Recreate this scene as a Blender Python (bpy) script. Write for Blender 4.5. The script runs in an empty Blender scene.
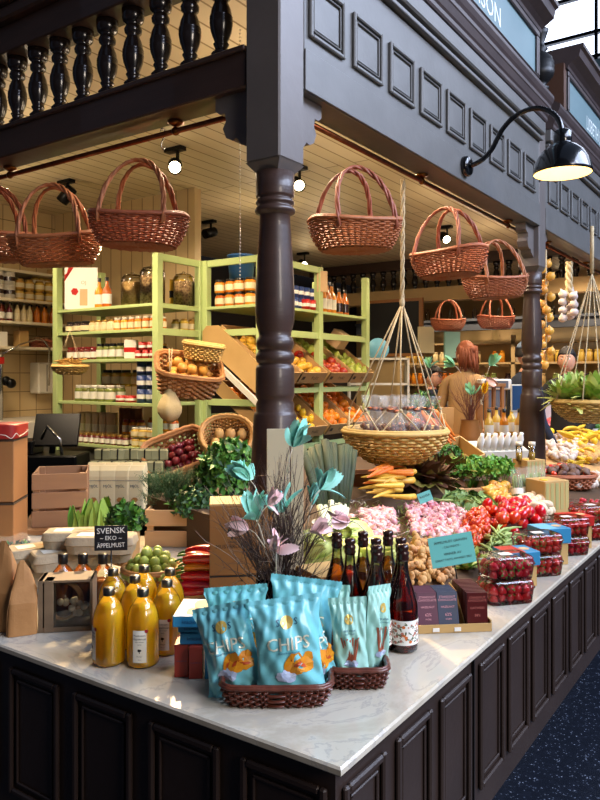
import bpy, math, random
from mathutils import Vector, Matrix, Euler
random.seed(7)
PI=math.pi; C=bpy.context.scene.collection
R=random.uniform
YAW=math.radians(34.6); CAMX,CAMY,CAMZ=-1.095,-0.667,1.6
FX,FY=math.cos(YAW),math.sin(YAW); RX,RY=FY,-FX
FACE=YAW-PI/2      # rotation that turns a thing's -Y side towards the aisle corner
def ray(px,py): return (px-300)/720,(375-py)/720
def W(px,py,d):
    u,v=ray(px,py); return Vector((CAMX+d*(FX+u*RX),CAMY+d*(FY+u*RY),CAMZ+v*d))
def P(px,py,z):
    u,v=ray(px,py); return W(px,py,(z-CAMZ)/v)
def zdeck(y): return .905+.14*(min(max(y,.2),1.5)-.2)
def D(px,py):       # where the line through a pixel meets the sloping produce deck
    u,v=ray(px,py); return W(px,py,.8164/(.14*(FY+u*RY)-v))
def lin(c):
    if isinstance(c,str):
        c=[int(c[i:i+2],16)/255 for i in (0,2,4)]
        c=[x/12.92 if x<=.04045 else ((x+.055)/1.055)**2.4 for x in c]
    return (*c[:3],1)
MATS={}
def mat(name,col,rough=.5,metal=0,col2=None,scale=20,bump=0,bscale=80,trans=0,alpha=1,emit=0,objvar=0,kind='noise',
        stretch=(1,1,1),coat=0,ior=1.45,contrast=.5,ecol=None,sheen=0,sss=0,spec=.5,coord='Object'):
    m=bpy.data.materials.new(name); m.use_nodes=True; nt=m.node_tree; N=nt.nodes; L=nt.links
    b=N['Principled BSDF']; b.inputs['Base Color'].default_value=lin(col)
    b.inputs['Roughness'].default_value=rough; b.inputs['Metallic'].default_value=metal
    b.inputs['Transmission Weight'].default_value=trans; b.inputs['Alpha'].default_value=alpha
    b.inputs['Coat Weight'].default_value=coat; b.inputs['IOR'].default_value=ior
    b.inputs['Specular IOR Level'].default_value=spec
    if sss: b.inputs['Subsurface Weight'].default_value=sss; b.inputs['Subsurface Scale'].default_value=.03;b.inputs['Subsurface Radius'].default_value=(1,.7,.15)
    if emit: b.inputs['Emission Color'].default_value=lin(ecol or col); b.inputs['Emission Strength'].default_value=emit
    tc=N.new('ShaderNodeTexCoord'); mp=N.new('ShaderNodeMapping'); mp.inputs['Scale'].default_value=stretch
    L.new(tc.outputs[coord],mp.inputs['Vector']); src=None
    if col2:
        if kind=='noise':
            t=N.new('ShaderNodeTexNoise'); t.inputs['Scale'].default_value=scale; t.inputs['Detail'].default_value=5
        elif kind=='wave':
            t=N.new('ShaderNodeTexWave'); t.inputs['Scale'].default_value=scale; t.inputs['Distortion'].default_value=4; t.inputs['Detail'].default_value=3
        elif kind=='voronoi':
            t=N.new('ShaderNodeTexVoronoi'); t.inputs['Scale'].default_value=scale
        L.new(mp.outputs[0],t.inputs['Vector'])
        rp=N.new('ShaderNodeValToRGB'); rp.color_ramp.elements[0].position=max(0,.5-contrast/2); rp.color_ramp.elements[1].position=min(1,.5+contrast/2)
        rp.color_ramp.elements[0].color=lin(col); rp.color_ramp.elements[1].color=lin(col2)
        L.new(t.outputs['Fac'] if kind!='voronoi' else t.outputs['Distance'],rp.inputs[0]); src=rp.outputs[0]
        L.new(src,b.inputs['Base Color'])
    if objvar:
        oi=N.new('ShaderNodeObjectInfo'); hs=N.new('ShaderNodeHueSaturation')
        mr=N.new('ShaderNodeMapRange'); mr.inputs['To Min'].default_value=1-objvar; mr.inputs['To Max'].default_value=1+objvar
        L.new(oi.outputs['Random'],mr.inputs['Value']); L.new(mr.outputs[0],hs.inputs['Value'])
        mh=N.new('ShaderNodeMapRange'); mh.inputs['To Min'].default_value=.5-objvar*.08; mh.inputs['To Max'].default_value=.5+objvar*.08
        L.new(oi.outputs['Random'],mh.inputs['Value']); L.new(mh.outputs[0],hs.inputs['Hue'])
        if src: L.new(src,hs.inputs['Color'])
        else: hs.inputs['Color'].default_value=lin(col)
        L.new(hs.outputs[0],b.inputs['Base Color'])
    if bump:
        t2=N.new('ShaderNodeTexNoise'); t2.inputs['Scale'].default_value=bscale; t2.inputs['Detail'].default_value=4
        L.new(mp.outputs[0],t2.inputs['Vector']); bp=N.new('ShaderNodeBump'); bp.inputs['Strength'].default_value=bump; bp.inputs['Distance'].default_value=.01
        L.new(t2.outputs['Fac'],bp.inputs['Height']); L.new(bp.outputs[0],b.inputs['Normal'])
    MATS[name]=m; return m
def glass(name,col,rough=.02,w=1):
    # thin clear glass: tinted see-through with a glossy skin
    m=bpy.data.materials.new(name); m.use_nodes=True; nt=m.node_tree; N=nt.nodes; L=nt.links
    N.remove(N['Principled BSDF']); o=N['Material Output']
    t=N.new('ShaderNodeBsdfTransparent'); t.inputs[0].default_value=lin(col)
    g=N.new('ShaderNodeBsdfGlossy'); g.inputs['Roughness'].default_value=rough
    f=N.new('ShaderNodeFresnel'); f.inputs[0].default_value=1.45; mu=N.new('ShaderNodeMath'); mu.operation='MULTIPLY'; mu.inputs[1].default_value=1.6*w
    mx=N.new('ShaderNodeMixShader'); L.new(f.outputs[0],mu.inputs[0]); L.new(mu.outputs[0],mx.inputs[0]); L.new(t.outputs[0],mx.inputs[1]); L.new(g.outputs[0],mx.inputs[2]); L.new(mx.outputs[0],o.inputs[0])
    MATS[name]=m; return m
def film(name,a=.25):
    # crinkled clear film: mostly see-through, the rest a pale glossy skin
    m=mat(name,'eef0ee',.18,coat=.4,bump=.6,bscale=45);nt=m.node_tree;N=nt.nodes;L=nt.links
    t=N.new('ShaderNodeBsdfTransparent');mx=N.new('ShaderNodeMixShader');mx.inputs[0].default_value=a
    L.new(t.outputs[0],mx.inputs[1]);L.new(N['Principled BSDF'].outputs[0],mx.inputs[2]);L.new(mx.outputs[0],N['Material Output'].inputs[0]);return m
class MB:
    def __init__(s): s.v=[];s.f=[];s.mi=[];s.sm=[];s.M=Matrix()
    def at(s,loc=(0,0,0),rot=(0,0,0),sc=1):
        s.M=Matrix.Translation(loc)@Euler(rot).to_matrix().to_4x4()@(Matrix.Scale(sc,4) if not hasattr(sc,'__len__') else Matrix.Diagonal((*sc,1))); return s
    def raw(s,vs,fs,mi=0,sm=False):
        k=len(s.v); M=s.M; s.v+=[tuple(M@Vector(p)) for p in vs]
        for f in fs: s.f.append(tuple(i+k for i in f)); s.mi.append(mi); s.sm.append(sm)
        return s
    def box(s,x0,y0,z0,x1,y1,z1,mi=0,b=0,t=(0,0,1,1)):
        # b: chamfer
        if b<=0:
            return s.raw([(x0,y0,z0),(x1,y0,z0),(x1,y1,z0),(x0,y1,z0),(x0,y0,z1),(x1,y0,z1),(x1,y1,z1),(x0,y1,z1)],
              [(3,2,1,0),(4,5,6,7),(0,1,5,4),(1,2,6,5),(2,3,7,6),(3,0,4,7)],mi)
        vs=[];I={}
        X=(x0,x1);Y=(y0,y1);Z=(z0,z1)
        for i in (0,1):
            for j in (0,1):
                for k in (0,1):
                    sx=b if i==0 else -b; sy=b if j==0 else -b; sz=b if k==0 else -b
                    for a,(dx,dy,dz) in enumerate(((0,sy,sz),(sx,0,sz),(sx,sy,0))):
                        I[i,j,k,a]=len(vs); vs.append((X[i]+dx,Y[j]+dy,Z[k]+dz))
        fs=[]
        for i in (0,1):
            q=[I[i,0,0,0],I[i,1,0,0],I[i,1,1,0],I[i,0,1,0]]; fs.append(q if i else q[::-1])
            q=[I[0,i,0,1],I[0,i,1,1],I[1,i,1,1],I[1,i,0,1]]; fs.append(q if i else q[::-1])
            q=[I[0,0,i,2],I[1,0,i,2],I[1,1,i,2],I[0,1,i,2]]; fs.append(q if i else q[::-1])
        for j in (0,1):
            for k in (0,1):
                q=[I[0,j,k,1],I[1,j,k,1],I[1,j,k,2],I[0,j,k,2]]; fs.append(q if (j!=k) else q[::-1])
                q=[I[j,0,k,0],I[j,1,k,0],I[j,1,k,2],I[j,0,k,2]]; fs.append(q if (j==k) else q[::-1])
                q=[I[j,k,0,0],I[j,k,1,0],I[j,k,1,1],I[j,k,0,1]]; fs.append(q if (j!=k) else q[::-1])
        for i in (0,1):
            for j in (0,1):
                for k in (0,1):
                    q=[I[i,j,k,0],I[i,j,k,1],I[i,j,k,2]]; fs.append(q if (i+j+k)%2 else q[::-1])
        return s.raw(vs,fs,mi)
    def grid(s,fn,nu,nv,wu=False,mi=0,sm=True,cap=False):
        vs=[];
        for j in range(nv+1):
            for i in range(nu+(0 if wu else 1)): vs.append(fn(i/nu,j/nv))
        n=nu if wu else nu+1; fs=[]
        for j in range(nv):
            for i in range(nu):
                a=j*n+i;b2=j*n+(i+1)%n; fs.append((a,b2,b2+n,a+n))
        if cap: fs.append(tuple(range(n))[::-1]); fs.append(tuple(nv*n+i for i in range(n)))
        return s.raw(vs,fs,mi,sm)
    def lathe(s,prof,seg=20,mi=0,sm=True,c=(0,0,0),cap=True,sx=1,sy=1):
        n=len(prof)
        def fn(u,v):
            r,z=prof[round(v*(n-1))]; a=u*2*PI; return (c[0]+r*sx*math.cos(a),c[1]+r*sy*math.sin(a),c[2]+z)
        return s.grid(fn,seg,n-1,True,mi,sm,cap)
    def ell(s,c,r,seg=10,rings=6,mi=0,disp=None,sm=True):
        rr=r if hasattr(r,'__len__') else (r,r,r)
        def fn(u,v):
            a=u*2*PI;b=(v-.5)*PI*.998; x,y,z=math.cos(a)*math.cos(b),math.sin(a)*math.cos(b),math.sin(b)
            k=disp(x,y,z) if disp else 1
            return (c[0]+rr[0]*x*k,c[1]+rr[1]*y*k,c[2]+rr[2]*z*k)
        return s.grid(fn,seg,rings,True,mi,sm,True)
    def tube(s,pts,r,seg=6,mi=0,closed=False,cap=True,sm=True,flat=1):
        pts=[Vector(p) for p in pts]; n=len(pts); rs=r if hasattr(r,'__len__') else [r]*n; vs=[];fs=[]
        up=Vector((0,0,1)); prev=None
        for i,p in enumerate(pts):
            a=pts[(i+1)%n] if (closed or i<n-1) else p; b=pts[i-1] if (closed or i>0) else p
            t=(a-b)
            if t.length<1e-9: t=Vector((0,0,1))
            t.normalize()
            if prev is None:
                x=t.cross(up)
                if x.length<.05: x=t.cross(Vector((1,0,0)))
            else: x=prev-t*prev.dot(t)
            if x.length<1e-6: x=t.cross(Vector((1,.3,0)))
            x.normalize(); y=t.cross(x); prev=x
            for k in range(seg):
                an=k*2*PI/seg; vs.append(p+(x*math.cos(an)+y*math.sin(an)*flat)*rs[i])
        m=n if closed else n-1
        for i in range(m):
            for k in range(seg):
                a=i*seg+k;b=i*seg+(k+1)%seg;i2=(i+1)%n
                fs.append((a,b,i2*seg+(k+1)%seg,i2*seg+k))
        if cap and not closed: fs.append(tuple(range(seg))[::-1]); fs.append(tuple((n-1)*seg+k for k in range(seg)))
        return s.raw(vs,fs,mi,sm)
    def prism(s,poly,z0,z1,mi=0,ax='z'):
        n=len(poly)
        def q(x,y,z): return (x,y,z) if ax=='z' else ((x,z,y) if ax=='y' else (z,x,y))
        vs=[q(x,y,z0) for x,y in poly]+[q(x,y,z1) for x,y in poly]
        return s.raw(vs,[tuple(range(n))[::-1],tuple(range(n,2*n))]+[(i,(i+1)%n,n+(i+1)%n,n+i) for i in range(n)],mi)
    def mesh(s,name,mats):
        me=bpy.data.meshes.new(name); me.from_pydata(s.v,[],s.f); me.update()
        for m in (mats if isinstance(mats,(list,tuple)) else [mats]): me.materials.append(MATS[m] if isinstance(m,str) else m)
        me.polygons.foreach_set('material_index',s.mi); me.polygons.foreach_set('use_smooth',s.sm); return me
def obj(name,mb,mats,parent=None,loc=(0,0,0),rot=(0,0,0),sc=1,label=None):
    o=bpy.data.objects.new(name,mb.mesh(name,mats) if isinstance(mb,MB) else mb); C.objects.link(o)
    o.location=loc;o.rotation_euler=rot;o.scale=(sc,)*3 if not hasattr(sc,'__len__') else sc
    if parent: o.parent=parent
    if label and parent: o['label']=label
    return o
def tag(o,label,cat,group=None,kind=None):
    o['label']=label;o['category']=cat
    if group:o['group']=group
    if kind:o['kind']=kind
    return o
def thing(name,label,cat,loc=(0,0,0),rz=0,group=None,rot=None,sc=1):
    o=bpy.data.objects.new(name,None);C.objects.link(o);o.location=loc;o.rotation_euler=rot or (0,0,rz);o.scale=(sc,)*3
    o.empty_display_size=.05
    return tag(o,label,cat,group)
def struct(name,mb,mats,loc=(0,0,0)):
    o=obj(name,mb,mats,loc=loc);o['kind']='structure';return o
KIDS={}
def dup(root,loc,rot=None,label=None,group=None,sc=None):
    r=root.copy();C.objects.link(r);r.location=loc
    if rot is not None:r.rotation_euler=rot
    if sc is not None:r.scale=(sc,)*3 if not hasattr(sc,'__len__') else sc
    if label:r['label']=label
    if group:r['group']=group
    if root.name not in KIDS: KIDS[root.name]=[(c,list(c.children)) for c in root.children]
    for ch,gs in KIDS[root.name]:
        c=ch.copy();C.objects.link(c);c.parent=r
        for g in gs:
            d=g.copy();C.objects.link(d);d.parent=c
    return r
class Spawner:
    # the first call places the prototype itself, later calls place copies
    def __init__(s,proto): s.p=proto;s.n=0
    def __call__(s,loc,rot=(0,0,0),label=None,group=None,sc=None):
        s.n+=1
        if s.n==1:
            o=s.p;o.location=loc;o.rotation_euler=rot
            if label:o['label']=label
            if group:o['group']=group
            if sc is not None:o.scale=(sc,)*3 if not hasattr(sc,'__len__') else sc
            return o
        return dup(s.p,loc,rot,label,group,sc)
def proto(name,mb,mats,label,cat,group=None): return Spawner(tag(obj(name,mb,mats),label,cat,group))
TC={}
def text2d(st,size):
    # flat outline of lettering: centred vertices and faces in x,y
    if st not in TC:
        cu=bpy.data.curves.new('t','FONT');cu.body=st;cu.align_x='CENTER';cu.align_y='CENTER';cu.resolution_u=2
        o=bpy.data.objects.new('t',cu);C.objects.link(o);me=bpy.data.meshes.new_from_object(o)
        TC[st]=([tuple(v.co) for v in me.vertices],[tuple(p.vertices) for p in me.polygons])
        bpy.data.objects.remove(o);bpy.data.curves.remove(cu);bpy.data.meshes.remove(me)
    vs,fs=TC[st];return [(x*size,y*size) for x,y,_ in vs],fs
def letter(mb,st,size,fn,mi=0,cx=0,cy=0,rot=0,sx=1):
    vs,fs=text2d(st,size);c,s_=math.cos(rot),math.sin(rot)
    return mb.raw([fn(cx+sx*x*c-y*s_,cy+sx*x*s_+y*c) for x,y in vs],fs,mi)
def flat(y=0): return lambda x,z:(x,y,z)    # upright lettering facing -Y
def superell(t,a,b,n):
    c,s_=math.cos(t),math.sin(t)
    return (a*math.copysign(abs(c)**(2/n),c),b*math.copysign(abs(s_)**(2/n),s_))
def wicker(mb,a,b,h,n=2,flare=.85,ns=34,rows=12,mi=0,dip=0,z0=0,bottom=True,curve=1,mrim=None):
    # woven wall: each row is one strand passing in and out of the stakes
    tr=h/rows*.6; seg=ns*3
    K=720;cum=[0];q0=superell(0,a,b,n)
    for i in range(1,K+1):
        q1=superell(i*2*PI/K,a,b,n);cum.append(cum[-1]+math.dist(q0,q1));q0=q1
    tab=[];j=0
    for i in range(K+1):        # even spacing along the rim
        w_=cum[-1]*i/K
        while j<K-1 and cum[j+1]<w_:j+=1
        tab.append((j+(w_-cum[j])/max(1e-9,cum[j+1]-cum[j]))*2*PI/K)
    def pt(t,z,off=0):
        q=(t/(2*PI))%1*K;i=int(q);t=tab[i]+(tab[min(K,i+1)]-tab[i])*(q-i);f=z/h; sc=flare+(1-flare)*(1-(1-f)**2 if curve else f)
        x,y=superell(t,a*sc,b*sc,n);L=math.hypot(x,y) or 1
        zz=z0+z*(1+dip*(math.cos(2*t)))
        return x+off*x/L,y+off*y/L,zz
    for k in range(rows):
        z=(k+.5)*h/rows
        def fn(u,v,k=k,z=z):
            t=u*2*PI;off=tr*1.1*math.cos(ns*t*.5+PI*k)
            x,y,zz=pt(t,z,off+tr*.8*math.cos(v*2*PI));return (x,y,zz+tr*math.sin(v*2*PI))
        mb.grid(fn,seg,4,True,mi,True)
    for i in range(ns):
        t=(i+.5)*2*PI/ns
        mb.tube([pt(t,0),pt(t,h*.5),pt(t,h*.97)],tr*.7,4,mi)
    for off,zz in ((tr*.9,h),(-tr*.6,h),(tr*.1,h+tr)):
        mb.tube([pt(i*2*PI/48,zz,off+tr*.25*math.cos(i*PI)) for i in range(48)],tr*1.25,5,mrim if mrim is not None else mi,True)
    if bottom:
        def bf(u,v):
            x,y,z=pt(u*2*PI,0);k=.03+.97*v;return (x*k,y*k,z0+.003+.0025*math.cos(ns*u*PI+PI*round(v*8)))
        mb.grid(bf,ns*2,8,True,mi)
        mb.grid(lambda u,v:tuple(Vector(bf(u,v))-Vector((0,0,.006))),ns*2,8,True,mi)
    return mb
def leaf(mb,p,d,n,l,w,mi=0,fold=.25,curl=.2,seg=3):
    # one folded leaf from p along d, face normal n
    d=Vector(d).normalized();n=Vector(n);x=d.cross(n)
    if x.length<.01:x=d.cross(Vector((1,.2,.1)))
    x.normalize();n=x.cross(d);p=Vector(p);vs=[];fs=[]
    for i in range(seg+1):
        t=i/seg;ww=w*math.sin(PI*min(.97,.08+.9*t))**.8;c=p+d*l*t-n*curl*l*t*t
        vs+=[c-x*ww+n*fold*ww,c,c+x*ww+n*fold*ww]
    for i in range(seg):
        k=i*3;fs+=[(k,k+1,k+4,k+3),(k+1,k+2,k+5,k+4)]
    mb.raw(vs,fs,mi,True)
def rv(s=1): return Vector((random.gauss(0,s),random.gauss(0,s),random.gauss(0,s)))
# ---------- materials of the place ----------
mat('dark_wood','33231c',.42,col2='412e26',scale=3,stretch=(1,1,6),bump=.08,bscale=30,coat=.15)
mat('post_paint','5e5855',.4,col2='6a6360',scale=4,bump=.1,bscale=25)
mat('brown_paint','2a201c',.4,col2='342823',scale=4,bump=.1,bscale=25,coat=.1)
mat('fascia_paint','595856',.42,col2='656462',scale=6,bump=.12,bscale=20)
mat('cornice_paint','3a3131',.45,col2='463b3a',scale=5,bump=.1,bscale=20)
mat('baluster_paint','1a1311',.25,coat=.4)
mat('sign_paint','5d7479',.5,col2='667d81',scale=3)
mat('sign_letter','dfe4e0',.5)
mat('marble','c9c5ba',.22,col2='a9a294',scale=3.2,contrast=.55,stretch=(1,1.6,1),coat=.2,bump=.03,bscale=15)
mat('ceiling_wood','c9ab76',.55,col2='d6ba86',scale=2,stretch=(.3,4,1),bump=.05)
mat('ceiling_groove','6e5531',.7)
mat('cream_wall','c2a97c',.6,col2='cdb58a',scale=2)
mat('hall_dark','2a2625',.8)
mat('black','0b0a0a',.45)
mat('black_metal','101011',.35,metal=.6)
mat('chrome','b9b9b9',.2,metal=1)
mat('copper','8a4f33',.3,metal=1,col2='6a3a28',scale=30)
def tilemat(name,c1,c2,mortar,s,w=.5,h=.5,rough=.2,off=0,msize=.02,coord='Object',vec=None):
    m=mat(name,c1,rough);nt=m.node_tree;N=nt.nodes;L=nt.links;b=N['Principled BSDF']
    t=N.new('ShaderNodeTexBrick');t.inputs['Color1'].default_value=lin(c1);t.inputs['Color2'].default_value=lin(c2);t.inputs['Mortar'].default_value=lin(mortar)
    t.inputs['Scale'].default_value=s;t.inputs['Brick Width'].default_value=w;t.inputs['Row Height'].default_value=h;t.inputs['Mortar Size'].default_value=msize;t.offset=off
    tc=N.new('ShaderNodeTexCoord');sp=N.new('ShaderNodeSeparateXYZ');cb=N.new('ShaderNodeCombineXYZ')
    L.new(tc.outputs[coord],sp.inputs[0]);L.new(sp.outputs['XYZ'.index(vec[0]) if vec else 0],cb.inputs[0]);L.new(sp.outputs['XYZ'.index(vec[1]) if vec else 1],cb.inputs[1])
    L.new(cb.outputs[0],t.inputs['Vector']);L.new(t.outputs['Color'],b.inputs['Base Color'])
    bp=N.new('ShaderNodeBump');bp.inputs['Strength'].default_value=.4;bp.inputs['Distance'].default_value=.004;bp.invert=True;L.new(t.outputs['Fac'],bp.inputs['Height']);L.new(bp.outputs[0],b.inputs['Normal'])
    return m
tilemat('wall_tile','cbb489','c3aa7e','7c6a4a',5,.9,.9,.15,0,.02,vec='XZ')
tilemat('ceiling_board','d3c3a2','cab995','8a7450',1,3.6,.13,.5,.5,.006,vec='XY')
tilemat('board_wall','c4ab80','bda377','87714c',1,.14,4,.5,0,.006,vec='YZ')
# marble with soft grey and rust veins
m=MATS['marble'];N=m.node_tree.nodes;L=m.node_tree.links;b=N['Principled BSDF'];tc=N.new('ShaderNodeTexCoord')
t=N.new('ShaderNodeTexNoise');t.inputs['Scale'].default_value=2.2;t.inputs['Detail'].default_value=9;t.inputs['Distortion'].default_value=1.6;t.inputs['Roughness'].default_value=.62;L.new(tc.outputs['Object'],t.inputs['Vector'])
rp=N.new('ShaderNodeValToRGB');e=rp.color_ramp.elements;e[0].position=.28;e[0].color=lin('a39f97');e[1].position=.66;e[1].color=lin('c4bba8')
for p_,c_ in ((.42,'b3aa98'),(.49,'c1b9a8'),(.505,'aaa59b'),(.52,'c1b9a8'),(.6,'bdb6a8')):
    k=rp.color_ramp.elements.new(p_);k.color=lin(c_)
L.new(t.outputs['Fac'],rp.inputs[0]);L.new(rp.outputs[0],b.inputs['Base Color'])
# speckled terrazzo floor
m=mat('terrazzo','10131a',.3);N=m.node_tree.nodes;L=m.node_tree.links;b=N['Principled BSDF'];tc=N.new('ShaderNodeTexCoord')
t=N.new('ShaderNodeTexVoronoi');t.inputs['Scale'].default_value=75;L.new(tc.outputs['Object'],t.inputs['Vector'])
rp=N.new('ShaderNodeValToRGB');e=rp.color_ramp.elements;e[0].position=.0;e[0].color=lin('aab0ba');e[1].position=.33;e[1].color=lin('191d27')
k=e.new(.22);k.color=lin('4b5568')
L.new(t.outputs['Distance'],rp.inputs[0])
t2=N.new('ShaderNodeTexNoise');t2.inputs['Scale'].default_value=30;t2.inputs['Detail'].default_value=3;L.new(tc.outputs['Object'],t2.inputs['Vector'])
r2=N.new('ShaderNodeValToRGB');r2.color_ramp.elements[0].position=.45;r2.color_ramp.elements[1].position=.62
L.new(t2.outputs['Fac'],r2.inputs[0]);mx=N.new('ShaderNodeMix');mx.data_type='RGBA';L.new(r2.outputs[0],mx.inputs[0]);mx.inputs[6].default_value=lin('151922');L.new(rp.outputs[0],mx.inputs[7]);L.new(mx.outputs[2],b.inputs['Base Color'])
# ---------- camera ----------
cam=bpy.data.cameras.new('camera');co=bpy.data.objects.new('camera',cam);C.objects.link(co)
co.location=(CAMX,CAMY,CAMZ);co.rotation_euler=(PI/2,0,FACE)
cam.sensor_fit='VERTICAL';cam.sensor_height=24;cam.lens=21.6;cam.shift_y=-25/800;cam.clip_start=.02;cam.clip_end=200
bpy.context.scene.camera=co
# ---------- setting ----------
struct('floor',MB().box(-5,-9,-.1,16,8,0),'terrazzo')
struct('wall_left',MB().box(-2.5,6.0,0,16,6.15,8.6),'hall_dark')
struct('wall_tiled',MB().box(1.05,5.46,0,3.6,5.58,3.2),'wall_tile')
struct('wall_inner',MB().box(3.45,3.56,0,3.53,5.45,3.2),'board_wall')
struct('ceiling',MB().box(1.0,.9,3.2,12,5.9,3.26),'ceiling_board')
struct('wall_far',MB().box(15,-9,0,15.2,8,8.2),'hall_dark')
struct('wall_sky_block',MB().box(-6.2,-9,0,-6,8,13),'cornice_paint')  # unseen wall added to keep sky light and reflections off the left faces
# unseen hall roof, added to block sky light; left open over the aisle
rf=MB()
for i in range(5): rf.box(-6,.2+i*1.6,12.9,16,.2+i*1.6+1.56,13.0)
struct('ceiling_sky_block',rf,'hall_dark')
mat('sky_glass','e8f0ff',.1,emit=3.0,ecol='dfe9ff')
wd=thing('window_gable','bright gridded skylight window high above the next stall','window',(0,0,0));wd['kind']='structure'
X0=14.5
obj('pane',MB().box(X0,-9,8.0,X0+.03,8,13),'sky_glass',wd)
g=MB()
for i in range(14):
    y=-9+i*1.3;g.box(X0-.1,y-.03,7.9,X0-.02,y+.03,13)
for z in (8.1,8.6,9.4,10.1,11.5,12.8): g.box(X0-.12,-9,z-.035,X0-.02,8,z+.035)
obj('mullion_grid',g,'black_metal',wd)
# balcony rail of the hall under the window
struct('trim_1',MB().box(14.2,-9,7.6,14.4,8,7.95),'sign_paint')
# ---------- counter ----------
ct=thing('market_counter','long dark panelled market counter with a pale veined marble top','counter')
b=MB();b.box(.03,.03,.42,1.22,4.6,.882);b.box(1.22,.03,.42,9,1.25,.882)
obj('counter_body',b,'brown_paint',ct)
b=MB();b.box(.28,.3,0,1.1,4.6,.42);b.box(1.1,.3,0,9,1.1,.42);obj('plinth',b,'black',ct)
b=MB();L_=[(0,0),(9,0),(9,1.28),(1.25,1.28),(1.25,4.6),(0,4.6)]
def lpoly(e): return [(e,e),(9-e,e),(9-e,1.28-e),(1.25-e,1.28-e),(1.25-e,4.6-e),(e,4.6-e)]
n=6;vs=[(x,y,z) for e_,z in ((.004,.882),(0,.886),(0,.896),(.004,.9)) for x,y in lpoly(e_)]
fs=[(0,5,4,3,2,1)]+[(k*6+i,k*6+(i+1)%6,(k+1)*6+(i+1)%6,(k+1)*6+i) for k in range(3) for i in range(6)]+[(18,19,20,23),(20,21,22,23)]
b.raw(vs,fs);obj('marble_top',b,'marble',ct)
def cpanel(a0,a1,z0,z1,side):
    # raised moulding frame around a recessed field; local (a, out, z)
    q=MB();m_=.016
    def bx(a,o,z,a2,o2,z2,bb=.004):
        if side=='x': q.box(.03-o2,a,z,.03-o,a2,z2,b=bb)
        else: q.box(a,.03-o2,z,a2,.03-o,z2,b=bb)
    bx(a0,0,z0,a0+m_,.012,z1);bx(a1-m_,0,z0,a1,.012,z1);bx(a0+m_,0,z1-m_,a1-m_,.012,z1);bx(a0+m_,0,z0,a1-m_,.012,z0+m_)
    k=m_+.012;bx(a0+k,0,z0+k,a0+k+.007,.006,z1-k,.002);bx(a1-k-.007,0,z0+k,a1-k,.006,z1-k,.002);bx(a0+k,0,z1-k-.007,a1-k,.006,z1-k,.002);bx(a0+k,0,z0+k,a1-k,.006,z0+k+.007,.002)
    return q
for i in range(12): obj('panel',cpanel(.045+i*.26,.045+i*.26+.205,.51,.837,'x'),'brown_paint',ct)
pr=[(.05,.215),(.265,.44),(.49,.68)]+[(.747+i*.23,.747+i*.23+.187) for i in range(26)]
for a0,a1 in pr: obj('panel',cpanel(a0,a1,.497,.834,'y'),'brown_paint',ct)
b=MB();b.box(.7,.022,.42,.704,.03,.88);obj('seam',b,'black',ct)
# ---------- post, columns ----------
def colprof(zb):
    p=[(.098,zb),(.098,zb+.04),(.094,zb+.055),(.091,1.1),(.083,1.30),(.0745,1.46),(.070,1.47),(.0665,1.475),(.0665,1.50),(.061,1.512),(.0665,1.525),(.0675,1.535),(.0675,1.62),(.064,1.632),(.056,1.638),
     (.064,1.645),(.068,1.66),(.064,1.675),(.056,1.684),(.062,1.69),(.067,1.708),(.062,1.726),(.055,1.735),(.058,1.752),(.066,1.78),(.069,1.82),(.0685,1.88),(.062,2.0),(.0545,2.11),(.053,2.15),
     (.056,2.155),(.069,2.162),(.071,2.17),(.066,2.18),(.058,2.186),(.066,2.192),(.068,2.198),(.063,2.206),(.058,2.211),(.066,2.216),(.067,2.222),(.0665,2.24),(.0675,2.30)]
    return p
def column(x,y,zb,label,z1):
    t=thing('turned_column',label,'column',(x,y,0))
    b=MB().lathe(colprof(zb),28);obj('shaft',b,'dark_wood',t)
    w=.073;b=MB()
    b.box(-w,-w,2.33,w,w,z1,b=.006)
    # scooped lower end of the square block
    b.raw([(-w,-w,2.33),(w,-w,2.33),(w,w,2.33),(-w,w,2.33),(-.045,-.045,2.295),(.045,-.045,2.295),(.045,.045,2.295),(-.045,.045,2.295)],[(0,4,5,1),(1,5,6,2),(2,6,7,3),(3,7,4,0),(4,7,6,5)])
    for e in(-1,1):
        b.box(-w-.004,e*w-.012 if e<0 else e*w-.0,2.9,-w+.012,e*w+.012,2.905)
    obj('post',b,'post_paint',t)
    # scroll brackets under each beam
    poly=[(0,0),(.17,0),(.17,-.045),(.15,-.06),(.125,-.06),(.12,-.09),(.135,-.115),(.12,-.15),(.09,-.165),(.07,-.16),(.05,-.185),(.0,-.21)]
    for rz in (0,PI/2) if x<2 else (0,PI):
        q=MB().at((0,0,2.6),(0,0,rz));q.prism([(w+a,c) for a,c in poly],-.035,.035,ax='y');obj('bracket',q,'post_paint',t)
    return t
column(.915,.825,.9,'thick dark turned column rising from the counter corner, birch twigs before it',3.5)
column(3.86,.825,.9,'dark turned column standing farther along the counter behind bottles',3.5)
column(6.8,.825,.9,'farthest dark turned column on the aisle side of the next stall',3.5)
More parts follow.
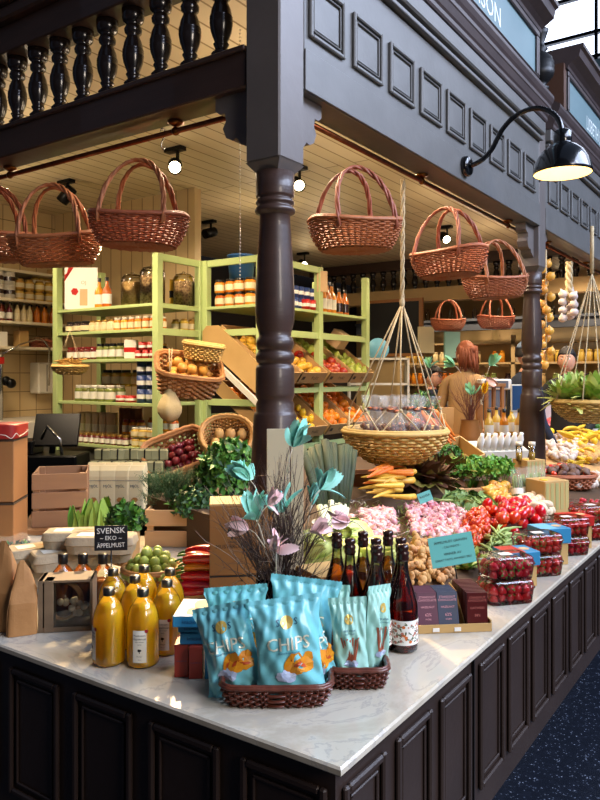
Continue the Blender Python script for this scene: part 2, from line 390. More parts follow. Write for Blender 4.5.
# ---------- left beam with balustrade ----------
bt=thing('balustrade_beam','dark beam carrying a row of turned balusters above the left counter','beam')
b=MB();b.box(.85,.9,2.6,.99,4.75,2.735,b=.006);b.box(.835,.9,2.722,1.0,4.75,2.742,b=.004);obj('lower_rail',b,'dark_wood',bt)
b=MB();b.box(.85,.9,3.075,.99,4.75,3.2,b=.006);b.box(.81,.9,3.2,.99,4.75,3.26,b=.01);b.box(.78,.9,3.26,.99,4.75,3.33,b=.01);b.box(.74,.9,3.33,.99,4.75,3.5,b=.01);obj('upper_rail',b,'dark_wood',bt)
bp=[(.046,0),(.046,.012),(.038,.02),(.034,.03),(.038,.036),(.03,.044),(.022,.055),(.026,.065),(.03,.072),(.024,.08),(.03,.095),(.039,.12),(.043,.145),(.0435,.15),(.0415,.153),(.0435,.157),(.0415,.160),(.0435,.164),(.041,.167),(.043,.171),(.041,.175),(.036,.2),(.027,.222),(.024,.23),(.034,.24),(.036,.255),(.03,.268),(.026,.272),(.034,.28),(.042,.29),(.045,.305),(.046,.335)]
bm=MB().lathe(bp,18).mesh('baluster','baluster_paint')
for i in range(24): obj('baluster',bm,None,bt,(.92,1.075+i*.156-.0,2.742))
# ---------- right fascia ----------
def fascia(x0,x1,label,pan):
    t=thing('stall_fascia',label,'fascia')
    b=MB();y=.755
    b.box(x0,y,2.6,x1,y+.14,3.16,b=.004)
    b.box(x0,y-.008,2.6,x1,y,2.745,b=.002)
    obj('board',b,'fascia_paint',t)
    b=MB();b.box(x0,y-.03,3.165,x1,y,3.185,b=.003);b.box(x0,y-.045,3.2,x1,y+.1,3.285,b=.008);obj('ledge',b,'fascia_paint',t)
    b=MB();prof=[(y+.1,3.285),(y-.05,3.285),(y-.056,3.295),(y-.056,3.315),(y-.064,3.325),(y-.075,3.36),(y-.08,3.365),(y-.08,3.385),(y-.09,3.40),(y-.10,3.425),(y-.10,3.445),(y-.06,3.47),(y+.1,3.47)]
    b.prism([(c,d) for c,d in prof],x0,x1,ax='x');obj('cornice',b,'cornice_paint',t)
    s0=x0+.02 if x0<2 else 4.29
    x2=3.58 if x0<2 else x1
    b=MB();b.box(s0,y-.05,3.47,x2,y+.1,3.80,b=.004);obj('sign_board',b,'sign_paint',t)
    b=MB()
    for (a,c,a2,c2) in ((s0,3.5,x2,3.515),(s0,3.76,x2,3.80),(s0,3.515,s0+.03,3.76),(x2-.05,3.515,x2,3.76)): b.box(a,y-.068,c,a2,y-.05,c2,b=.006)
    prof=[(y+.12,3.80),(y-.07,3.80),(y-.075,3.82),(y-.10,3.84),(y-.15,3.87),(y-.16,3.92),(y-.18,3.93),(y-.18,3.955),(y+.12,3.955)]
    b.prism(prof,s0-.05,x2+.02,ax='x');obj('sign_frame',b,'cornice_paint',t)
    pm=None
    for i in range(pan[1]):
        a=pan[0]+i*pan[2]
        q=MB();w,z0,z1=.238,2.795,3.01
        for (aa,cc,a2,c2) in ((0,z0,.016,z1),(w-.016,z0,w,z1),(.016,z1-.016,w-.016,z1),(.016,z0,w-.016,z0+.016)): q.box(aa,y-.016,cc,a2,y,c2,b=.004)
        for (aa,cc,a2,c2) in ((.026,z0+.026,.032,z1-.026),(w-.032,z0+.026,w-.026,z1-.026),(.026,z1-.032,w-.026,z1-.026),(.026,z0+.026,w-.026,z0+.032)): q.box(aa,y-.01,cc,a2,y,c2,b=.002)
        q.box(.036,y-.004,z0+.04,w-.036,y,z1-.04,b=.002)
        if pm is None: pm=q.mesh('panel','fascia_paint')
        obj('panel',pm,None,t,(a,0,0))
    return t
f1=fascia(.99,3.79,'grey-brown panelled fascia with a teal name board ending in NSON',(1.016,9,.3035))
f2=fascia(3.93,9,'far grey panelled fascia with the name board LISBETH J beyond the gap',(3.99,16,.3035))
q=MB();letter(q,'NSON',.155,flat(.7035),cx=2.67,cy=3.60,sx=1.0);obj('lettering',q,'sign_letter',f1)
q=MB();letter(q,'LISBETH J',.155,flat(.7035),cx=5.13,cy=3.60,sx=.75);obj('lettering',q,'sign_letter',f2)
# turned finial in the gap between the name boards
b=MB().lathe([(.07,3.5),(.07,3.53),(.04,3.55),(.035,3.6),(.06,3.62),(.03,3.635),(.05,3.66),(.085,3.70),(.095,3.74),(.09,3.745),(.095,3.77),(.09,3.775),(.092,3.80),(.085,3.805),(.08,3.83),(.05,3.86),(.028,3.88),(.05,3.895),(.028,3.91),(.024,3.94),(.045,4.0),(.055,4.03),(.03,4.04)],20)
tag(obj('turned_finial',b,'black',None,(4.05,.82,0)),'dark turned urn finial standing in the gap between the two name boards','finial')
b=MB().box(4.2,.7,3.5,4.27,.86,3.83);mat('orange_board','4f3527',.5)
tag(obj('wooden_upright',b,'orange_board'),'brown upright board at the near end of the second name board','panel')
# far side of the stall: beam, balustrade and bottles between
ft=thing('balustrade_beam','dark far beam with balusters, seen through the stall under the ceiling','beam')
b=MB();b.box(7.95,.95,2.6,8.1,5.4,2.74);obj('lower_rail',b,'cream_wall',ft)
b=MB();b.box(7.95,.95,3.07,8.1,5.4,3.2);obj('upper_rail',b,'dark_wood',ft)
for i in range(26): obj('baluster',bm,None,ft,(8.03,1.05+i*.165,2.74))
# ---------- hanging rails, baskets, lamps ----------
mat('wicker_red','86492e',.5,col2='b06c48',scale=40,contrast=.8,objvar=.12)
mat('wicker_tan','a5713c',.5,col2='c08d52',scale=40,contrast=.8,objvar=.1)
mat('wicker_straw','b8954f',.55,col2='d2b36c',scale=35,contrast=.8)
mat('wicker_brown','4a2419',.35,col2='6b3728',scale=45,coat=.3)
mat('brass','7a4a22',.3,metal=1)
def rail(name_l,a,b,drops):
    t=thing('hanging_rail',name_l,'rail')
    obj('rod',MB().tube([a,b],.011,12),'copper',t)
    q=MB()
    for x,y in drops:
        q=MB();q.tube([(x,y,2.60),(x,y,a[2])],.006,8);q.lathe([(.03,2.594),(.03,2.599),(.012,2.588)][::-1] and [(.010,2.58),(.032,2.592),(.032,2.599)],14,c=(x,y,0));q.ell((x,y,a[2]),.018,8,6);obj('bracket',q,'brass',t)
    
rail('long copper rail under the left beam, carrying three wicker baskets',(.965,1.02,2.562),(.965,4.7,2.562),[(.965,1.35),(.965,2.45),(.965,3.9)])
rail('long copper rail under the right fascia with wicker baskets and rope',(1.02,.87,2.565),(3.72,.87,2.565),[(1.06,.87),(2.2,.87),(3.5,.87)])
rail('far copper rail of the next stall carrying garlic and onion strings',(4.0,.87,2.565),(8.5,.87,2.565),[(4.4,.87),(5.6,.87),(7,.87)])
def s_hook(mb,x,y,z,l=.05):
    mb.tube([(x-.012,y,z+.01),(x-.008,y,z+.022),(x,y,z+.026),(x+.009,y,z+.018),(x+.006,y,z-.01),(x-.004,y,z-l*.5),(x-.01,y,z-l),(x,y,z-l-.01),(x+.01,y,z-l)],.0025,5)
h=MB();s_hook(h,0,0,0)
hp=proto('hanging_hook',h,'chrome','empty metal S hook on the left copper rail','hook','empty hooks on the rails')
hp((.965,1.42,2.562))
hp((.965,3.25,2.562))
# shopping baskets with two hoop handles
def basket_handles(a,b,h,H,lean):
    q=MB()
    for s in(-1,1):
        pts=[]
        for i in range(25):
            t=PI*i/24;pts.append((a*.66*math.cos(t),s*(b*.86*(1-abs(math.sin(t))**1.2*lean)),h*.72+(H)*math.sin(t)**.8))
        for k in range(3):
            q.tube([(p[0]+.006*math.cos(i*.9+k*2.1),p[1]+.006*math.sin(i*.9+k*2.1),p[2]+.004*math.cos(i*.9+k*2.1)) for i,p in enumerate(pts)],.0065,5,cap=True)
    return q
def basket_proto(label):
    t=thing('hanging_basket',label,'basket',(0,0,0),0)
    obj('body',wicker(MB(),.2,.15,.118,2.3,.74,40,13,dip=.10),'wicker_red',t)
    obj('handle',basket_handles(.2,.15,.105,.275,.75),'wicker_red',t)
    return t
bs=basket_proto('')
sp_b=Spawner(bs)
G='reddish wicker shopping baskets hung by their hoops from the rails'
def hang(px,ytop,ybot,pl,rot,label,sc,tilt=(0,0),group=None):
    # put the basket under the rail: pl=('x',X) or ('y',Y)
    u,v=ray(px,ybot)
    d=(pl[1]-CAMX)/(FX+u*RX) if pl[0]=='x' else (pl[1]-CAMY)/(FY+u*RY)
    p=W(px,ybot,d);p.z-=.006
    return sp_b(p,(tilt[0],tilt[1],rot),label,group,sc),d
hang(-6,0,258,('x',.965),FACE+.5,'leftmost hanging wicker basket, cut off by the picture edge',1.0)
hang(58,0,263,('x',.965),FACE+.05,'reddish wicker basket hanging second along the left rail, its two hoops apart',1.0,(.05,-.06))
hang(138,0,245,('x',.965),FACE-.05,'reddish wicker basket hanging high on the left rail, closest to the corner post',.99,(0,.04))
hang(356,0,249,('y',.87),FACE+.35,'reddish wicker basket hanging on the right rail just past the corner post',.98,(0,-.04))
hang(449,0,275,('y',.87),FACE-.75,'reddish wicker basket hanging behind the rope, under the lamp bracket',1.03,(0,-.03))
hang(496,0,297,('y',.87),FACE+.3,'wicker basket hanging on the right rail next to the far column',1.0,(0,-.06))
t_=sp_b(W(448,330,7.0),(0,0,FACE),'small dark red wicker basket hanging far back, under the cream beam',None,.82)
t_=sp_b(W(496,328,7.2),(0,0,FACE+.2),'small orange-brown wicker basket hanging far back, close to the far column',None,.92)
# ceiling spotlights
mat('bulb_glow','fff4dc',.3,emit=14,ecol='ffe6b8')
def spotlight(px,py,z,aim,label,on=True,size=1):
    u,v=ray(px,py);d=(z-CAMZ)/v;p=W(px,py,d)
    t=thing('ceiling_spotlight',label,'spotlight',p);t.scale=(size,)*3
    v_=(Vector(aim)-p).normalized();e=v_.to_track_quat('-Z','Y').to_euler()
    b=MB();b.M=e.to_matrix().to_4x4();b.lathe([(.025,.09),(.045,.085),(.05,.07),(.05,-.06),(.046,-.06),(.042,-.045)],18);obj('lamp_head',b,'black_metal',t)
    b=MB();b.M=e.to_matrix().to_4x4();b.lathe([(.0,-.05),(.041,-.05)],18,cap=False);obj('bulb',b,'bulb_glow' if on else 'black',t)
    hz=(3.2-p.z)/size
    b=MB();b.box(-.012,-.03,.0,.012,-.02,hz);b.box(-.03,-.08,hz-.03,.03,.08,hz-.002);obj('mount',b,'black_metal',t)
spotlight(175,166,3.07,(-.3,.2,1.2),'lit black ceiling spotlight right of the highest left basket')
spotlight(66,196,3.07,(2,6,1.0),'unlit black ceiling spotlight behind the second left basket',False)
spotlight(209,233,3.07,(0,5,1.5),'unlit black ceiling spotlight above the pale green shelves',False)
spotlight(297,184,3.07,(1.5,-.5,1.2),'lit black ceiling spotlight just right of the turned column top')
spotlight(445,238,3.07,(3,-1,.5),'lit ceiling spotlight between the two hoops behind the rope')
spotlight(556,281,3.05,(6,-2,.5),'lit ceiling spotlight in the next stall above the garlic')
spotlight(577,290,3.05,(7,-2,.5),'farthest lit ceiling spotlight in the next stall',size=1)
spotlight(303,264,3.05,(3,-1,.5),'tiny distant lit lamp over the bottle shelf')
# gooseneck lamp
mat('lamp_black','0d0e10',.2,metal=.3,coat=.6);mat('lamp_inside','ffe9b8',.5,emit=2.2,ecol='ffcf80')
t=thing('gooseneck_lamp','black gooseneck lamp with a glowing dome shade fixed to the right fascia','lamp',(2.45,.745,2.676))
b=MB().at((0,0,0),(PI/2,0,0)).lathe([(.05,-.01),(.053,.0),(.053,.02),(.045,.03),(.02,.03)],20);obj('wall_plate',b,'lamp_black',t)
pts=[(0,-.03,.0),(0,-.06,.005),(0,-.10,.02),(0,-.145,.06),(0,-.17,.11),(0,-.20,.16),(0,-.25,.205),(0,-.32,.23),(0,-.39,.225),(0,-.45,.185),(0,-.485,.13),(0,-.491,.06)]
fine=[]
for i in range(len(pts)-1):
    a,c=Vector(pts[i]),Vector(pts[i+1])
    for k in range(3): fine.append(a.lerp(c,k/3))
fine.append(Vector(pts[-1]))
for _ in range(3): fine=[fine[0]]+[(fine[i-1]+fine[i]*2+fine[i+1])/4 for i in range(1,len(fine)-1)]+[fine[-1]]
obj('arm',MB().tube(fine,.0125,12),'lamp_black',t)
b=MB();b.lathe([(.133,-.115),(.137,-.112),(.135,-.10),(.122,-.05),(.10,-.012),(.07,.015),(.04,.03),(.042,.035),(.042,.085),(.03,.095),(.012,.098)],36,c=(0,-.491,0),cap=False);obj('shade',b,'lamp_black',t)
b=MB();b.lathe([(.132,-.113),(.118,-.055),(.096,-.018),(.06,.008),(.005,.02)],36,c=(0,-.491,0),cap=False);obj('shade_lining',b,'lamp_inside',t)
b=MB().ell((0,-.491,-.03),(.028,.028,.038),14,10);obj('bulb',b,'bulb_glow',t)
# rope cradle with a straw basket of bagged seeds
mat('rope','c9b590',.8,col2='a8936c',scale=60);
film('cellophane',.10)
mat('dried_brown','4b2413',.6,col2='7a4225',scale=30,contrast=.9)
hx,hz_=403,None
u,v=ray(395,465);dd=(1.0-CAMX)/1
bc=W(395,462,3.5)
t=thing('hanging_straw_basket','round pale straw basket of clear bags hung in knotted rope','basket',bc)
obj('bowl',wicker(MB(),.245,.245,.15,2,.45,40,10,curve=1),'wicker_straw',t)
rb=MB();top=Vector((W(403,180,3.5)-bc).to_tuple());top=Vector((top.x,top.y,2.55-bc.z));kn=Vector((top.x*.9,top.y*.9,1.95-bc.z))
for i in range(8):
    a=i*PI/4+.2;rim=Vector((.25*math.cos(a),.25*math.sin(a),.155))
    a2=a+PI/8;m1=kn.lerp(Vector((.22*math.cos(a2),.22*math.sin(a2),.26)),1.0)
    rb.tube([kn,kn.lerp(m1,.5)+rv(.003),m1],.0036,5)
    rim2=Vector((.25*math.cos(a+PI/4),.25*math.sin(a+PI/4),.155))
    rb.tube([m1,rim,Vector((.2*math.cos(a-.3),.2*math.sin(a-.3),.06)),Vector((0,0,-.01))],.0036,5)
    rb.tube([m1,rim2,Vector((.2*math.cos(a+PI/4+.3),.2*math.sin(a+PI/4+.3),.06)),Vector((0,0,-.01))],.0036,5);rb.ell(m1,.009,6,4)
for k in range(3):
    rb.tube([kn+Vector((.007*math.cos(j*.7+k*2.1),.007*math.sin(j*.7+k*2.1),(top.z-kn.z)*j/30)).lerp(kn,0)+Vector(((top.x-kn.x)*j/30,(top.y-kn.y)*j/30,0)) for j in range(31)],.005,5)
rb.ell(kn,(.014,.014,.03),8,6)
obj('rope_cradle',rb,'rope',t)
def seedbag_mesh():
    q=MB()
    for i in range(110):
        a=R(0,6.28);r_=.047*math.sqrt(R(0,1));q.ell((r_*math.cos(a),r_*math.sin(a),R(.008,.10)),(R(.006,.011),R(.006,.01),R(.006,.01)),6,4)
    w_=MB()
    def fn(u,v):
        a=u*2*PI;z=v*.21;r_=(.056-.01*v if v<.45 else .052-.075*(v-.45)) if v<.8 else .024+.09*(v-.8)
        k=1+.12*math.sin(a*5+v*9)+.07*math.sin(a*11+4*v)+ (.25*math.sin(a*6) if v>.75 else 0);return (r_*k*math.cos(a),r_*k*math.sin(a),z)
    w_.grid(fn,40,20,True,cap=True);return q,w_
q,w_=seedbag_mesh()
t=thing('clear_bag','','bag');obj('seeds',q,'dried_brown',t);obj('wrapper',w_,'cellophane',t)
obj('tie',MB().lathe([(.026,.155),(.029,.16),(.026,.167)],12),'copper',t)
sb=Spawner(t)
for i,(x,y) in enumerate(((-.13,-.03),(-.05,-.1),(.05,-.08),(.14,-.03),(.0,.03),(-.1,.09),(.1,.09))):
    p=bc+Vector((x*FX*0+x*RX-y*-FX*1,x*RY+y*FY,.05));sb(p,(R(-.15,.15),R(-.15,.15),R(0,6)),'clear cellophane bag of dark brown dried goods in the straw basket','bags of dried goods in the straw basket',1.3)
# ---------- juice bottles ----------
mat('juice','f6c61c',.25,col2='f9d030',scale=8,sss=1,coat=.2);m=MATS['juice'];N=m.node_tree.nodes;L=m.node_tree.links;tr_=N.new('ShaderNodeBsdfTranslucent');tr_.inputs[0].default_value=lin('ffdc35');mx=N.new('ShaderNodeMixShader');mx.inputs[0].default_value=.5;N['Principled BSDF'].inputs['Subsurface Weight'].default_value=0;L.new(N['Principled BSDF'].outputs[0],mx.inputs[1]);L.new(tr_.outputs[0],mx.inputs[2]);L.new(mx.outputs[0],N['Material Output'].inputs[0])
mat('juice_top','e0a52a',.2)
glass('clear_glass','f3f5f2',.03,1.0);glass('juice_glass','ffffff',.03,1.0)
mat('steel_cap','77736a',.3,metal=1);mat('label_cream','ddd8c8',.55);mat('ink','1c1b1a',.6);mat('red_dot','8e1a1c',.5)
def bottle_prof(kind):
    if kind=='juice': return [(.0,.001),(.034,.001),(.0385,.006),(.0392,.015),(.0392,.09),(.0388,.105),(.036,.123),(.030,.140),(.022,.153),(.0145,.161),(.0125,.165),(.0125,.172)]
    if kind=='cider': return [(.0,.001),(.034,.001),(.038,.006),(.0383,.016),(.0383,.105),(.037,.12),(.031,.142),(.022,.17),(.016,.192),(.0135,.21),(.0125,.232),(.0125,.24)]
def inset(pr,k,ztop):
    return [(max(0,r-k),z+(.002 if z<.01 else 0)) for r,z in pr if z<ztop]+[(0,min(ztop,pr[-1][1]))]
def cyl_map(r,z0=0,a0=-PI/2):
    return lambda x,z:(r*math.cos(a0+x/r),r*math.sin(a0+x/r),z0+z)
def cpatch(mb,r,w,z0,z1,mi=0,a0=-PI/2,n=12):
    f=cyl_map(r,0,a0);return mb.grid(lambda u,v:f((u-.5)*w,z0+(z1-z0)*v),n,1,False,mi)
def tree_mark(mb,fn,x,z,s,mi=0):
    for i in range(9):
        a=i*.7;mb.raw([fn(x+s*(.35*math.cos(a)*R(.6,1)+.35*math.cos(a+k*1.05)),z+s*(.2*math.sin(a)+.32*math.sin(k*1.05))) for k in range(6)],[(0,1,2,3,4,5)],mi)
    mb.raw([fn(x-s*.08,z-s*.3),fn(x+s*.08,z-s*.3),fn(x+s*.12,z-s*.95),fn(x-s*.12,z-s*.95)],[(0,1,2,3)],mi)
def juice_bottle():
    t=thing('juice_bottle','','bottle')
    pr=bottle_prof('juice')
    obj('juice_fill',MB().lathe(inset(pr,.0016,.150),28,cap=False),'juice',t)
    obj('glass_body',MB().lathe(pr,28,cap=False),'juice_glass',t)
    obj('cap',MB().lathe([(.0135,.165),(.0142,.167),(.0142,.181),(.012,.1835),(0,.184)],20,cap=False),'steel_cap',t)
    b=MB();cpatch(b,.0398,.033,.018,.094);lb=obj('label',b,'label_cream',t)
    b=MB();f=cyl_map(.0401)
    letter(b,'Mustbrukets',.0058,f,0,0,.082);letter(b,'Äppelmust',.0072,f,0,0,.074);letter(b,'svensk ekologisk',.0032,f,0,0,.067);letter(b,'naturlig',.0032,f,0,0,.061)
    tree_mark(b,f,0,.047,.0075);letter(b,'Ekologisk',.0035,f,0,0,.033);letter(b,'750 ml',.003,f,0,0,.025);obj('print',b,'ink',lb)
    b=MB();b.raw([f(.0165+.0045*math.cos(k*PI/6),.092+.0045*math.sin(k*PI/6)) for k in range(12)],[tuple(range(12))]);obj('seal',b,'red_dot',lb)
    return t
jb=Spawner(juice_bottle())
JB=[(109,587,FACE-1.05,'front bottle of cloudy yellow apple juice standing farthest left on the counter edge'),
(143,588,FACE+.0,'front bottle of cloudy yellow apple juice with its cream label facing out'),
(167,579,FACE-.1,'apple juice bottle behind the front pair, standing beside the blue and red boxes'),
(135,575,FACE+1.9,'apple juice bottle between and just behind the two front bottles'),
(113,568,FACE+2,'apple juice bottle in the back row behind the farthest left bottle'),
(144,565,FACE+2.5,'apple juice bottle in the back row below the basket of green sprouts'),
(170,568,FACE+2.2,'apple juice bottle in the back row below the red peppers')]
for px,py,rz,l in JB: jb(P(px,py,1.084)-Vector((0,0,.184)),(0,0,rz),l)
# ---------- cider bottles ----------
glass('amber_glass','c4763a',.03,1.3);glass('cider','f08a5c',.05,.4);glass('cider_pale','fcc684',.05,.4)
mat('wax_brown','2c130d',.25,coat=.5);mat('label_white','e4e2da',.5)
mat('flower_orange','c8692c',.6);mat('flower_green','4b5b33',.6);mat('flower_pink','b0705f',.6)
glass('cider_glass','e8e6cf',.03,1.2)
random.seed(3)
def cider_bottle(fill):
    t=thing('cider_bottle','','bottle');pr=bottle_prof('cider')
    obj('cider_fill',MB().lathe(inset(pr,.0016,.198),28,cap=False),fill,t)
    obj('glass_body',MB().lathe(pr,28,cap=False),'cider_glass',t)
    b=MB().lathe([(.0125,.225),(.0145,.228),(.0155,.233),(.014,.238),(.0155,.243),(.0150,.248),(.012,.251),(.0148,.256),(.015,.262),(.012,.267),(0,.268)],20,cap=False);obj('stopper',b,'wax_brown',t)
    b=MB();cpatch(b,.0387,.238,.022,.083,n=40);lb=obj('label',b,'label_white',t)
    b=MB()
    for i in range(260):
        a=R(-PI,PI);z=R(.028,.077);f=cyl_map(.0391,0,a);s=R(.002,.0048);th=R(0,PI);mi=random.choice((0,1,1,1,2,3,3))
        el=.35 if mi in(1,3) else .9
        b.raw([f(s*math.cos(k*PI/4)*math.cos(th)-s*el*math.sin(k*PI/4)*math.sin(th),z+s*math.cos(k*PI/4)*math.sin(th)+s*el*math.sin(k*PI/4)*math.cos(th)) for k in range(8)],[tuple(range(8))],mi)
    obj('floral_print',b,['flower_orange','flower_green','flower_pink','ink'],lb);return t
cd=Spawner(cider_bottle('cider'));cp=Spawner(cider_bottle('cider_pale'))
for px,py,k,l in ((403,545,0,'red cider bottle standing frontmost, beside the chocolate trays'),(377,546,0,'red cider bottle just behind the green snack bags, front row'),
 (350,539,0,'dark amber cider bottle nearest the cardboard box, middle row'),(401,538,0,'red cider bottle directly behind the frontmost one'),(376,539,0,'red cider bottle in the middle of the cluster'),
 (337,533,1,'orange cider bottle at the back, touching the cardboard box'),(363,532,1,'orange cider bottle at the back, third stopper across'),(388,531,1,'orange cider bottle at the back with the topmost stopper')):
    (cp if k else cd)(P(px,py-1,1.168)-Vector((0,0,.268)),(0,0,FACE+R(-.5,.5)),l)
# ---------- snack bags ----------
mat('foil_blue','6fbcc6',.3,col2='7cc6ce',scale=3,coat=.15,bump=.25,bscale=14,objvar=.03);mat('foil_green','98cbc0',.3,col2='a6d4c6',scale=3,coat=.15,bump=.25,bscale=14,objvar=.03)
mat('gold_print','d8b860',.3,metal=.3);mat('chip_orange','dd9a1c',.45,col2='c46a14',scale=30);mat('chip_red','b5481c',.5);mat('salt_white','9fb2d6',.5,col2='c8d2e6',scale=60);mat('navy','1d3f63',.4);mat('silver_print','e6e6cf',.3,metal=.15);mat('stick_brown','a5563a',.5)
def bagfn(w,h,T,seed,side=-1,tw=0):
    rnd=random.Random(seed);ph=[rnd.uniform(0,6.28) for _ in range(8)]
    def f(x,z,o=0):
        u=max(-1,min(1,x/(w/2)));v=max(0,min(1,z/h))
        prof=min(1,max(0,math.sin(PI*min(1,max(0,(v-.035)/.93))))**.55)
        t=T/2*(max(0,1-abs(u)**2.6)**.75)*prof
        wr=.0030*math.sin(9*u+ph[0]+11*v)+.0026*abs(math.sin(13*v+ph[1]+5*u))-.0035*abs(math.sin(4*u-6*v+ph[6]))+.0014*math.sin(31*u*v+ph[2])+.003*math.sin(6*u+ph[3])*math.cos(7*v+ph[4])
        edge=math.exp(-((v-.94)/.06)**2)+math.exp(-((v-.06)/.06)**2)
        wr2=.0035*math.sin(u*17+ph[5])*edge
        pinch=1-.15*prof*(1 if abs(u)>0 else 0)
        return (x*pinch+.006*tw*v,side*(t+(wr*prof if t>.002 else 0)+o)+wr2+ .012*tw*(v-.5)*u,z)
    return f
def bag(w,h,T,seed,foil,kind,label,tw=0):
    t=thing('snack_bag',label,'snack bag')
    b=MB();F=bagfn(w,h,T,seed,-1,tw);B=bagfn(w,h,T,seed+50,1,tw)
    b.grid(lambda u,v:F((u-.5)*w,v*h),36,44);b.grid(lambda u,v:B((.5-u)*w,v*h),24,30)
    # serrated crimps
    for z0,z1 in((h,h+.008),(-.004,0)):
        n=40;vs=[];
        for i in range(n+1):
            x=(i/n-.5)*w;y=F(x,h if z0>0 else 0)[1];vs+=[(F(x,min(h,max(0,z0)))[0],y,z0),(F(x,h)[0],y,z1+(.0015 if i%2 else 0))]
        b.raw(vs,[(2*i,2*i+2,2*i+3,2*i+1) for i in range(n)],0)
    body=obj('pouch',b,foil,t)
    f=lambda x,z:F(x,z,.0012);g=lambda x,z:F(x,z,.0018)
    def disc(mb,x,z,rx,rz,ff,mi=0,n=16,rough=0,th=0):
        ps=[]
        for k in range(n):
            a=k*2*PI/n;rr=1+R(-rough,rough);dx,dz=rx*rr*math.cos(a),rz*rr*math.sin(a);ps.append(ff(x+dx*math.cos(th)-dz*math.sin(th),z+dx*math.sin(th)+dz*math.cos(th)))
        mb.raw([ff(x,z)]+ps,[(0,1+i,1+(i+1)%n) for i in range(n)],mi)
    if kind=='chips':
        q=MB();[letter(q,'CHIPS',.037,lambda x,z,e=e:F(x+e*.0007,z,.0018+.0002*e),0,.0,h*.58,sx=1.1) for e in(-1,0,1)];obj('lettering',q,'silver_print',body)
        q=MB();disc(q,0,h*.80,.015,.013,f);obj('emblem',q,'gold_print',body)
        q=MB();letter(q,'TRUFFLE  &  SEA SALT'[0:0]+'smaksatta potatischips',.006,g,0,0,h*.50);letter(q,'S      S',.02,g,0,0,h*.80);obj('small_print',q,'navy',body)
        q=MB()
        for x,z,a,c,th in((.008,.40,.026,.016,.5),(.036,.36,.024,.015,-.2),(.018,.34,.022,.014,.2),(.045,.42,.016,.012,.6)): disc(q,x,h*z,a,c,g,0,14,.12,th)
        for x,z,a,c,th in((.02,.37,.012,.004,.4),(.04,.345,.012,.004,-.2),(.0,.385,.010,.003,.9)): disc(q,x,h*z+.001,a,c,lambda x_,z_:F(x_,z_,.0024),1,10,.2,th)
        for x,z,a in((-.02,.26,.015),(.0,.24,.014),(-.01,.285,.012)): disc(q,x,h*z,a,a*.75,g,2,16,.18)
        obj('chips_picture',q,['chip_orange','chip_red','salt_white'],body)
    else:
        q=MB();disc(q,0,h*.79,.011,.011,f);obj('emblem',q,'gold_print',body)
        q=MB()
        for k in range(-3,4):
            x0=k*.003;q.raw([g(x0-.002,h*.28),g(x0+.002,h*.28),g(x0*2.6+.002,h*.55+.004*(k%2)),g(x0*2.6-.002,h*.55+.004*(k%2))],[(0,1,2,3)],0)
        for x,z,a in((-.006,.25,.011),(.008,.26,.010)): disc(q,x,h*z,a,a*.7,g,1,14,.18)
        obj('sticks_picture',q,['stick_brown','salt_white'],body)
        q=MB();letter(q,'salta pinnar',.007,g,0,0,h*.66);letter(q,'med havssalt',.005,g,0,0,h*.62);letter(q,'80 g',.006,g,0,0,h*.10);obj('small_print',q,'navy',body)
    return t
def put(t,px,py,d,rot):
    p=W(px,py,d);t.location=p;t.rotation_euler=rot
# low dark woven trays
def tray(px,d,a,b_,h,label,rot,nm='woven_tray'):
    p=W(px,375+.7*720/d,d);p.z=.9015
    return tag(obj(nm,wicker(MB(),a,b_,h,7,.86,56,7),'wicker_brown',None,p,(0,0,rot)),label,'basket')
tray(277,1.59,.117,.088,.044,'larger dark brown woven tray in front, holding the blue chips bags',FACE+.02)
tray(356,1.68,.066,.088,.044,'smaller dark brown woven tray holding the green snack bags',FACE+.02)
def pos(px,d,z): p=W(px,375,d);p.z=z;return p
X_=lambda px,d,z,rx,ry,rz,*a,**k:None
def mkbag(px,d,z,rx,ry,rz,w,h,T,seed,foil,kind,label,tw=0):
    t=bag(w,h,T,seed,foil,kind,label,tw);t.location=pos(px,d,z)
    t.rotation_euler=(Matrix.Rotation(FACE+rz,3,'Z')@Matrix.Rotation(rx,3,'X')@Matrix.Rotation(ry,3,'Y')).to_euler()
mkbag(292,1.525,.915,-.13,-.10,.05,.158,.200,.055,1,'foil_blue','chips','blue chips bag frontmost in the larger tray, its gold lettering in full view',1)
mkbag(240,1.555,.912,-.12,-.26,-.25,.14,.182,.055,2,'foil_blue','chips','blue chips bag leaning left beside the frontmost one',-1)
mkbag(240,1.645,.925,-.1,-.12,-.2,.15,.180,.05,3,'foil_blue','chips','blue chips bag behind the left-leaning one, only its top showing',1)
mkbag(298,1.655,.925,-.02,.13,.1,.165,.200,.05,4,'foil_blue','chips','blue chips bag standing at the back of the larger tray',-1)
mkbag(322,1.59,.91,-.08,-.32,.5,.10,.17,.045,8,'foil_blue','chips','blue chips bag turned sideways at the end of the larger tray',1)
mkbag(352,1.61,.912,-.1,-.05,0,.088,.178,.04,5,'foil_green','sticks','green snack bag with a pretzel stick picture, front of the smaller tray')
mkbag(374,1.66,.912,-.05,.12,.7,.088,.19,.04,6,'foil_green','sticks','green snack bag turned sideways next to the cider bottles',1)
mkbag(336,1.70,.915,-.05,-.06,-.1,.10,.178,.04,7,'foil_green','sticks','green snack bag at the back of the smaller tray',-1)
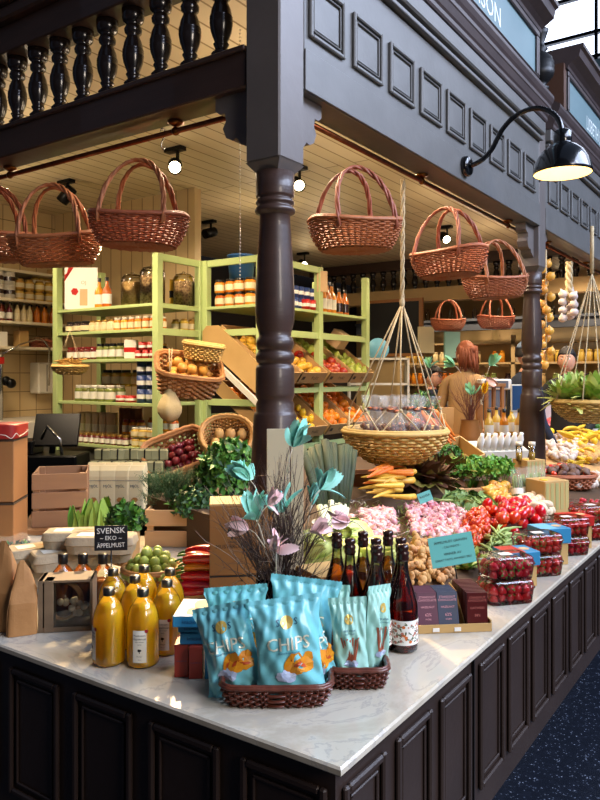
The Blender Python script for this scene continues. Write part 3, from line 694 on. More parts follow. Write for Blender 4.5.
# ---------- small boxes by the juice ----------
mat('box_blue','2f7fa8',.45);mat('box_red','9c3526',.45);mat('box_lightblue','6fb2cf',.45);mat('board','b08a5a',.6);mat('paper_tan','c8a67c',.6)
def sbox(w,dp,h,m,pic=None,txt=None):
    t=thing('snack_box','','box');obj('carton',MB().box(-w/2,-dp/2,0,w/2,dp/2,h,b=.001),m,t)
    if pic:
        q=MB();q.raw([(-w*.46,-dp*.46,h+.0006),(w*.46,-dp*.46,h+.0006),(w*.46,dp*.46,h+.0006),(-w*.46,dp*.46,h+.0006)],[(0,1,2,3)],0)
        for cx,cy,rr in((w*.12,dp*.15,.3),(-w*.05,-dp*.22,.2)):
            q.raw([(cx+w*rr*math.cos(k*PI/4)*R(.8,1.1),cy+dp*rr*math.sin(k*PI/4)*R(.8,1.1),h+.0012) for k in range(8)],[tuple(range(8))],1)
        obj('cover_picture',q,['box_lightblue','paper_tan'],t)
    q=MB();letter(q,txt or 'knäckebröd',min(.011,w*.15),flat(-dp/2-.0006),0,0,h/2);obj('lettering',q,'navy',t)
    return t
def place(t,px,d,z,rz,label,rx=0,ry=0): t.location=pos(px,d,z);t.rotation_euler=(rx,ry,FACE+rz);t['label']=label
SB=[(183,1.70,.901,.05,(.032,.07,.075,'box_red'),'red box standing upright, first from the juice bottles'),(197,1.69,.901,.05,(.031,.07,.075,'box_red'),'red box standing upright, between the other red box and the blue one'),
(211,1.69,.901,.05,(.024,.07,.075,'box_blue'),'blue box standing upright right of the two red ones'),
(200,1.70,.977,.02,(.085,.07,.026,'box_blue'),'blue box lying flat directly on the upright boxes'),(198,1.70,1.004,-.05,(.08,.07,.018,'box_blue'),'thin blue box in the middle of the flat pile'),
(198,1.71,1.023,-.03,(.095,.13,.025,'box_blue'),'topmost blue box of the pile, with a picture on its lid')]
for i,(px,d,z,rz,(w,dp,h,m),l) in enumerate(SB):
    place(sbox(w,dp,h,m,i==5),px,d,z,rz,l)
# ---------- cardboard boxes behind ----------
mat('kraft','8a5a2b',.7,col2='96642f',scale=6,bump=.05)
mat('kraft_light','b08d55',.7,col2='bd9a62',scale=6)
t=thing('cardboard_box','tall brown cardboard box printed with a tree mark, behind the branches','box',pos(241,2.26,.9),FACE+.12)
b=MB();b.box(-.098,-.075,0,.098,.075,.09,b=.002);b.box(-.098,-.075,.092,.098,.075,.305,b=.002);obj('carton',b,'kraft',t)
b=MB();b.box(-.096,-.073,.305,.096,.073,.309);obj('lid',b,'kraft_light',t)
b=MB();f=flat(-.0758);tree_mark(b,f,-.03,.225,.024);letter(b,'MUSTBRUKET',.016,f,0,-.03,.18);letter(b,'svenska',.009,f,0,-.03,.194);obj('print',b,'ink',t)
b=MB().raw([(.098,-.0758,.088),(-.098,-.0758,.088),(-.098,-.0758,.0925),(.098,-.0758,.0925)],[(0,1,2,3)]);obj('seam',b,'ink',t)
t=thing('cardboard_box','low brown cardboard box between the glass vase and the cider bottles','box',pos(325,2.12,.9),FACE+.5)
b=MB();b.box(-.06,-.075,0,.06,.075,.125,b=.002);obj('carton',b,'kraft',t);b=MB().box(-.058,-.073,.125,.058,.073,.129);obj('lid',b,'kraft_light',t)
# ---------- vase of twigs and feathers ----------
random.seed(11)
vp=pos(279,1.92,.9)
t=thing('glass_vase','clear glass cylinder vase full of birch twigs behind the chips bags','vase',vp)
pr=[(0,.002),(.06,.002),(.062,.006),(.062,.168),(.0605,.168),(.0595,.012),(0,.012)]
obj('glass_body',MB().lathe(pr,32,cap=False),'clear_glass',t)
mat('twig','2a1a14',.6,col2='43302a',scale=20);mat('twig_pale','8d8177',.6)
tips=[]
b=MB()
def twig(b,p0,dirv,L,r,depth=0,mi=0):
    pts=[Vector(p0)];d=Vector(dirv).normalized();n=7
    for i in range(n):
        d=(d+rv(.13)+Vector((0,0,.02))).normalized();pts.append(pts[-1]+d*L/n)
    b.tube(pts,[r*(1-.75*i/n) for i in range(n+1)],4,mi)
    if depth<2:
        for k in range(3 if depth==0 else 2):
            i=random.randint(2,5);twig(b,pts[i],(pts[i+1]-pts[i]).normalized()+rv(.35),L*R(.3,.55),r*.55,depth+1,mi)
    return pts
for i in range(74):
    a=R(0,6.28);sp=abs(random.gauss(0,.34));p0=(.04*math.cos(a+2.6)*R(.2,1),.04*math.sin(a+2.6)*R(.2,1),.02)
    d=Vector((math.cos(a)*sp,math.sin(a)*sp,1))
    L=R(.3,.5)*(1-.25*sp)
    twig(b,p0,d,L,R(.0016,.0026),0,0 if random.random()<.9 else 1)
for i in range(5):
    a=R(0,6.28);twig(b,(0,0,.1),Vector((RX*R(-1,1),RY*R(-1,1),R(.3,.8))),R(.3,.4),.0014,1,1)
obj('twigs',b,['twig','twig_pale'],t)
mat('feather_teal','74cdb8',.7,col2='b2e6d8',scale=8,sheen=.3);mat('feather_pink','e0b0b4',.7,col2='f4d6d4',scale=8);mat('feather_green','6fae7c',.6,col2='92c79a',scale=8);mat('quill','d8d0bc',.5)
def feather_tuft(p,m,s,label,dirv,n=9):
    t=thing('feather_tuft',label,'feather',p);s*=.88
    q=MB()
    dv=Vector(dirv).normalized()
    for i in range(n):
        d=(dv+rv(.32)).normalized();nn=rv();nn=(nn-d*nn.dot(d)).normalized();x=d.cross(nn);L=s*R(.75,1.1);w=L*R(.18,.27);K=14;vs=[];fs=[]
        for k in range(K+1):
            u=k/K;c=d*L*u-nn*L*.35*u*u;ww=w*(math.sin(PI*min(1,.06+.9*u))**.6);j=1-.12*(k%2)
            vs+=[tuple(c-x*ww*j+d*w*.35+nn*ww*.2),tuple(c),tuple(c+x*ww*j+d*w*.35+nn*ww*.2)]
        for k in range(K): a=3*k;fs+=[(a,a+1,a+4,a+3),(a+1,a+2,a+5,a+4)]
        q.raw(vs,fs,0,True)
    obj('barbs',q,m,t)
    obj('quill',MB().tube([(0,0,0),tuple(-dv*.02),tuple(-dv*.05+Vector((0,0,-.02)))],.0015,5),'quill',t)
def scr(a,b_,c): return Vector((RX*a+FX*c,RY*a+FY*c,b_))
FT=[(293,447,'feather_teal',.075,scr(.35,1,0),'teal feather tuft at the top of the twigs, against the cream panel',1.86),
(250,480,'feather_teal',.075,scr(-.8,1,0),'teal feather tuft highest on the column side of the twigs',1.9),
(256,520,'feather_teal',.09,scr(-.5,1,-.2),'large teal feather tuft hanging over the cardboard box',1.82),
(284,512,'feather_teal',.085,scr(-.2,1,.1),'teal feather tuft in the middle of the twigs below the cream panel edge',1.88),
(320,490,'feather_teal',.07,scr(.8,.9,0),'teal feather tuft on the leek side of the twigs',1.86),
(312,505,'feather_teal',.06,scr(.3,.9,0),'smaller teal feather tuft under the one by the leeks',1.95),
(268,505,'feather_pink',.045,scr(.8,.9,-.3),'pink feather tuft between the two big teal tufts',1.78),
(249,529,'feather_pink',.06,scr(-.9,.6,0),'pink feather tuft over the tree mark of the cardboard box',1.85),
(276,552,'feather_pink',.06,scr(0,1,-.5),'pink feather tuft lowest in the middle of the twigs',1.76),
(310,532,'feather_pink',.065,scr(.6,.3,-.2),'pale pink feather tuft right of the twigs, nearest the stoppers',1.86),
(350,521,'feather_pink',.065,scr(-1,.3,0),'pink feather tuft farthest out towards the radishes',1.92)]
for px,py,m,s,dv,l,d in FT: feather_tuft(W(px,py,d),m,s,l,dv)
mat('cream_board','b9ad8e',.55)
t=thing('cream_panel','tall cream two-leaf card standing in front of the turned column','panel',pos(285,2.28,.9),FACE+.1)
b=MB();b.box(-.058,-.008,0,.014,0,.53,b=.001);obj('leaf',b,'cream_board',t)
b=MB();b.box(.018,-.008,0,.058,0,.52,b=.001);obj('leaf',b,'cream_board',t)
# ---------- pale green shelving ----------
random.seed(21)
mat('shelf_green','a9bb7a',.45,col2='b3c484',scale=4)
def posts_unit(label,posts,shelves,rails):
    t=thing('green_shelving',label,'shelving')
    for (x,y,z0,z1) in posts: obj('post',MB().box(x-.028,y-.028,z0,x+.028,y+.028,z1,b=.003),'shelf_green',t)
    for (x0,y0,x1,y1,z) in shelves: obj('shelf',MB().box(x0,y0,z-.022,x1,y1,z,b=.002),'shelf_green',t)
    for (x0,y0,x1,y1,z,h) in rails: obj('rail',MB().box(x0,y0,z-h,x1,y1,z,b=.002),'shelf_green',t)
    return t
XA,YB,YA=2.56,3.09,4.22
SH=[1.07,1.395,1.72,1.936,2.117]
posts_unit('pale green shelving filled with jars, between tiled wall and hanging fruit baskets',
  [(XA,YA,1.0,2.47),(XA,YB,.0,2.47),(XA+.44,YB,.0,2.47),(XA+.44,YA,1.0,2.47)],
  [(XA-.02,YB+.02,XA+.46,YA-.02,z) for z in SH],
  [(XA,YB-.02,XA+.44,YB+.01,2.47,.05),(XA,YB-.02,XA+.44,YB+.01,2.117,.035),(XA,YB-.02,XA+.44,YB+.01,1.936,.05),(XA,YB-.02,XA+.44,YB+.01,1.5,.04),(XA,YB-.02,XA+.44,YB+.01,1.15,.04)])
XC,XH,XE,YH=3.03,3.79,4.56,2.52
posts_unit('pale green fruit rack with slanted trays behind the turned column',
  [(XC,YH,0,2.47),(XC,3.05,0,2.47),(XH,YH,0,2.47),(XE,YH,0,2.47),(XH,3.05,0,2.47),(XE,3.05,0,2.47)],
  [(XC-.02,YH-.02,XE+.02,3.07,2.117)],
  [(XC-.015,YH,XC+.015,3.05,2.47,.05),(XC,YH-.02,XH,YH+.01,2.47,.05),(XC-.015,YH,XC+.015,3.05,1.94,.05),(XC,YH-.02,XE,YH+.01,1.94,.05),(XC,YH-.02,XE,YH+.01,1.50,.04),(XC,YH-.02,XE,YH+.01,1.06,.04),
   (XC-.015,YH,XC+.015,3.05,1.42,.05),(XC-.015,YH,XC+.015,3.05,1.05,.05),(XE-.015,YH,XE+.015,3.05,1.5,.04),(XC,3.04,XE,3.07,1.3,.05)])
# ---------- jars and tins ----------
mat('lid_gold','a8823a',.3,metal=.7);mat('lid_black','141312',.3);mat('lid_white','cfcabb',.4);mat('lid_red','7d1a18',.35)
mat('jam_red','5c0f10',.2,coat=.6,objvar=.2);mat('jam_yellow','c9a24a',.25,coat=.6,objvar=.15);mat('jam_orange','c7731a',.2,coat=.6,objvar=.2);mat('jam_dark','2a120c',.2,coat=.6);mat('jam_green','6d7434',.25,coat=.5,objvar=.2);mat('pale_cream','d0bd8b',.4,objvar=.08)
mat('paper_cream','d9cba3',.6,objvar=.08);mat('paper_white','dcd8ca',.6);mat('tin_red','b3241e',.35);mat('tin_blue','2b3f73',.35)
JARS={}
def jar(kind,fill,lid,lab,r,h,label,group):
    key=kind
    if key not in JARS:
        t=thing('jar','','jar')
        obj('jar_body',MB().lathe([(0,0),(r*.93,0),(r,.004),(r,h*.68),(r*.93,h*.78),(r*.74,h*.83)],14,cap=False),fill,t)
        obj('lid',MB().lathe([(r*.78,h*.83),(r*.8,h*.84),(r*.8,h*.98),(r*.76,h),(0,h)],14,cap=False),lid,t)
        if lab: obj('label',MB().lathe([(r*1.02,h*.16),(r*1.02,h*.6)],14,cap=False),lab,t)
        JARS[key]=Spawner(t)
    return lambda p,rz=0: JARS[key](p,(0,0,rz),label,group)
def row(fn,x,y0,y1,z,n,j=.004,dx=0,rows=1,rdx=.09,stack=1,h=.1):
    for k in range(rows):
        for s_ in range(stack):
            for i in range(n):
                y=y0+(y1-y0)*(i+.5)/n; fn((x+k*rdx+R(-j,j),y+R(-j,j),z+s_*h),R(0,6))
x0=XA+.05
# top shelf: tall glass store jars, card, two bottles
glass('store_glass','f6f8f2',.03,.9);mat('muesli','b98850',.7,col2='e0b878',scale=60,contrast=.9,kind='voronoi')
mat('muesli_dark','6b4c34',.7,col2='cfa878',scale=55,contrast=.8,kind='voronoi')
def store_jar(y,r,h,m,label,x=None):
    t=thing('store_jar',label,'jar',((x or x0+.13),y,2.118))
    obj('contents',MB().lathe([(0,.004),(r*.93,.004),(r*.95,.02),(r*.95,h*.72),(0,h*.75)],20,cap=False),m,t)
    obj('glass_body',MB().lathe([(0,0),(r,0),(r,h*.8),(r*.9,h*.88),(r*.75,h*.9)],20,cap=False),'store_glass',t)
    obj('lid',MB().lathe([(r*.78,h*.9),(r*.8,h*.92),(r*.5,h*.95),(r*.1,h*.96),(r*.18,h*1.0),(0,h*1.02)],20,cap=False),'store_glass',t)
store_jar(3.55,.085,.27,'muesli','tall clip jar of pale muesli on the top green shelf');store_jar(3.33,.095,.31,'muesli_dark','tall clip jar of dark trail mix beside the shelf corner post');store_jar(3.2,.08,.27,'muesli_dark','shorter clip jar of dark mix seen through the shelf side',x0+.33)
t=thing('poster_card','white and grey card with a red ribbon and bottle picture on the top shelf','card',(x0-.01,3.98,2.118),FACE)
b=MB();b.box(-.13,0,0,.13,.006,.33);obj('sheet',b,'label_white',t)
b=MB();b.raw([(-.13,-.001,.22),(-.13,-.001,.27),(-.06,-.001,.33),(-.10,-.001,.33)][::-1],[(0,1,2,3)],0);b.raw([(-.05+.03*math.cos(k),-.001,.14+.03*math.sin(k)) for k in range(6)],[tuple(range(6))],0);b.box(-.01,-.002,.03,.05,-.001,.16,1);letter(b,'OJ',.04,flat(-.003),1,.02,.21);obj('print',b,['tin_red','paper_tan'],t)
def small_bottle(p,label,m='jam_dark',g=None,s=1,lab='label_white',rz=0):
    k='sb'+m+lab
    if k not in JARS:
        t=thing('bottle','','bottle')
        obj('bottle_body',MB().lathe([(0,0),(.034,0),(.036,.005),(.036,.12),(.03,.145),(.014,.17),(.0125,.21)],14,cap=False),m,t)
        obj('cap',MB().lathe([(.014,.205),(.015,.235),(0,.237)],12,cap=False),'lid_black',t)
        obj('label',MB().lathe([(.0368,.03),(.0368,.105)],14,cap=False),lab,t);JARS[k]=Spawner(t)
    return JARS[k](p,(0,0,rz),label,g,s)
small_bottle((x0+.02,3.80,2.118),'amber bottle with white label next to the red-ribbon card','jam_orange');small_bottle((x0+.02,3.71,2.118),'amber bottle with white label beside the muesli jar','jam_orange')
row(jar('a','jam_dark','lid_black','paper_cream',.045,.085,'dark jar with a cream label, second shelf from the top at the left end','dark jam jars on the second green shelf'),x0,3.88,4.16,1.937,3)
row(jar('b','pale_cream','lid_gold','paper_cream',.036,.085,'small pale cream jar in the middle of the second green shelf','pale jars on the second green shelf'),x0,3.6,3.88,1.937,4,rows=2)
row(jar('c','jam_orange','lid_white','paper_cream',.032,.095,'small orange marmalade jar on the second green shelf','orange marmalade jars on the second green shelf'),x0,3.14,3.6,1.937,6,rows=2)
row(jar('d','jam_yellow','lid_gold','paper_cream',.032,.09,'small yellow jar in the open shelf side, over the hanging oranges','yellow jars at the side of the second green shelf'),x0+.3,3.12,3.3,1.937,2,rows=2,rdx=.08)
row(jar('e','jam_red','lid_red','paper_white',.034,.10,'red jam jar with white label on the third green shelf','red jam jars on the third green shelf'),x0,3.8,4.15,1.721,5,rows=2)
row(jar('f','jam_green','lid_black','paper_white',.033,.12,'jar of dark olives with white label on the third green shelf','olive jars on the third green shelf'),x0,3.5,3.8,1.721,4,rows=2)
def carton(nm,w,dp,h,m,label,p,rz=0,group=None,txt=None,band=None):
    t=thing(nm,label,'box' if 'bag' not in nm else 'bag',p,rz,group)
    obj('carton' if 'bag' not in nm else 'sack',MB().box(-w/2,-dp/2,0,w/2,dp/2,h,b=.003),m,t)
    if band or txt:
        q=MB()
        if band: q.box(-w/2-.0006,-dp/2-.0008,h*.35,w/2+.0006,dp/2+.0008,h*.6,0)
        if txt: letter(q,txt,w*.2,flat(-dp/2-.0015),1,0,h*.78)
        obj('print',q,[band or 'ink','ink'],t)
    return t
carton('carton',.09,.06,.14,'paper_white','white packet between olive jars and red tins on the third shelf',(x0,3.42,1.721),FACE,band='tin_red')
def tin(m,r,h,label,g,band='label_white'):
    k='tin'+m+str(r)+str(h)+band
    if k not in JARS:
        t=thing('tin',label,'tin');obj('can',MB().lathe([(0,0),(r,0),(r,h),(r*.93,h),(r*.93,h-.003),(0,h-.003)],16,cap=False),m,t);obj('label',MB().lathe([(r*1.015,h*.3),(r*1.015,h*.62)],16,cap=False),band,t);JARS[k]=Spawner(t)
    return lambda p,rz=0:JARS[k](p,(0,0,rz),label,g)
f=tin('tin_red',.033,.06,'red tin stacked at the post end of the third green shelf','red tins on the third green shelf')
for y,z in((3.33,0),(3.25,0),(3.18,0),(3.29,.061),(3.2,.061)): f((x0,y,1.721+z))
row(jar('g','jam_green','lid_white','paper_white',.042,.125,'jar of green pickles with white label on the fourth green shelf','pickle jars on the fourth green shelf'),x0,3.6,4.05,1.396,5,rows=2)
row(jar('h','jam_yellow','lid_black','paper_cream',.046,.13,'large jar stacked on the back of the fourth green shelf','large jars at the back of the fourth green shelf'),x0+.18,3.5,3.95,1.51,4)
f=tin('tin_red',.045,.05,'flat red fish tin on the fourth green shelf','flat red tins on the fourth green shelf')
for y in(3.52,3.42): f((x0-.0,y,1.396))
f=tin('tin_blue',.04,.1,'white-banded tin in the two stacks by the green post','banded tins stacked by the green post')
for y in(3.3,3.2):
    for k in range(3): f((x0,y,1.396+.101*k))
f=tin('lid_gold',.036,.07,'tiny gold tin in front of the banded tins','tiny gold tins')
# fifth shelf: brown packets at left and small jars
pk=Spawner(carton('paper_packet',.075,.06,.23,'paper_tan','','paper_packet' and (0,0,0),band='paper_cream'))
for i in range(5): pk((x0+.13,4.12-i*.085,1.071),(0,0,FACE+R(-.1,.1)),'tall brown paper packet on the lowest green shelf','brown packets on the lowest green shelf')
mat('spaghetti','6f3a17',.5,col2='8a4f22',scale=50)
pk=Spawner(carton('pasta_packet',.05,.05,.27,'spaghetti','',(0,0,0)))
for i in range(4): pk((x0+.15,3.68-i*.06,1.071),(0,0,FACE+R(-.1,.1)),'dark tall pasta packet in the middle of the lowest green shelf','dark pasta packets on the lowest green shelf')
row(jar('i','jam_red','lid_gold','paper_white',.027,.075,'small jar with gold lid in the front row of the lowest green shelf','small gold-lidded jars on the lowest green shelf'),x0-.02,3.42,4.0,1.071,9,rows=2,rdx=.06)
row(jar('j','jam_orange','lid_red','paper_white',.035,.11,'red-lidded sauce jar on the lowest green shelf, raised row','red-lidded sauce jars'),x0+.1,3.38,3.62,1.15,3)
row(jar('k','jam_yellow','lid_white','paper_cream',.04,.07,'round yellow-green spread jar near the green post, lowest shelf','spread jars near the green post'),x0,3.15,3.4,1.071,3,stack=2,h=.071)
# bottles on top of the fruit rack
for i in range(4): small_bottle((XH+.1+i*.075,2.6,2.118),'slim amber bottle with cream label on the rack top','jam_orange','amber bottles on top of the fruit rack',1.15,'label_cream')
for i in range(2): small_bottle((XH+.48+i*.1,2.62,2.118),'dark orange syrup bottle at the far end of the rack top','cider2' if 0 else 'jam_orange','syrup bottles at the far end of the rack top',1.0,'jam_dark')
f=tin('tin_blue',.035,.09,'small blue and white tin stacked on the rack top behind the column','blue tins on top of the fruit rack')
for i in range(5):
    for k in range(2): f((XC+.42+i*.08,2.58,2.118+k*.091))
f=tin('tin_red',.04,.08,'small red tin on the rack top right of the column','red tins on the rack top')
f((XH-.16,2.5+.04,2.118));f((XH-.08,2.54,2.118))
row(jar('l','jam_orange','lid_black','paper_cream',.042,.1,'amber honey jar in the two-high row on the rack top','honey jars on the rack top, left of the column'),XC+.03,2.6,2.98,2.118,4,rows=2,stack=2,h=.101)
mat('bucket_blue','2d5c96',.35);mat('bucket_cream','c9c4a4',.4);mat('bag_yellow','d3a62b',.35)
tag(obj('bucket',MB().lathe([(0,0),(.09,0),(.11,.2),(.115,.2),(.115,.215),(.105,.215)],20,cap=False),'bucket_blue',None,(XC+.3,2.95,2.33)),'blue bucket high behind the honey jars','bucket')
tag(obj('tub',MB().lathe([(0,0),(.07,0),(.078,.17),(.083,.17),(.083,.19),(0,.19)],20,cap=False),'bucket_cream',None,(XC+.0,3.2,2.118)),'cream tub with lid beside the pale green corner posts','tub')
t=carton('snack_bag',.12,.06,.22,'bag_yellow','yellow and black packet on the top green shelf, far side',(XA+.40,3.28,2.118),FACE,band='black')
# fruit crates on the rack
mat('crate_card','a98455',.7,col2='b9935f',scale=5);mat('crate_print','3a2c20',.6)
mat('apple_red','8f1712',.25,col2='b8451f',scale=9,coat=.4,objvar=.15);mat('pear_green','93a13a',.35,col2='a9b24a',scale=8,objvar=.12);mat('mango','d0a535',.35,col2='c98f2a',scale=6,objvar=.1);mat('orange_skin','d9770f',.4,bump=.12,bscale=220,objvar=.1);mat('lemon_skin','e0b92c',.35,objvar=.08);mat('stem','3b2a16',.7)
def fruit(kind):
    t={}
    if kind=='apple':
        m=MB().lathe([(.001,.008),(.012,.002),(.024,.006),(.036,.022),(.0395,.04),(.036,.058),(.024,.069),(.012,.068),(.001,.058)],14,cap=False)
    if kind=='pear':
        m=MB().lathe([(.001,.003),(.02,.001),(.033,.016),(.035,.034),(.027,.056),(.018,.074),(.012,.084),(.001,.087)],14,cap=False)
    if kind=='orange':
        m=MB().ell((0,0,.037),.037,14,9)
    if kind=='lemon':
        m=MB().lathe([(.001,0),(.006,.003),(.018,.012),(.026,.03),(.026,.045),(.018,.062),(.006,.072),(.001,.075)],14,cap=False)
    return m
FM={}
def fruit_sp(kind,m,name):
    if (kind,m) not in FM:
        o=obj(name,fruit(kind),m);tag(o,'','fruit')
        if kind in('apple','pear'): obj('stalk',MB().tube([(0,0,.058 if kind=='apple' else .085),(.003,0,.075 if kind=='apple' else .10)],.0015,4),'stem',o)
        FM[kind,m]=Spawner(o)
    return FM[kind,m]
def ftray(xc,zf,contents,label,wd=.355,zr=.36,dy=.50):
    # slanted cardboard tray open to the front: front lip at YH-.06
    t=thing('fruit_crate',label,'crate',(xc,YH-.05,zf));ang=math.atan2(zr,dy);t.rotation_euler=(ang,0,0)
    L=math.hypot(zr,dy);b=MB();w=wd/2
    b.box(-w,0,-.006,w,L,0);b.box(-w,0,0,-w+.008,L,.10);b.box(w-.008,0,0,w,L,.10);b.box(-w,0,0,w,.008,.095);b.box(-w,L-.008,0,w,L,.10)
    obj('carton',b,'crate_card',t)
    q=MB();letter(q,'frukt',.05,flat(-.001),0,.03,.045);q.box(-w+.03,-.0012,.03,-w+.07,-.0005,.06);obj('print',q,'crate_print',t)
    M=t.matrix_basis.copy() if False else Matrix.Translation(t.location)@Matrix.Rotation(ang,4,'X')
    for i in range(4):
        for j in range(7):
            kind,m,nm,lb,gp=contents(i,j)
            p=M@Vector((-w+.05+i*(wd-.1)/3+R(-.006,.006)+(.02 if j%2 else -.01),.055+j*.078,.012+R(0,.012)))
            fruit_sp(kind,m,nm)(p,(R(-.6,.6)+.3,R(-.6,.6),R(0,6)),lb,gp,R(.95,1.12))
zU,zL=1.54,1.12
A_=lambda lb,gp:(lambda i,j:('apple','apple_red','apple',lb,gp))
ftray(XC+.19,zU,lambda i,j:('orange','mango','mango','yellow mango in the slanted tray beside the column','mangoes in the upper tray'),'slanted upper tray of yellow mangoes, its side facing the jars')
ftray(XH-.2,zU,lambda i,j:('apple','apple_red','apple','red apple in the upper slanted tray next to the column','red apples in the tray next to the column') if j>2 else ('orange','mango','mango','yellow mango at the front of the upper tray by the middle post','mangoes at the front of the red apple tray'),'slanted upper tray of red apples with mangoes in front, left of the middle post')
ftray(XH+.2,zU,lambda i,j:('apple','apple_red','apple','red apple at the front of the tray right of the middle post','red apples in front of the green pears') if j<4-(i>2) else ('pear','pear_green','pear','green pear behind the red apples, right of the middle post','green pears behind the red apples'),'slanted upper tray with red apples in front of green pears')
ftray(XE-.2,zU,lambda i,j:('pear','pear_green','pear','green pear in the farthest upper tray','green pears in the farthest upper tray'),'farthest slanted upper tray, full of green pears')
ftray(XC+.19,zL,lambda i,j:('orange','orange_skin','orange','orange in the lower tray just left of the column','oranges in the lower tray by the column'),'slanted lower tray of oranges just left of the column')
ftray(XH-.2,zL,lambda i,j:('lemon','lemon_skin','lemon','lemon in the lower slanted tray right of the column','lemons in the lower tray'),'slanted lower tray of lemons right of the column')
ftray(XH+.2,zL,lambda i,j:('orange','orange_skin','orange','orange in the lower tray under the pears and apples','oranges in the lower middle tray'),'slanted lower tray of oranges beside the middle post')
ftray(XE-.2,zL,lambda i,j:('orange','orange_skin','orange','orange in the farthest lower tray','oranges in the farthest lower tray'),'farthest slanted lower tray of oranges')
t=carton('paper_bag',.2,.12,.14,'paper_tan','crumpled tan paper bundle lying on the farthest pear tray',(XE-.2,2.72,1.86),.3)
t.rotation_euler=(.6,0,.2)
# side board of tan card leaning at the rack
b=MB();b.prism([(0,0),(.55,-.40),(.62,-.30),(.62,-.22),(.16,.13),(.04,.13),(0,.09)],-.004,.004,ax='x')
b2=MB();b2.v=[(x,-y,z) for x,y,z in b.v];b2.f=[f[::-1] for f in b.f];b2.mi=b.mi;b2.sm=b.sm
tag(obj('shelf_side_board',b2,'kraft_light',None,(XC-.06,3.03,1.84)),'tan cardboard side sloping down behind the column, over the hanging baskets','board')
b=MB().box(-.012,0,-.02,.012,.68,.02);tag(obj('shelf_ledge',b,'lid_white',None,(XC-.08,3.0,1.78),(PI+.64,0,0)),'white ledge strip sloping under the tan cardboard side','ledge')
# ---------- hanging wicker bins ----------
def wbin(a,b_,h,m,p,rot,label,rows=10,n=5,flare=.8,nm='wicker_bin'):
    o=obj(nm,wicker(MB(),a,b_,h,n,flare,40,rows,curve=0),m,None,p,rot);return tag(o,label,'basket')
def fill(o,sp,n,a,b_,z,label,group,r=.035,layers=2,sc=1):
    M=Matrix.Translation(o.location)@o.rotation_euler.to_matrix().to_4x4();k=0
    for l in range(layers):
        s_=2*r*.98;nx=int((a-l*r)*2/s_);ny=int((b_-l*r)*2/s_)
        for i in range(nx):
            for j in range(ny):
                x=(i-(nx-1)/2)*s_+(r if (j+l)%2 else 0)*.5+R(-.004,.004);y=(j-(ny-1)/2)*s_+R(-.004,.004)
                if (x/a)**2+(y/b_)**2>1.25-.25*l: continue
                p=M@Vector((x,y,z+l*r*1.4));sp(p,(R(0,6),R(0,6),R(0,6)),label,group,sc*R(.9,1.08));k+=1
random.seed(5)
mat('onion_yellow','c98a32',.35,col2='d9a24a',scale=12,objvar=.1);mat('onion_red','5e1420',.3,col2='7c2233',scale=12,coat=.3,objvar=.2);mat('potato','b38a4c',.7,col2='c49c5e',scale=14,bump=.1,objvar=.1)
def onion_mesh(): return MB().lathe([(.001,-.034),(.01,-.032),(.028,-.018),(.035,0),(.029,.018),(.014,.028),(.006,.036),(.002,.046)],12,cap=False)
oy=proto('onion',onion_mesh(),'onion_yellow','','onion');orr=proto('red_onion',onion_mesh(),'onion_red','','onion')
def potato_mesh(s): 
    rnd=random.Random(s);a=[rnd.uniform(0,6) for _ in range(4)]
    return MB().ell((0,0,0),(.04,.03,.027),10,7,disp=lambda x,y,z:1+.07*math.sin(3*x+a[0])+.06*math.cos(4*y+a[1])+.05*math.sin(5*z+a[2]))
po=proto('potato',potato_mesh(1),'potato','','potato')
o=wbin(.21,.15,.17,'wicker_tan',W(185,388,4.75),(.55,.12,FACE+.3),'tilted wicker bin of yellow onions hanging on the shelf side')
fill(o,oy,0,.17,.11,.12,'yellow onion in the tilted hanging bin','yellow onions in the hanging bin',sc=1)
o=wbin(.125,.08,.10,'wicker_straw',W(202,360,4.7),(.1,.15,FACE),'small straw-coloured basket hanging above the yellow onions',8)
o=wbin(.19,.15,.2,'wicker_tan',W(183,472,4.5),(.75,-.35,FACE+.2),'tilted wicker bin of red onions hanging above the dark greens')
fill(o,orr,0,.15,.11,.15,'small red onion in the lower hanging bin','red onions in the hanging bin',sc=.72,r=.026)
o=wbin(.15,.13,.14,'wicker_tan',W(227,447,4.3),(.95,0,FACE+.1),'round-rimmed wicker bin of pale potatoes leaning by the column',9,2.2)
fill(o,po,0,.11,.09,.09,'pale potato in the leaning wicker bin','potatoes in the leaning bin',layers=1)
mat('muslin','cdb888',.8,col2='c4ad7a',scale=20,bump=.2)
p=W(170,423,4.6);t=thing('cloth_bag','cream muslin bag hanging on a string in front of the green post','bag',p)
b=MB()
def cb(u,v):
    a=u*2*PI;rr=[.01,.06,.082,.085,.075,.055,.035,.02,.014,.018][min(9,int(v*9+.001))]*(1+.06*math.sin(5*a+v*3));return (rr*math.cos(a),rr*.8*math.sin(a),v*.30)
b.grid(cb,24,9,True,cap=True);obj('sack',b,'muslin',t)
obj('string',MB().tube([(0,0,.28),(-.01,0,.48)],.004,5).tube([(0,0,.28),(.02,0,.48)],.004,5),'rope',t)
p=W(70,374,4.9);t=thing('wire_basket','flat round basket of pasta nests hanging at the shelf corner','basket',p)
obj('bowl',wicker(MB(),.115,.115,.05,2,.6,30,5),'wicker_straw',t)
mat('pasta','c49a4c',.6,col2='a87d35',scale=40)
b=MB()
for i in range(50):
    a=R(0,6.28);r_=R(0,.09);c=Vector((r_*math.cos(a),r_*math.sin(a),R(.04,.11)));d=rv(.03);d.z*=.2;b.tube([c-d,c+rv(.004),c+d],.005,4)
obj('pasta_nests',b,'pasta',t)
b=MB()
for i in range(4): b.tube([(.115*math.cos(i*PI/2),.115*math.sin(i*PI/2),.05),(0,0,.30)],.0015,4)
obj('hanger',b,'rope',t)
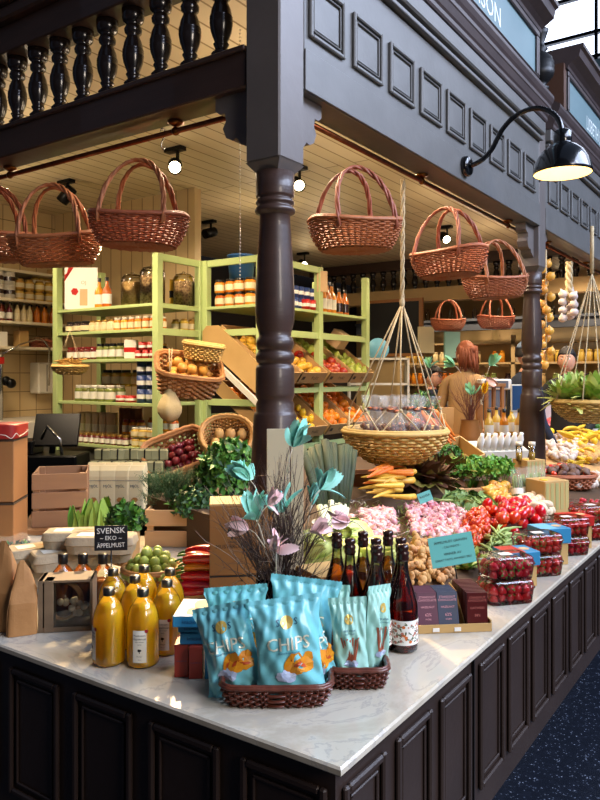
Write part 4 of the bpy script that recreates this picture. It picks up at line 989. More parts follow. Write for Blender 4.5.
# ---------- back wall at left: white shelves, tap, dispenser ----------
mat('shelf_white','ddd3b6',.4)
t=thing('wall_shelves','three long white wall shelves of jars on the left','shelving')
for z in(2.295,2.09,1.86,2.56): obj('shelf',MB().box(1.3,5.17,z-.025,3.44,5.455,z,b=.002),'shelf_white',t)
def rowx(fn,xa,xb,y,z,n,rows=1,stack=1,h=.1,rd=.09):
    for k in range(rows):
        for s_ in range(stack):
            for i in range(n): fn((xa+(xb-xa)*(i+.5)/n+R(-.004,.004),y+k*rd,z+s_*h),R(0,6))
rowx(jar('m','jam_yellow','lid_gold','paper_cream',.045,.095,'pale yellow preserve jar with gold lid, stacked on the upper white shelf','yellow preserve jars on the upper white shelf'),2.85,3.28,5.24,2.296,4,1,2,.096)
rowx(jar('m2','jam_yellow','lid_gold','paper_cream',.04,.08,'small mustard jar in the three-high stacks on the upper white shelf','mustard jars stacked three high'),3.1,3.3,5.33,2.296,3,1,3,.081)
rowx(tin('lid_white',.055,.12,'white tin at the left end of the upper white shelf','white tins on the upper white shelf','jam_dark'),2.62,2.86,5.24,2.296,2,1,2,.121)
rowx(lambda p,r:small_bottle(p,'dark red sauce bottle on the middle white shelf','jam_red','red sauce bottles on the middle white shelf',.75,'paper_white'),2.6,2.85,5.24,2.091,3,2)
rowx(lambda p,r:small_bottle(p,'pale labelled bottle on the middle white shelf','pale_cream','pale bottles on the middle white shelf',.75,'paper_cream'),2.85,3.05,5.24,2.091,3,2)
rowx(lambda p,r:small_bottle(p,'orange sauce bottle on the middle white shelf','jam_orange','orange sauce bottles on the middle white shelf',.75,'jam_orange'),3.05,3.3,5.24,2.091,3,2)
carton('carton',.1,.1,.15,'kraft_light','tan carton on the lowest white shelf',(2.95,5.28,1.861));carton('carton',.12,.1,.13,'paper_white','white carton at the left of the lowest white shelf',(2.72,5.28,1.861))
carton('carton',.16,.1,.33,'kraft_light','tall tan carton closing the upper white shelf by the green post',(3.36,5.3,2.296))
o=tag(obj('wicker_tray',wicker(MB(),.13,.08,.06,4,.9,30,5),'wicker_red',None,(3.2,5.28,1.861)),'dark red wicker tray of dark bread on the lowest white shelf','tray')
mat('bread','5f4228',.8,col2='8a6a45',scale=30)
for i in range(4): tag(obj('bread_roll',MB().ell((0,0,0),(.05,.032,.028),10,6),'bread',None,(3.12+i*.05,5.28,1.935),(0,R(-.3,.3),1.2)),'dark bread roll lying in the wicker tray on the lowest white shelf','bread','bread rolls in the wicker tray')
t=thing('wall_mounted_dispenser','white paper towel dispenser on the tiled wall','dispenser',(3.28,5.38,1.42))
obj('housing',MB().box(-.12,-.07,0,.10,.075,.30,b=.012),'lid_white',t);obj('slot',MB().box(-.03,-.072,0.02,-.022,-.069,.28),'black',t)
t=thing('sink_tap','tall chrome pre-rinse tap with red handle by the tiled wall','tap',(2.66,5.15,1.2))
obj('pipe',MB().tube([(0,0,0),(0,0,.45),(0,0,.6)],.016,8),'chrome',t)
obj('arm',MB().tube([(0,0,.58),(.2,.0,.68),(.36,.0,.73),(.45,0,.72),(.5,0,.66),(.5,0,.3)],.008,8),'chrome',t)
obj('handle',MB().ell((-.05,0,.52),(.05,.02,.02),8,6).box(-.02,-.02,.50,.02,.02,.56),'tin_red',t)
b=MB()
for k in range(6): b.ell((R(-.12,.1),R(-.05,.05),R(.2,.36)),(.05,.04,.045),8,6)
obj('valve',b,'black_metal',t)
tag(obj('wash_counter',MB().box(1.3,4.75,0,3.4,5.455,1.2,b=.01),'lid_white'),'white wash counter under the tiled wall','counter')
# ---------- till on black work counter ----------
t=thing('work_counter','black work counter inside the stall carrying till and shelving','counter')
obj('worktop',MB().box(1.75,3.2,.96,2.98,4.72,1.0,b=.004),'black',t);obj('cabinet',MB().box(1.8,3.25,0,2.4,4.70,.96),'black',t)
t=thing('inner_bench','low dark inner bench behind the crates and flour packets','bench')
obj('worktop',MB().box(1.26,1.6,.855,2.4,3.15,.88,b=.004),'black',t);obj('cabinet',MB().box(1.3,1.65,0,1.7,3.1,.855),'black',t)
p=W(52,446,4.6);p.z=1.001
t=thing('cash_till','black touch screen till tilted on the black work counter','till',p,FACE)
obj('base',MB().box(-.2,-.15,0,.2,.15,.10,b=.01),'black_metal',t)
b=MB().at((.03,0,.24),(-.6,0,.15)).box(-.14,-.01,-.11,.14,.012,.13,b=.006);obj('screen',b,'black_metal',t)
b=MB().tube([(.0,0,.1),(.0,.03,.2)],.02,8);obj('stand',b,'black_metal',t)
b=MB().box(-.25,-.12,.1,-.08,.08,.19,b=.008);obj('receipt_printer',b,'black_metal',t)
obj('keypad_arm',MB().tube([(.10,-.1,.05),(.10,-.14,.2),(.02,-.14,.28),(-.03,-.1,.2)],.01,8),'chrome',t)
p=W(40,432,5.0)

row(jar('n','jam_dark','lid_gold','paper_cream',.038,.12,'dark tall jar in the back row of the third green shelf','dark jars at the back of the third green shelf'),x0+.26,3.3,4.1,1.721,8)
row(jar('o','jam_orange','lid_gold','paper_white',.036,.1,'amber jar in the back row of the lowest green shelf','amber jars at the back of the lowest green shelf'),x0+.25,3.18,3.5,1.071,4,stack=2,h=.101)
row(jar('p','jam_red','lid_white','paper_cream',.036,.1,'dark red jar in the back row of the fourth green shelf','dark red jars at the back of the fourth green shelf'),x0+.1,3.62,3.95,1.396,4,stack=1)
p=W(240,190,3.3);b=MB()
for i in range(70): b.ell((0,0,-i*.0165),(.0035,.0035,.005),6,4)
tag(obj('hanging_bead_chain',b,'lid_white',None,(p.x,p.y,3.18-.0)),'thin pale beaded chain hanging down just left of the turned column','chain')
t=thing('hanging_tag','small wooden tag hanging at the top of the middle rack post','tag',(XH-.0,YH-.035,2.44),FACE+.3);b=MB();b.box(-.045,-.004,-.17,.045,.004,0,b=.003);obj('tag_board',b,'paper_tan',t);obj('string',MB().tube([(0,0,0),(0,.01,.05)],.002,4),'rope',t)
# ---------- left arm of the counter ----------
random.seed(33)
mat('kraft_bag','9a6b3c',.75,col2='a97a48',scale=8,bump=.25,bscale=25)
def kraftbag(px,py,s,rz,label):
    p=P(px,py,.9);t=thing('paper_bag',label,'bag',(p.x,p.y,.901),FACE+rz,sc=s)
    def f(u,v):
        a=u*2*PI+PI/4;n=.35+.65*(v*.7+.3) ;q=superell(a,.045,.032,6)
        k=1 if v<.5 else 1-(v-.5)*1.9
        x=q[0]*(1-.08*v)+.012*v*v;y=q[1]*max(.06,k)+ (.012*(v-.4) if v>.4 else 0)
        z=v*.2+(.035*max(0,v-.8)*5*(1-abs(x)/.05) if v>.8 else 0)
        return (x*(1-.55*max(0,v-.62)/.38),y,z)
    obj('sack',MB().grid(f,32,12,True,sm=False,cap=True),'kraft_bag',t)
    q=MB();q.tube([(-.046,-.02,.0),(-.043,-.026,.08),(-.03,-.02,.14)],.0008,4);obj('crease',q,'kraft_bag',t)
kraftbag(22,633,.86,.4,'small brown paper bag with a pointed top, frontmost beside the wooden case')
kraftbag(2,628,1.05,-.2,'taller brown paper bag half cut off by the picture edge')
mat('case_wood','6b5640',.6,col2='7d674e',scale=8,stretch=(1,1,4));mat('garlic_white','d6cdb6',.5,col2='b99fa0',scale=18,objvar=.06)
p=P(68,627,.9);t=thing('display_case','small weathered wooden case with a glass front showing a wicker basket','case',(p.x,p.y,.901),FACE+.15)
w=.072
b=MB();b.box(-w,-.04,0,-w+.012,.05,.14,b=.001);b.box(-w+.016,-.042,.0,-w+.04,.0,.14,b=.001);b.box(w-.008,-.04,0,w,.05,.14,b=.001);b.box(-w,-.04,.134,w,.05,.14);b.box(-w,-.04,0,w,.05,.012);obj('frame',b,'case_wood',t)
obj('pane',MB().box(-w+.04,-.034,.012,w-.008,-.032,.134),'clear_glass',t)
b=MB()
for k in range(3): b.tube([(-.02+.05*math.cos(a*.4)+k*.004,.01+.002*k,.07+.052*math.sin(a*.4)) for a in range(17)],.004,6)
obj('wicker_loop',b,'wicker_tan',t)
b=MB()
for i in range(12): b.ell((R(-.03,.05),R(0,.03),R(.02,.07)),(.010,.010,.010),8,6)
obj('contents',b,'garlic_white',t)
mat('amber_fill','a3571a',.15,coat=.5)
def amb(px,label):
    p=P(px,554,1.08);t=thing('oil_bottle',label,'bottle',(p.x,p.y,.901))
    obj('bottle_fill',MB().lathe([(0,.002),(.03,.002),(.0325,.01),(.0325,.105),(0,.107)],20,cap=False),'amber_fill',t)
    obj('glass_body',MB().lathe([(0,0),(.032,0),(.034,.006),(.034,.11),(.028,.13),(.012,.15),(.0115,.16)],20,cap=False),'clear_glass',t)
    obj('cap',MB().lathe([(.0135,.152),(.0145,.154),(.0145,.178),(.013,.18),(0,.18)],16,cap=False),'lid_black',t)
amb(63,'amber bottle with a black cap standing behind the wooden case, first by the egg cartons');amb(83,'amber bottle with a black cap in the middle of three behind the case');amb(103,'amber bottle with a black cap closest to the yellow juice bottles')
mat('egg_carton','9c8c70',.85,col2='ab9b7e',scale=30,bump=.3,bscale=50);mat('carton_print','b0763c',.6)
def eggs(label):
    t=thing('egg_carton','','carton');b=MB()
    def f(u,v):
        a=u*2*PI+PI/4;x,y=superell(a,.13,.06,9);k=[.94,.98,1.03,.97,.93,0.0][min(5,int(v*5+.01))];z=[0,.03,.034,.060,.064,.064][min(5,int(v*5+.01))]
        bump_=.004*math.cos(x*PI/.042)*(1 if v<.5 else 0);return (x*k,y*k+bump_*(1 if y>0 else -1),z)
    b.grid(f,64,5,True,sm=False);obj('box',b,'egg_carton',t)
    q=MB();q.raw([(.03+.035*math.cos(k*PI/4)*(.6 if k%2 else 1),.02*math.sin(k*PI/4)*(.6 if k%2 else 1),.0655) for k in range(8)],[tuple(range(8))],0);q.box(-.09,-.03,.0648,-.02,.03,.0653,1);obj('print',q,['carton_print','label_cream'],t);return t
eg_=Spawner(eggs(''))
def eg(p,rot,l): eg_(p,rot,l,None,.86)
def pz(px,py,z): p=P(px,py,z);return p
eg(pz(62,580,.905),(0,0,FACE+.6),'grey egg carton lying lowest, just behind the wooden case');eg(pz(34,566,.905),(0,0,FACE+.65),'grey egg carton lying lowest, farther toward the picture edge')
eg(pz(66,566,.961),(0,0,FACE+.55),'grey egg carton on top of the lowest ones, printed with a tan star')
eg(pz(100,560,.961),(0,0,FACE+.1),'egg carton directly behind the amber bottles');eg(pz(78,546,1.017),(0,0,FACE+.1),'topmost egg carton, toward the wooden crate');eg(pz(102,551,1.017),(0,0,FACE+.0),'topmost egg carton nearest the blackboard sign')
eg(pz(40,561,.961),(0,0,FACE+.6),'egg carton next to the clear bag of herbs')
mat('herb_dark','25431b',.6,col2='33572a',scale=30,objvar=.05);mat('herb_mid','3f7226',.55,col2='568b30',scale=25);mat('herb_light','7da23c',.55,col2='97b653',scale=20);mat('herb_pale','b9c76a',.55,col2='cfd68a',scale=10)
def mound(mb,c,rx,ry,rz,n,l,w,mi=(0,1),up=.5,curl=.3,shell=.55):
    for i in range(n):
        a=R(0,6.28);z=R(-.1,1);s=math.sqrt(max(0,1-z*z));k=R(shell,1)
        nrm=Vector((math.cos(a)*s/rx,math.sin(a)*s/ry,z/rz)).normalized()
        p=Vector(c)+Vector((math.cos(a)*s*rx,math.sin(a)*s*ry,z*rz))*k
        d=(nrm*.6+rv(.5)+Vector((0,0,up*.3))).normalized();nn=(nrm+rv(.3)).normalized()
        leaf(mb,p,d,nn,l*R(.7,1.2),w*R(.7,1.2),random.choice(mi),.3,curl,2)
p=P(18,562,.905);t=thing('clear_bag','clear bag of dried green herbs lying at the picture edge','bag',p,FACE)
b=MB();mound(b,(0,0,.03),.1,.06,.04,260,.02,.006);obj('herbs',b,['herb_dark','herb_mid'],t)
obj('wrapper',MB().ell((0,0,.045),(.13,.08,.055),24,14,disp=lambda x,y,z:1+.08*math.sin(9*x+4*y)+.06*math.cos(13*z+6*x)),'cellophane',t)
# blackboard sign on a stick
mat('slate','15161a',.5);mat('chalk','e9e6dc',.8)
p=P(110,612,.9);p=W(111,538,2.08)
t=thing('blackboard_sign','small blackboard with white lettering SVENSK EKO ÄPPELMUST above the juice bottles','sign',p,FACE+.08)
b=MB();b.box(-.047,-.002,-.036,.047,.002,.036,b=.001);obj('board',b,'slate',t)
q=MB();f=flat(-.0026);letter(q,'SVENSK',.0235,f,0,0,.021,.03);letter(q,'~ EKO ~',.017,f,0,0,.0,.0);letter(q,'ÄPPELMUST',.0185,f,0,0,-.021,.03,.82);obj('lettering',q,'chalk',t)
obj('stick',MB().tube([(0,.003,-.03),(0,.003,.901-p.z)],.002,6),'black_metal',t)
# sprouts basket
mat('sprout','8a9d3c',.5,col2='a8b658',scale=25,contrast=.9,objvar=.1)
p=P(152,585,.9);o=wbin(.092,.092,.055,'wicker_tan',Vector((p.x,p.y,.901)),(0,0,0),'round wicker basket heaped with green sprouts behind the juice bottles',6,2,.8)
sm=MB().ell((0,0,0),.0165,12,8,disp=lambda x,y,z:1+.06*math.sin(5*math.atan2(y,x)+3*z)*(1-abs(z)))
for k in range(5):
    a=k*1.257;leaf(sm,(.010*math.cos(a),.010*math.sin(a),-.012),(.3*math.cos(a),.3*math.sin(a),1),(math.cos(a),math.sin(a),.1),.028,.010,0,-.3,.35,4)
sp=proto('brussels_sprout',sm,'sprout','','sprout')
for l in range(4):
    rr=.088-l*.021;zz=.045+l*.022;m=int(rr*2*PI/.034)+0
    for ring in range(3):
        r2=rr-ring*.033
        if r2<0.004: continue
        mm=max(1,int(r2*2*PI/.033))
        for i in range(mm):
            a=i*2*PI/mm+l*.5+ring;sp((p.x+r2*math.cos(a),p.y+r2*math.sin(a),.9+zz+R(-.003,.004)),(R(0,6),R(-.7,.7),R(0,6)),'green brussels sprout heaped in the round wicker basket','brussels sprouts in the round basket',R(.9,1.12))
# red peppers in a shallow crate
mat('pepper_red','b01109',.22,coat=.6,objvar=.12,col2='c41a0e',scale=4);mat('pepper_yellow','e08a12',.25,coat=.5)
pm=MB().grid(lambda u,v:((.024*math.sin(PI*min(1,.04+v*.96))**.45*(1-.55*v)+.001)*(1+.12*math.cos(3*u*2*PI))*math.cos(u*2*PI),(.024*math.sin(PI*min(1,.04+v*.96))**.45*(1-.55*v)+.001)*(1+.12*math.cos(3*u*2*PI))*math.sin(u*2*PI)+.012*math.sin(v*3),v*.15),18,14,True,cap=True)
def pepper(m,nm):
    o=obj(nm,pm.mesh(nm,m),None);tag(o,'','pepper');obj('stalk',MB().tube([(0,0,.004),(0,0,-.012),(.006,0,-.028)],[.006,.004,.003],6),'herb_mid',o);return Spawner(o)
pr_=pepper('pepper_red','red_pepper');py_=pepper('pepper_yellow','yellow_pepper')
c0=P(199,588,.92)
t=thing('pepper_crate','shallow wooden crate of long red peppers beside the cardboard box','crate',(c0.x,c0.y,.901),FACE)
b=MB();b.box(-.09,-.08,0,.09,.08,.008);b.box(-.09,-.08,0,.09,-.074,.035);b.box(-.09,.074,0,.09,.08,.035);b.box(-.09,-.08,0,-.084,.08,.035);b.box(.084,-.08,0,.09,.08,.035);obj('tray',b,'wicker_tan',t)
for l in range(5):
    for i in range(3):
        q=Vector((c0.x,c0.y,.925+l*.024));off=scr(-.045+R(-.008,.008),0,-.07+i*.05-l*.004+l*.012)
        (py_ if (l,i)==(3,0) else pr_)(q+off,(0,PI/2+R(-.15,.15),FACE+R(-.25,.25)),'yellow-orange pepper among the red ones' if (l,i)==(3,0) else 'long glossy red pepper piled in the crate beside the cardboard box',None if (l,i)==(3,0) else 'red peppers in the crate')
# slatted wooden crates
mat('crate_wood','b48a5c',.65,col2='c39a6c',scale=5,stretch=(1,1,5));mat('crate_pink','8d6647',.65,col2='9a7250',scale=4,stretch=(1,1,5));mat('pine','8a5c33',.6,col2='96683c',scale=5)
def slat_crate(label,p,rz,w,dp,h,m,n=2,gap=.02,band=None):
    t=thing('wooden_crate',label,'crate',p,rz);sh=(h-gap*(n-1))/n
    for k in range(n):
        z=k*(sh+gap)
        for nm,a in(('slat',(-w/2,-dp/2,z,w/2,-dp/2+.008,z+sh)),('slat',(-w/2,dp/2-.008,z,w/2,dp/2,z+sh)),('slat',(-w/2,-dp/2+.008,z,-w/2+.008,dp/2-.008,z+sh)),('slat',(w/2-.008,-dp/2+.008,z,w/2,dp/2-.008,z+sh))): obj(nm,MB().box(*a,b=.0015),m,t)
    for x in(-1,1):
        for y in(-1,1): obj('corner_post',MB().box(x*(w/2-.02)-.012,y*(dp/2-.02)-.012,0,x*(w/2-.02)+.012,y*(dp/2-.02)+.012,h),m,t)
    obj('bottom_board',MB().box(-w/2+.008,-dp/2+.008,.004,w/2-.008,dp/2-.008,.012),m,t);return t
p=P(206,548,.9)
cr=slat_crate('pale slatted wooden crate of dark greens behind the red peppers',Vector((p.x,p.y,.901))+scr(0,0,.17),FACE,.50,.32,.15,'crate_wood')
q=MB();letter(q,'II',.035,flat(-.1615),0,-.02,.11);obj('burnt_mark',q,'crate_print',cr)
# greens in the crate
cc=cr.location
def veg(nm,label,cat,loc,b,mats,group=None): return tag(obj(nm,b,mats,None,loc),label,cat,group)
b=MB();mound(b,(0,0,0),.12,.11,.10,1500,.022,.009,(0,0,1),curl=.6);veg('kale','bunch of dark curly kale at the front of the slatted crate','greens',cc+scr(-.06,.13,-.06),b,['herb_dark','herb_mid'])
b=MB()
for i in range(900):
    a=R(0,6.28);s_=R(0,.13);p0=Vector((s_*math.cos(a),s_*math.sin(a)*.8,R(-.05,.06)));d=Vector((math.cos(a)*.5,math.sin(a)*.5,.8))+rv(.35);p1=p0+d.normalized()*R(.03,.06)
    b.tube([p0,p1],[.0012,.0004],3)
    for k in range(4):
        q0=p0.lerp(p1,R(.3,1));b.tube([q0,q0+rv(.009)],[.0007,.0003],3)
veg('dill','feathery dark dill bunch at the far left of the slatted crate','greens',cc+scr(-.17,.20,.02),b,'herb_dark')
b=MB();mound(b,(0,0,0),.15,.13,.17,1700,.034,.013,(0,1,1,2),curl=.4)
veg('parsley','big bunch of flat bright green parsley towering behind the kale','greens',cc+scr(.07,.24,.06),b,['herb_dark','herb_mid','herb_mid'])
b=MB();mound(b,(0,0,0),.1,.08,.09,900,.02,.008,(0,0,1),curl=.5);veg('curly_parsley','bunch of dark curly parsley right of the kale, touching the cardboard box','greens',cc+scr(.11,.12,-.03),b,['herb_dark','herb_mid'])
# romaine in clear wrap and herb carton
p=P(97,545,.93);b=MB()
for i in range(26):
    a=R(0,6.28);leaf(b,(.03*math.cos(a),.03*math.sin(a),0),(.35*math.cos(a),.35*math.sin(a),1),(math.cos(a),math.sin(a),.2),R(.12,.17),.028,random.choice((0,1,1)),.3,.25,4)
veg('romaine_lettuce','upright wrapped romaine lettuce left of the blackboard sign','lettuce',(p.x,p.y,.95),b,['herb_mid','herb_light'])
b=MB()
for i in range(22):
    a=R(0,6.28);leaf(b,(.03*math.cos(a),.03*math.sin(a),0),(.5*math.cos(a),.5*math.sin(a),1),(math.cos(a),math.sin(a),.2),R(.10,.14),.024,random.choice((0,1,1)),.3,.25,4)
veg('romaine_lettuce','loose pale green lettuce head leaning at the wooden crate corner','lettuce',W(84,538,2.85),b,['herb_mid','herb_light'])
p=W(126,545,2.55);t=thing('potted_herb','green potted herb in a printed tan carton behind the blackboard sign','plant',(p.x,p.y,.93))
obj('carton',MB().box(-.035,-.035,0,.035,.035,.12,b=.003),'crate_card',t);b=MB();b.box(-.018,-.0365,.01,.02,-.0352,.10);lb=obj('label',b,'label_white',t);lb.rotation_euler=(0,0,FACE)
b=MB();mound(b,(0,0,.14),.06,.06,.075,500,.026,.011,(0,1,1));obj('foliage',b,['herb_dark','herb_mid'],t)
# crate, stacked boxes, red cushion
p=W(62,520,3.35);slat_crate('tan slatted wooden crate with slotted sides beside the stacked boxes',(p.x,p.y,.925),FACE+.25,.235,.3,.235,'crate_pink',3,.012)
tag(obj('pallet_board',MB().box(-.16,-.2,0,.16,.2,.022,b=.002),'pine',None,(p.x,p.y,.902),(0,0,FACE+.25)),'flat board under the tan slatted crate','board')
for z,h,l in((.902,.19,'lower brown wooden box at the picture edge'),(1.094,.25,'upper brown wooden box at the picture edge, under the red lid')):
    p=W(2,500,2.95);t=thing('wooden_box',l,'box',(p.x,p.y,z),FACE+.1)
    b=MB();b.box(-.075,-.1,0,.075,.1,h,b=.003);obj('box_body',b,'pine',t);b=MB().box(-.001,-.101,0,.001,-.0995,h);b.box(-.076,-.102,h-.008,.076,.102,h);obj('seam',b,'crate_print',t)
mat('red_cloth','8c1a14',.5,bump=.2,bscale=30)
t=thing('red_cushion','red padded cover lying on top of the upper brown box','cushion',(p.x,p.y,1.346),FACE+.1);obj('pad',MB().grid(lambda u,v:(*[c*(1+.0*v) for c in superell(u*2*PI,.085,.11,6)],[0,.005,.03,.05,.055][int(v*4+.01)]),40,4,True,cap=True),'red_cloth',t)
b=MB().tube([(*superell(i*2*PI/40,.0855,.1105,6),.012+.01*math.sin(i*.9)) for i in range(40)],.0015,4,0,True);obj('cord',b,'lid_white',t)
for i in range(3):
    p=W(2+i*6,524,2.45);carton('book',.018,.1,.11,['herb_dark','crate_print','wicker_tan'][i] if 0 else ['black','pine','crate_wood'][i],'thin upright book standing by the picture edge, %s'%['darkest of three','middle one of three','palest of three'][i],(p.x,p.y,.902),FACE)
p=W(33,527,2.6);b=MB().ell((0,0,.03),(.035,.03,.034),14,10,disp=lambda x,y,z:1+.08*math.sin(6*x+4*z));tag(obj('red_pouch',b,'red_cloth',None,(p.x,p.y,.902)),'small shiny red pouch in front of the tan slatted crate','pouch')
b=MB()
for i in range(5): b.tube([(R(-.03,.03),R(-.02,.02),.005),(R(-.04,.04),R(-.02,.02),.03),(R(-.05,.05),R(-.02,.02),.055)],.008,6)
p=W(22,526,2.6);tag(obj('cloth_ribbon',b,'foil_green',None,(p.x,p.y,.902)),'pale teal crumpled ribbon beside the small red pouch','ribbon')
# flour packets and tied parcels
mat('flour_paper','d8c594',.6,col2='e2d2a8',scale=6)
def flour():
    t=thing('flour_packet','','packet');b=MB()
    b.grid(lambda u,v:(superell(u*2*PI+PI/4,.048,.03,7)[0],superell(u*2*PI+PI/4,.048,.03,7)[1]*[1,1.05,1,.8,.15][int(v*4+.01)],[0,.08,.17,.20,.225][int(v*4+.01)]),32,4,True,sm=False,cap=True);obj('sack',b,'flour_paper',t)
    q=MB();q.raw([(.018*math.cos(k),-.0325,.05+.014*math.sin(k)) for k in range(6)],[tuple(range(6))],0);letter(q,'MJÖL',.02,flat(-.0325),1,0,.12);q.box(-.049,-.0322,.148,.049,-.0315,.15,1);obj('print',q,['carton_print','navy'],t);return t
fl=Spawner(flour())
for i,px in enumerate((95,109,122,136)):
    for k in range(2):
        p=W(px+k*2,500,3.75+k*.12);fl((p.x,p.y,.905),(0,0,FACE+R(-.1,.1)),'cream flour packet in the row below the tied grey parcels','flour packets below the shelving')
mat('parcel_grey','8b8a66',.7,col2='9a9873',scale=8)
def parcel():
    t=thing('tied_parcel','','parcel');obj('wrapping',MB().box(-.05,-.035,0,.05,.035,.065,b=.006),'parcel_grey',t)
    b=MB();b.box(-.052,-.004,-.001,.052,.004,.0665);b.box(-.004,-.037,-.001,.004,.037,.0665);b.box(-.0005,-.0365,.03,.0005,-.036,.031);obj('ribbon',b,'black',t);return t
pc=Spawner(parcel())
tag(obj('display_block',MB().box(-.24,-.1,0,.24,.14,.07),'black',None,(W(122,470,4.35).x,W(122,470,4.35).y,.885),(0,0,FACE)),'black block carrying the tied grey parcels','block')
for l in range(3):
    for i in range(5-l%2*0):
        q=W(94+l*5+i*14,470,4.22+l*.07);pc((q.x,q.y,(.956+l*.066)),(R(-.06,.06),R(-.06,.06),FACE+R(-.15,.15)),'small grey-green parcel tied with black ribbon below the shelving','tied parcels below the shelving')
mat('tray_white','cfc9ba',.5)
tag(obj('white_tray',MB().box(-.30,-.006,0,.30,.006,.045,b=.002).box(-.30,.006,0,.30,.16,.006),'tray_white',None,(W(50,540,2.75).x,W(50,540,2.75).y,.902),(0,0,FACE+.55)),'long white tray edge running behind the egg cartons','tray')
# ---------- produce deck on the right arm ----------
random.seed(44)
mat('deck_wood','4a3624',.7,col2='5a4430',scale=4)
t=thing('produce_deck','dark sloping board deck under the vegetables on the right counter','deck')
b=MB();b.raw([(1.05,.2,.9045),(3.72,.2,.9045),(3.72,.74,zdeck(.74)),(1.05,.74,zdeck(.74)),(1.05,.2,.9005),(3.72,.2,.9005),(3.72,.74,.9005),(1.05,.74,.9005)],[(0,1,2,3),(0,4,5,1),(1,5,6,2),(2,6,7,3),(3,7,4,0)]);obj('front_board',b,'deck_wood',t)
b=MB();b.raw([(1.05,.92,zdeck(.92)),(3.72,.92,zdeck(.92)),(3.72,1.6,zdeck(1.5)),(1.05,1.6,zdeck(1.5)),(1.05,.92,.85),(3.72,.92,.85),(3.72,1.6,.85),(1.05,1.6,.85)],[(0,1,2,3),(0,4,5,1),(1,5,6,2),(2,6,7,3),(3,7,4,0)]);obj('back_board',b,'deck_wood',t)
b=MB();b.raw([(1.05,.74,zdeck(.74)),(3.72,.74,zdeck(.74)),(3.72,.92,zdeck(.92)),(1.05,.92,zdeck(.92))],[(0,1,2,3)]);obj('middle_board',b,'deck_wood',t)
def inpoly(x,y,pl):
    c=False;n=len(pl)
    for i in range(n):
        (x1,y1),(x2,y2)=pl[i],pl[i-1]
        if (y1>y)!=(y2>y) and x<(x2-x1)*(y-y1)/(y2-y1)+x1: c=not c
    return c
def region(pxs): return [(D(*q).x,D(*q).y) for q in pxs]
def heap(poly,sp,r,layers,label,group,sc=(.85,1.12),rot=None,lift=.5,peak=0,cap=999,jit=.25,zo=0):
    xs=[p[0] for p in poly];ys=[p[1] for p in poly];cx=sum(xs)/len(xs);cy=sum(ys)/len(ys);n=0;pts=[]
    for l in range(layers):
        k=1-l*.22;pl=[(cx+(x-cx)*k,cy+(y-cy)*k) for x,y in poly];s_=r*1.95;y=min(ys);row_=0
        while y<max(ys):
            x=min(xs)+(r if (row_+l)%2 else 0)
            while x<max(xs):
                if inpoly(x,y,pl): pts.append((x+R(-jit,jit)*r,y+R(-jit,jit)*r,l))
                x+=s_
            y+=s_*.87;row_+=1
    if len(pts)>cap: random.shuffle(pts);pts.sort(key=lambda q:-q[2]);pts=pts[:cap]
    for x,y,l in pts:
        dd=1-min(1,math.hypot((x-cx)/(max(xs)-min(xs)+.001)*2,(y-cy)/(max(ys)-min(ys)+.001)*2))
        z=zdeck(y)+r*.85+l*r*1.45+peak*dd+zo+R(0,.2)*r
        sp((x,y,z),rot() if rot else (R(0,6),R(0,6),R(0,6)),label,group,R(*sc))
    return len(pts)
# radishes
mat('radish_pink','a82045',.3,col2='d98f98',scale=45,contrast=.3,objvar=.28,coat=.3);mat('radish_pale','c9707e',.35,col2='e8c6ba',scale=40,contrast=.4,objvar=.2,coat=.3)
rm=MB().lathe([(.001,-.024),(.0012,-.015),(.006,-.011),(.0115,-.003),(.0125,.003),(.009,.010),(.003,.0125),(.003,.018),(.0005,.022)],10,cap=False)
ra=proto('radish',rm,'radish_pink','','radish');rb_=proto('radish',rm,'radish_pale','','radish')
poly=region([(396,510),(430,504),(464,514),(482,530),(474,550),(440,558),(403,548)])
heap(poly,ra,.0135,2,'small deep pink radish in the big heap behind the larger teal sign','pink radishes in the heap',cap=105,sc=(1.05,1.4))
heap([(x+.01,y+.008) for x,y in poly],rb_,.0135,2,'small pale pink radish in the big heap behind the larger teal sign','pale radishes in the heap',cap=110,zo=.008,sc=(1.05,1.4))
poly=region([(342,524),(365,514),(396,514),(406,546),(388,562),(350,552)])
heap(poly,rb_,.0145,2,'pale pink radish in the heap between the feathers and the stoppers','pale radishes by the cider stoppers',cap=82,peak=.02,sc=(1.1,1.4))
b=MB()
for i in range(240):
    q=D(R(350,478),R(510,552));b.tube([(q.x,q.y,q.z+.03),(q.x+R(-.02,.02),q.y+R(-.02,.02),q.z+.05),(q.x+R(-.03,.03),q.y+R(-.03,.03),q.z+.035)],.0009,3,R(0,1)>.5 and 1 or 0)
tag(obj('radish_roots',b,['label_cream','herb_light']),'thin pale roots and stems strewn over the radish heaps','roots',kind='stuff')
# carrots
mat('carrot_orange','d2691c',.45,col2='e07d2b',scale=40,stretch=(1,1,6),objvar=.08);mat('carrot_yellow','d9a637',.45,col2='e4ba50',scale=30,objvar=.08)
cm=MB().lathe([(.001,0),(.004,.01),(.0075,.04),(.0105,.09),(.013,.13),(.0125,.14),(.007,.146),(.001,.146)],10,cap=False)
co_=proto('carrot',cm,'carrot_orange','','carrot');cy_=proto('carrot',cm,'carrot_yellow','','carrot')
poly=region([(346,508),(362,494),(392,493),(410,508),(398,520),(358,522)])
lay=lambda:(PI/2+R(-.15,.1),R(0,.2),FACE+PI/2+.5+R(-.45,.45))
heap(poly,cy_,.03,3,'yellow carrot lying in the mixed heap under the hanging straw basket','yellow carrots',(.9,1.15),lay,cap=26,peak=.02)
heap(poly,co_,.036,3,'orange carrot among the yellow ones under the hanging straw basket','orange carrots among the yellow ones',(.9,1.1),lay,cap=9,peak=.02,zo=.012)
